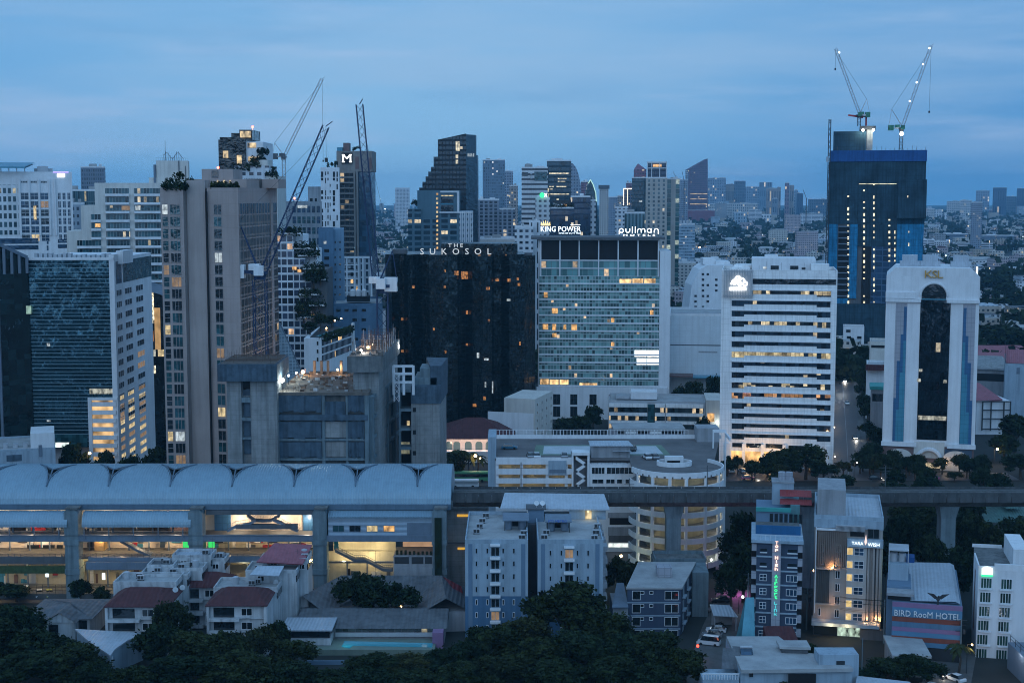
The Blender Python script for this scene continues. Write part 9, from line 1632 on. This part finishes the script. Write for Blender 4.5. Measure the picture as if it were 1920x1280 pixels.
for k in range(4200):
 Yq=720+6000*rnd.random()**1.5;lim=.40*Yq+100;xx_=rnd.uniform(-lim,lim)
 if not free(xx_,Yq,6):continue
 r_=rnd.uniform(6,13)*(1+Yq/6000)
 for j in range(26):p=Vector((xx_+rnd.gauss(0,r_*.55),Yq+rnd.gauss(0,r_*.5),r_*.55+rnd.gauss(0,r_*.32)));q=Vector((rnd.gauss(0,1),rnd.gauss(0,1),rnd.gauss(.4,1))).normalized();t1=q.orthogonal().normalized()*r_*.28;t2=q.cross(t1);b.poly([p-t1,p+t2,p+t1,p-t2])
o=b.build('distant_trees',M['leaf'],org=(0,0,0));o['kind']='stuff'
lb=MB();bulb(lb,(0,0,0),1.0);lb.bar((0,0,-9),(0,0,-.8),.12);lw=lb.build('street_lamp',[emit('far_warm_lamp',(1,.62,.3),7)],org=(0,0,0)).data;lb=MB();bulb(lb,(0,0,0),1.0);lb.bar((0,0,-9),(0,0,-.8),.12);lc_=lb.build('street_lamp',[emit('far_cool_lamp',(.85,.95,1),7)],org=(0,0,0)).data
for o in[o for o in col.objects if o.data in(lw,lc_)]:bpy.data.objects.remove(o)
for k in range(46):
 s=random.random();Yq=ave[0][1]+(ave[-1][1]-ave[0][1])*s;xx_=ave[0][0]+(ave[-1][0]-ave[0][0])*s+random.choice((-11,11,-4,4));o=bpy.data.objects.new('street_lamp',random.choice((lw,lw,lc_)));col.objects.link(o);o.location=(xx_,Yq,random.choice((1.5,9)));sc_=.7+Yq/2600;o.scale=(sc_*.8,sc_*.8,sc_*.8);tag(o,'tiny light glowing along the far straight avenue between the towers','lamp','lights of the far avenue')
for k in range(200):
 p=seen_spot();o=bpy.data.objects.new('street_lamp',random.choice((lw,lc_)));col.objects.link(o);o.location=(p.x,p.y,9);sc_=random.uniform(.4,.9)*(.5+p.y/2200);o.scale=(sc_*.6,sc_*.6,sc_*.6);tag(o,'tiny street light glowing among the far low roofs','lamp','street lights of the far district')
for px_,yy,Yq,s,m in((1137,436,1450,2.2,lw),(1500,446,1250,2.0,lc_),(722,392,2200,2.4,lc_),(701,389,2200,2.0,lc_),(714,373,3600,3.4,lc_),(1322,457,1300,1.6,lw),(1476,447,1200,1.5,lw),(1312,464,1200,1.6,lw)):
 o=bpy.data.objects.new('street_lamp',m);col.objects.link(o);Yq=yg(yy,9*s);o.location=(xat(px_,yy,Yq),Yq,9*s);o.scale=(s,s,s);tag(o,{1137:'brightest warm glow at the near end of the far avenue',1500:'brightest white light on the hall below the striped hospital',722:'large white light in the gap right of the tower with letter M',701:'smaller white light beside the netted crane gap',714:'faintest white light near the horizon right of letter M',1322:'warm light among trees right of the banded slab',1476:'warm lamp before the hall below the striped hospital',1312:'pale warm lamp low among the trees right of the banded slab'}[px_],'lamp')
def person(p,label,top,ang=0,group=None):
 me_=bpy.data.meshes.new('person');V_=[(0,0,.95),(0,0,1.2),(0,0,1.45),(0,.02,1.55),(0,.03,1.68),(.1,0,.9),(.12,.05,.48),(.12,-.02,.06),(-.1,0,.9),(-.12,-.08,.48),(-.12,-.12,.06),(.19,0,1.4),(.24,.02,1.12),(.22,.14,.9),(-.19,0,1.4),(-.24,.0,1.12),(-.22,.1,.9)];E_=[(0,1),(1,2),(2,3),(3,4),(0,5),(5,6),(6,7),(0,8),(8,9),(9,10),(2,11),(11,12),(12,13),(2,14),(14,15),(15,16)]
 me_.from_pydata(V_,E_,[]);o=bpy.data.objects.new('person',me_);col.objects.link(o);md=o.modifiers.new('skin','SKIN');o.modifiers.new('sub','SUBSURF').levels=1;rad=[.15,.15,.14,.06,.11,.1,.065,.05,.1,.065,.05,.07,.05,.04,.07,.05,.04]
 for v_,r_ in zip(me_.skin_vertices[0].data,rad):v_.radius=(r_,r_)
 me_.skin_vertices[0].data[0].use_root=True;bpy.context.view_layer.update();m2=bpy.data.meshes.new_from_object(o.evaluated_get(bpy.context.evaluated_depsgraph_get()));bpy.data.objects.remove(o);m2 .materials.append(M[top]);m2 .materials.append(M['wood']);m2 .materials.append(M['dark'])
 for f_ in m2 .polygons:c_=f_.center;f_.material_index=1 if c_.z>1.52 else(2 if c_.z<.93 else 0)
 o=bpy.data.objects.new('person',m2);col.objects.link(o);o.location=p;o.rotation_euler=(0,0,R(ang));return tag(o,label,'person',group)
zc_=zat(1008,330)
for k,(px_,top,lab)in enumerate(((136,'dark','person in dark clothes standing behind the left station railing'),(108,'tarp','person in grey top walking past the lit station shops'),(156,'dark','person in dark clothes beside the left station pier'),(160,'tarp','person in grey top right beside the one at the station pier'))):person((xat(px_,1000,331),331.5+k*.6,zc_),lab,top)
p=G_(1766,1272);t=thing('motorcycle','motorcycle with bright headlamp coming down the lower right lane','motorcycle',p);b=MB();b.bar((p.x,p.y-.6,.5),(p.x,p.y+.6,.6),.16).bar((p.x,p.y-.55,.5),(p.x,p.y-.45,1.0),.06).bar((p.x-.3,p.y-.45,1.0),(p.x+.3,p.y-.45,1.0),.04);b.build('body',M['dark'],t)
for s in(-.65,.65):b=MB();b.bar((p.x-.06,p.y+s,.3),(p.x+.06,p.y+s,.3),.3,0,10);b.build('wheel',M['tyre'],t)
b=MB();bulb(b,(p.x,p.y-.7,.95),.16);b.build('headlight',M['e_head'],t);point((p.x,p.y-1.2,.8),40,(1,.9,.75),.1,t);person((p.x,p.y+.1,.1),'person in dark jacket riding the motorcycle down the lane','dark',180)
PL=[gp(1402,1150),gp(1512,1180),gp(1657,1205),gp(1800,1245)]
for k,p in enumerate(PL):
 t=thing('utility_pole',('concrete power pole beside the turquoise awning','concrete power pole between navy and beige hotels','concrete power pole between beige and striped hotels','concrete power pole before the white corner hotel')[k],'pole',p);MB().bar(p,p+Vector((0,0,9.5)),(.2,.13),0,8).build('pole',M['concp'],t);b=MB();b.bar(p+Vector((-1.1,0,9.2)),p+Vector((1.1,0,9.2)),.07).bar(p+Vector((-.8,0,8.2)),p+Vector((.8,0,8.2)),.06).cyl((p.x+.5,p.y-.3),.3,6.5,7.4,0,10);b.build('crossarm',M['dark'],t)
for k in range(3):
 b=MB();p,q=PL[k],PL[k+1]
 for dx,hz_ in((-1,9.3),(0,9.3),(1,9.3),(-.6,8.3),(.6,8.3),(0,7.2),(.1,6.9)):
  pv=None
  for j in range(11):s_=j/10;c=p+(q-p)*s_+Vector((dx,0,hz_-4*1.1*s_*(1-s_)*(.6+.4*(hz_<8))));(pv is not None)and b.bar(pv,c,.03);pv=c
 tag(b.build('power_line',M['black']),('bundle of sagging power lines passing the navy hotel','bundle of sagging power lines before the beige hotel','bundle of sagging power lines before the striped hotel')[k],'cable')
b=MB();rnd=random.Random(12)
for k in range(46):
 xx_,yy_=rnd.uniform(-620,620),rnd.uniform(-760,-90)
 if abs(xx_)<50 and yy_>-200:continue
 w,d,h=rnd.uniform(22,55),rnd.uniform(22,45),rnd.choice((18,25,40,60,85,110));b.prism([(xx_,yy_),(xx_+w,yy_),(xx_+w,yy_+d),(xx_,yy_+d)],0,h,rnd.randint(0,5),6)
o=b.build('unseen_rear_city',lowf+[M['roofdeck']],org=(0,0,0));o['kind']='stuff'  # unseen blocks behind the camera, added for the glass to reflect
for k in range(9):q=gp(1372+21*k+random.uniform(-4,4),random.choice((880,886)));car((q.x,q.y,.15),random.choice((80,95,100)),random.choice(('car_white','car_silver','car_dark','car_dark')),'car parked in the row on the forecourt of the ribbon-window slab',group='cars parked on the forecourt')
for k in range(7):q=gp(1000+125*k+random.uniform(-30,30),899);car((q.x,q.y,.12),0 if k%2 else 180,random.choice(('car_white','car_silver','car_dark','car_pink')),'car driving with lit headlamps on the street behind the viaduct',group='cars on the street behind the viaduct',lights=150,name='car')
for k in range(7):a=rp_[0]+(rp_[4]-rp_[0])*(k/6.5);lamp_post(Vector((a.x-5.8,a.y,.1)),8,'street lamp on the left kerb of the tree-lined road','e_warm',.22,420,(1,.72,.42),'street lamps of the tree-lined road')  # lamp row added to give the road a warm glow
for k,(px_,py_,c_,a_)in enumerate(((1352,1128,'car_dark',178),(1395,1098,'car_silver',100),(1388,1078,'car_dark',95))):car(G_(px_,py_),a_,c_,('dark car nosing out below the carport','silver car standing at the head of the lane','dark car farthest up the lane under the trees')[k])
for k in range(7):
 p=G_(1347+5*(k%4)+random.uniform(-2,2),1158+3.5*k);t=thing('motorcycle','parked motorcycle in the cluster beside the stained tenement lane','motorcycle',p,'motorcycles in the lane');MB().bar(p+Vector((-.6,0,.5)),p+Vector((.5,.1,.65)),.17).bar(p+Vector((.5,0,.5)),p+Vector((.4,0,1.0)),.05).bar(p+Vector((.4,-.3,1.0)),p+Vector((.4,.3,1.0)),.04).build('body',M[random.choice(('dark','red','greyd'))],t)
 for s in(-.65,.6):MB().bar(p+Vector((s,-.06,.3)),p+Vector((s,.06,.3)),.3,0,10).build('wheel',M['tyre'],t)
lamp_post(G_(1768,1232),5,'greenish white lamp by the entrance of the striped hotel','e_warm',.22,160,(.8,1,.7));lamp_post(G_(1812,1262),6,'warm lamp on a pole at the corner of the white corner hotel','e_warm',.2,160,(1,.7,.4))  # greenish lamp added for a pool of glow at street level
# the air
b=MB();b.box(-6900,6900,-900,12400,-1,195);o=b.build('haze',[],org=(0,0,0))if False else None
me=bpy.data.meshes.new('haze');x0,x1,y0,y1,z0,z1=-6500,8000,-1500,13000,-1.0,265.0
me.from_pydata([(x0,y0,z0),(x1,y0,z0),(x1,y1,z0),(x0,y1,z0),(x0,y0,z1),(x1,y0,z1),(x1,y1,z1),(x0,y1,z1)],[],[(0,3,2,1),(4,5,6,7),(0,1,5,4),(1,2,6,5),(2,3,7,6),(3,0,4,7)])
hz=bpy.data.objects.new('haze',me);col.objects.link(hz);hz['kind']='stuff';hz.visible_shadow=True
hm=bpy.data.materials.new('evening_haze');hm.use_nodes=True;t=hm.node_tree;t.nodes.clear()
o=t.nodes.new('ShaderNodeOutputMaterial');v=t.nodes.new('ShaderNodeVolumePrincipled');t.links.new(v.outputs[0],o.inputs['Volume'])
v.inputs['Color'].default_value=(.30,.66,.92,1);v.inputs['Density'].default_value=0.00007;v.inputs['Anisotropy'].default_value=0.0
me.materials.append(hm)
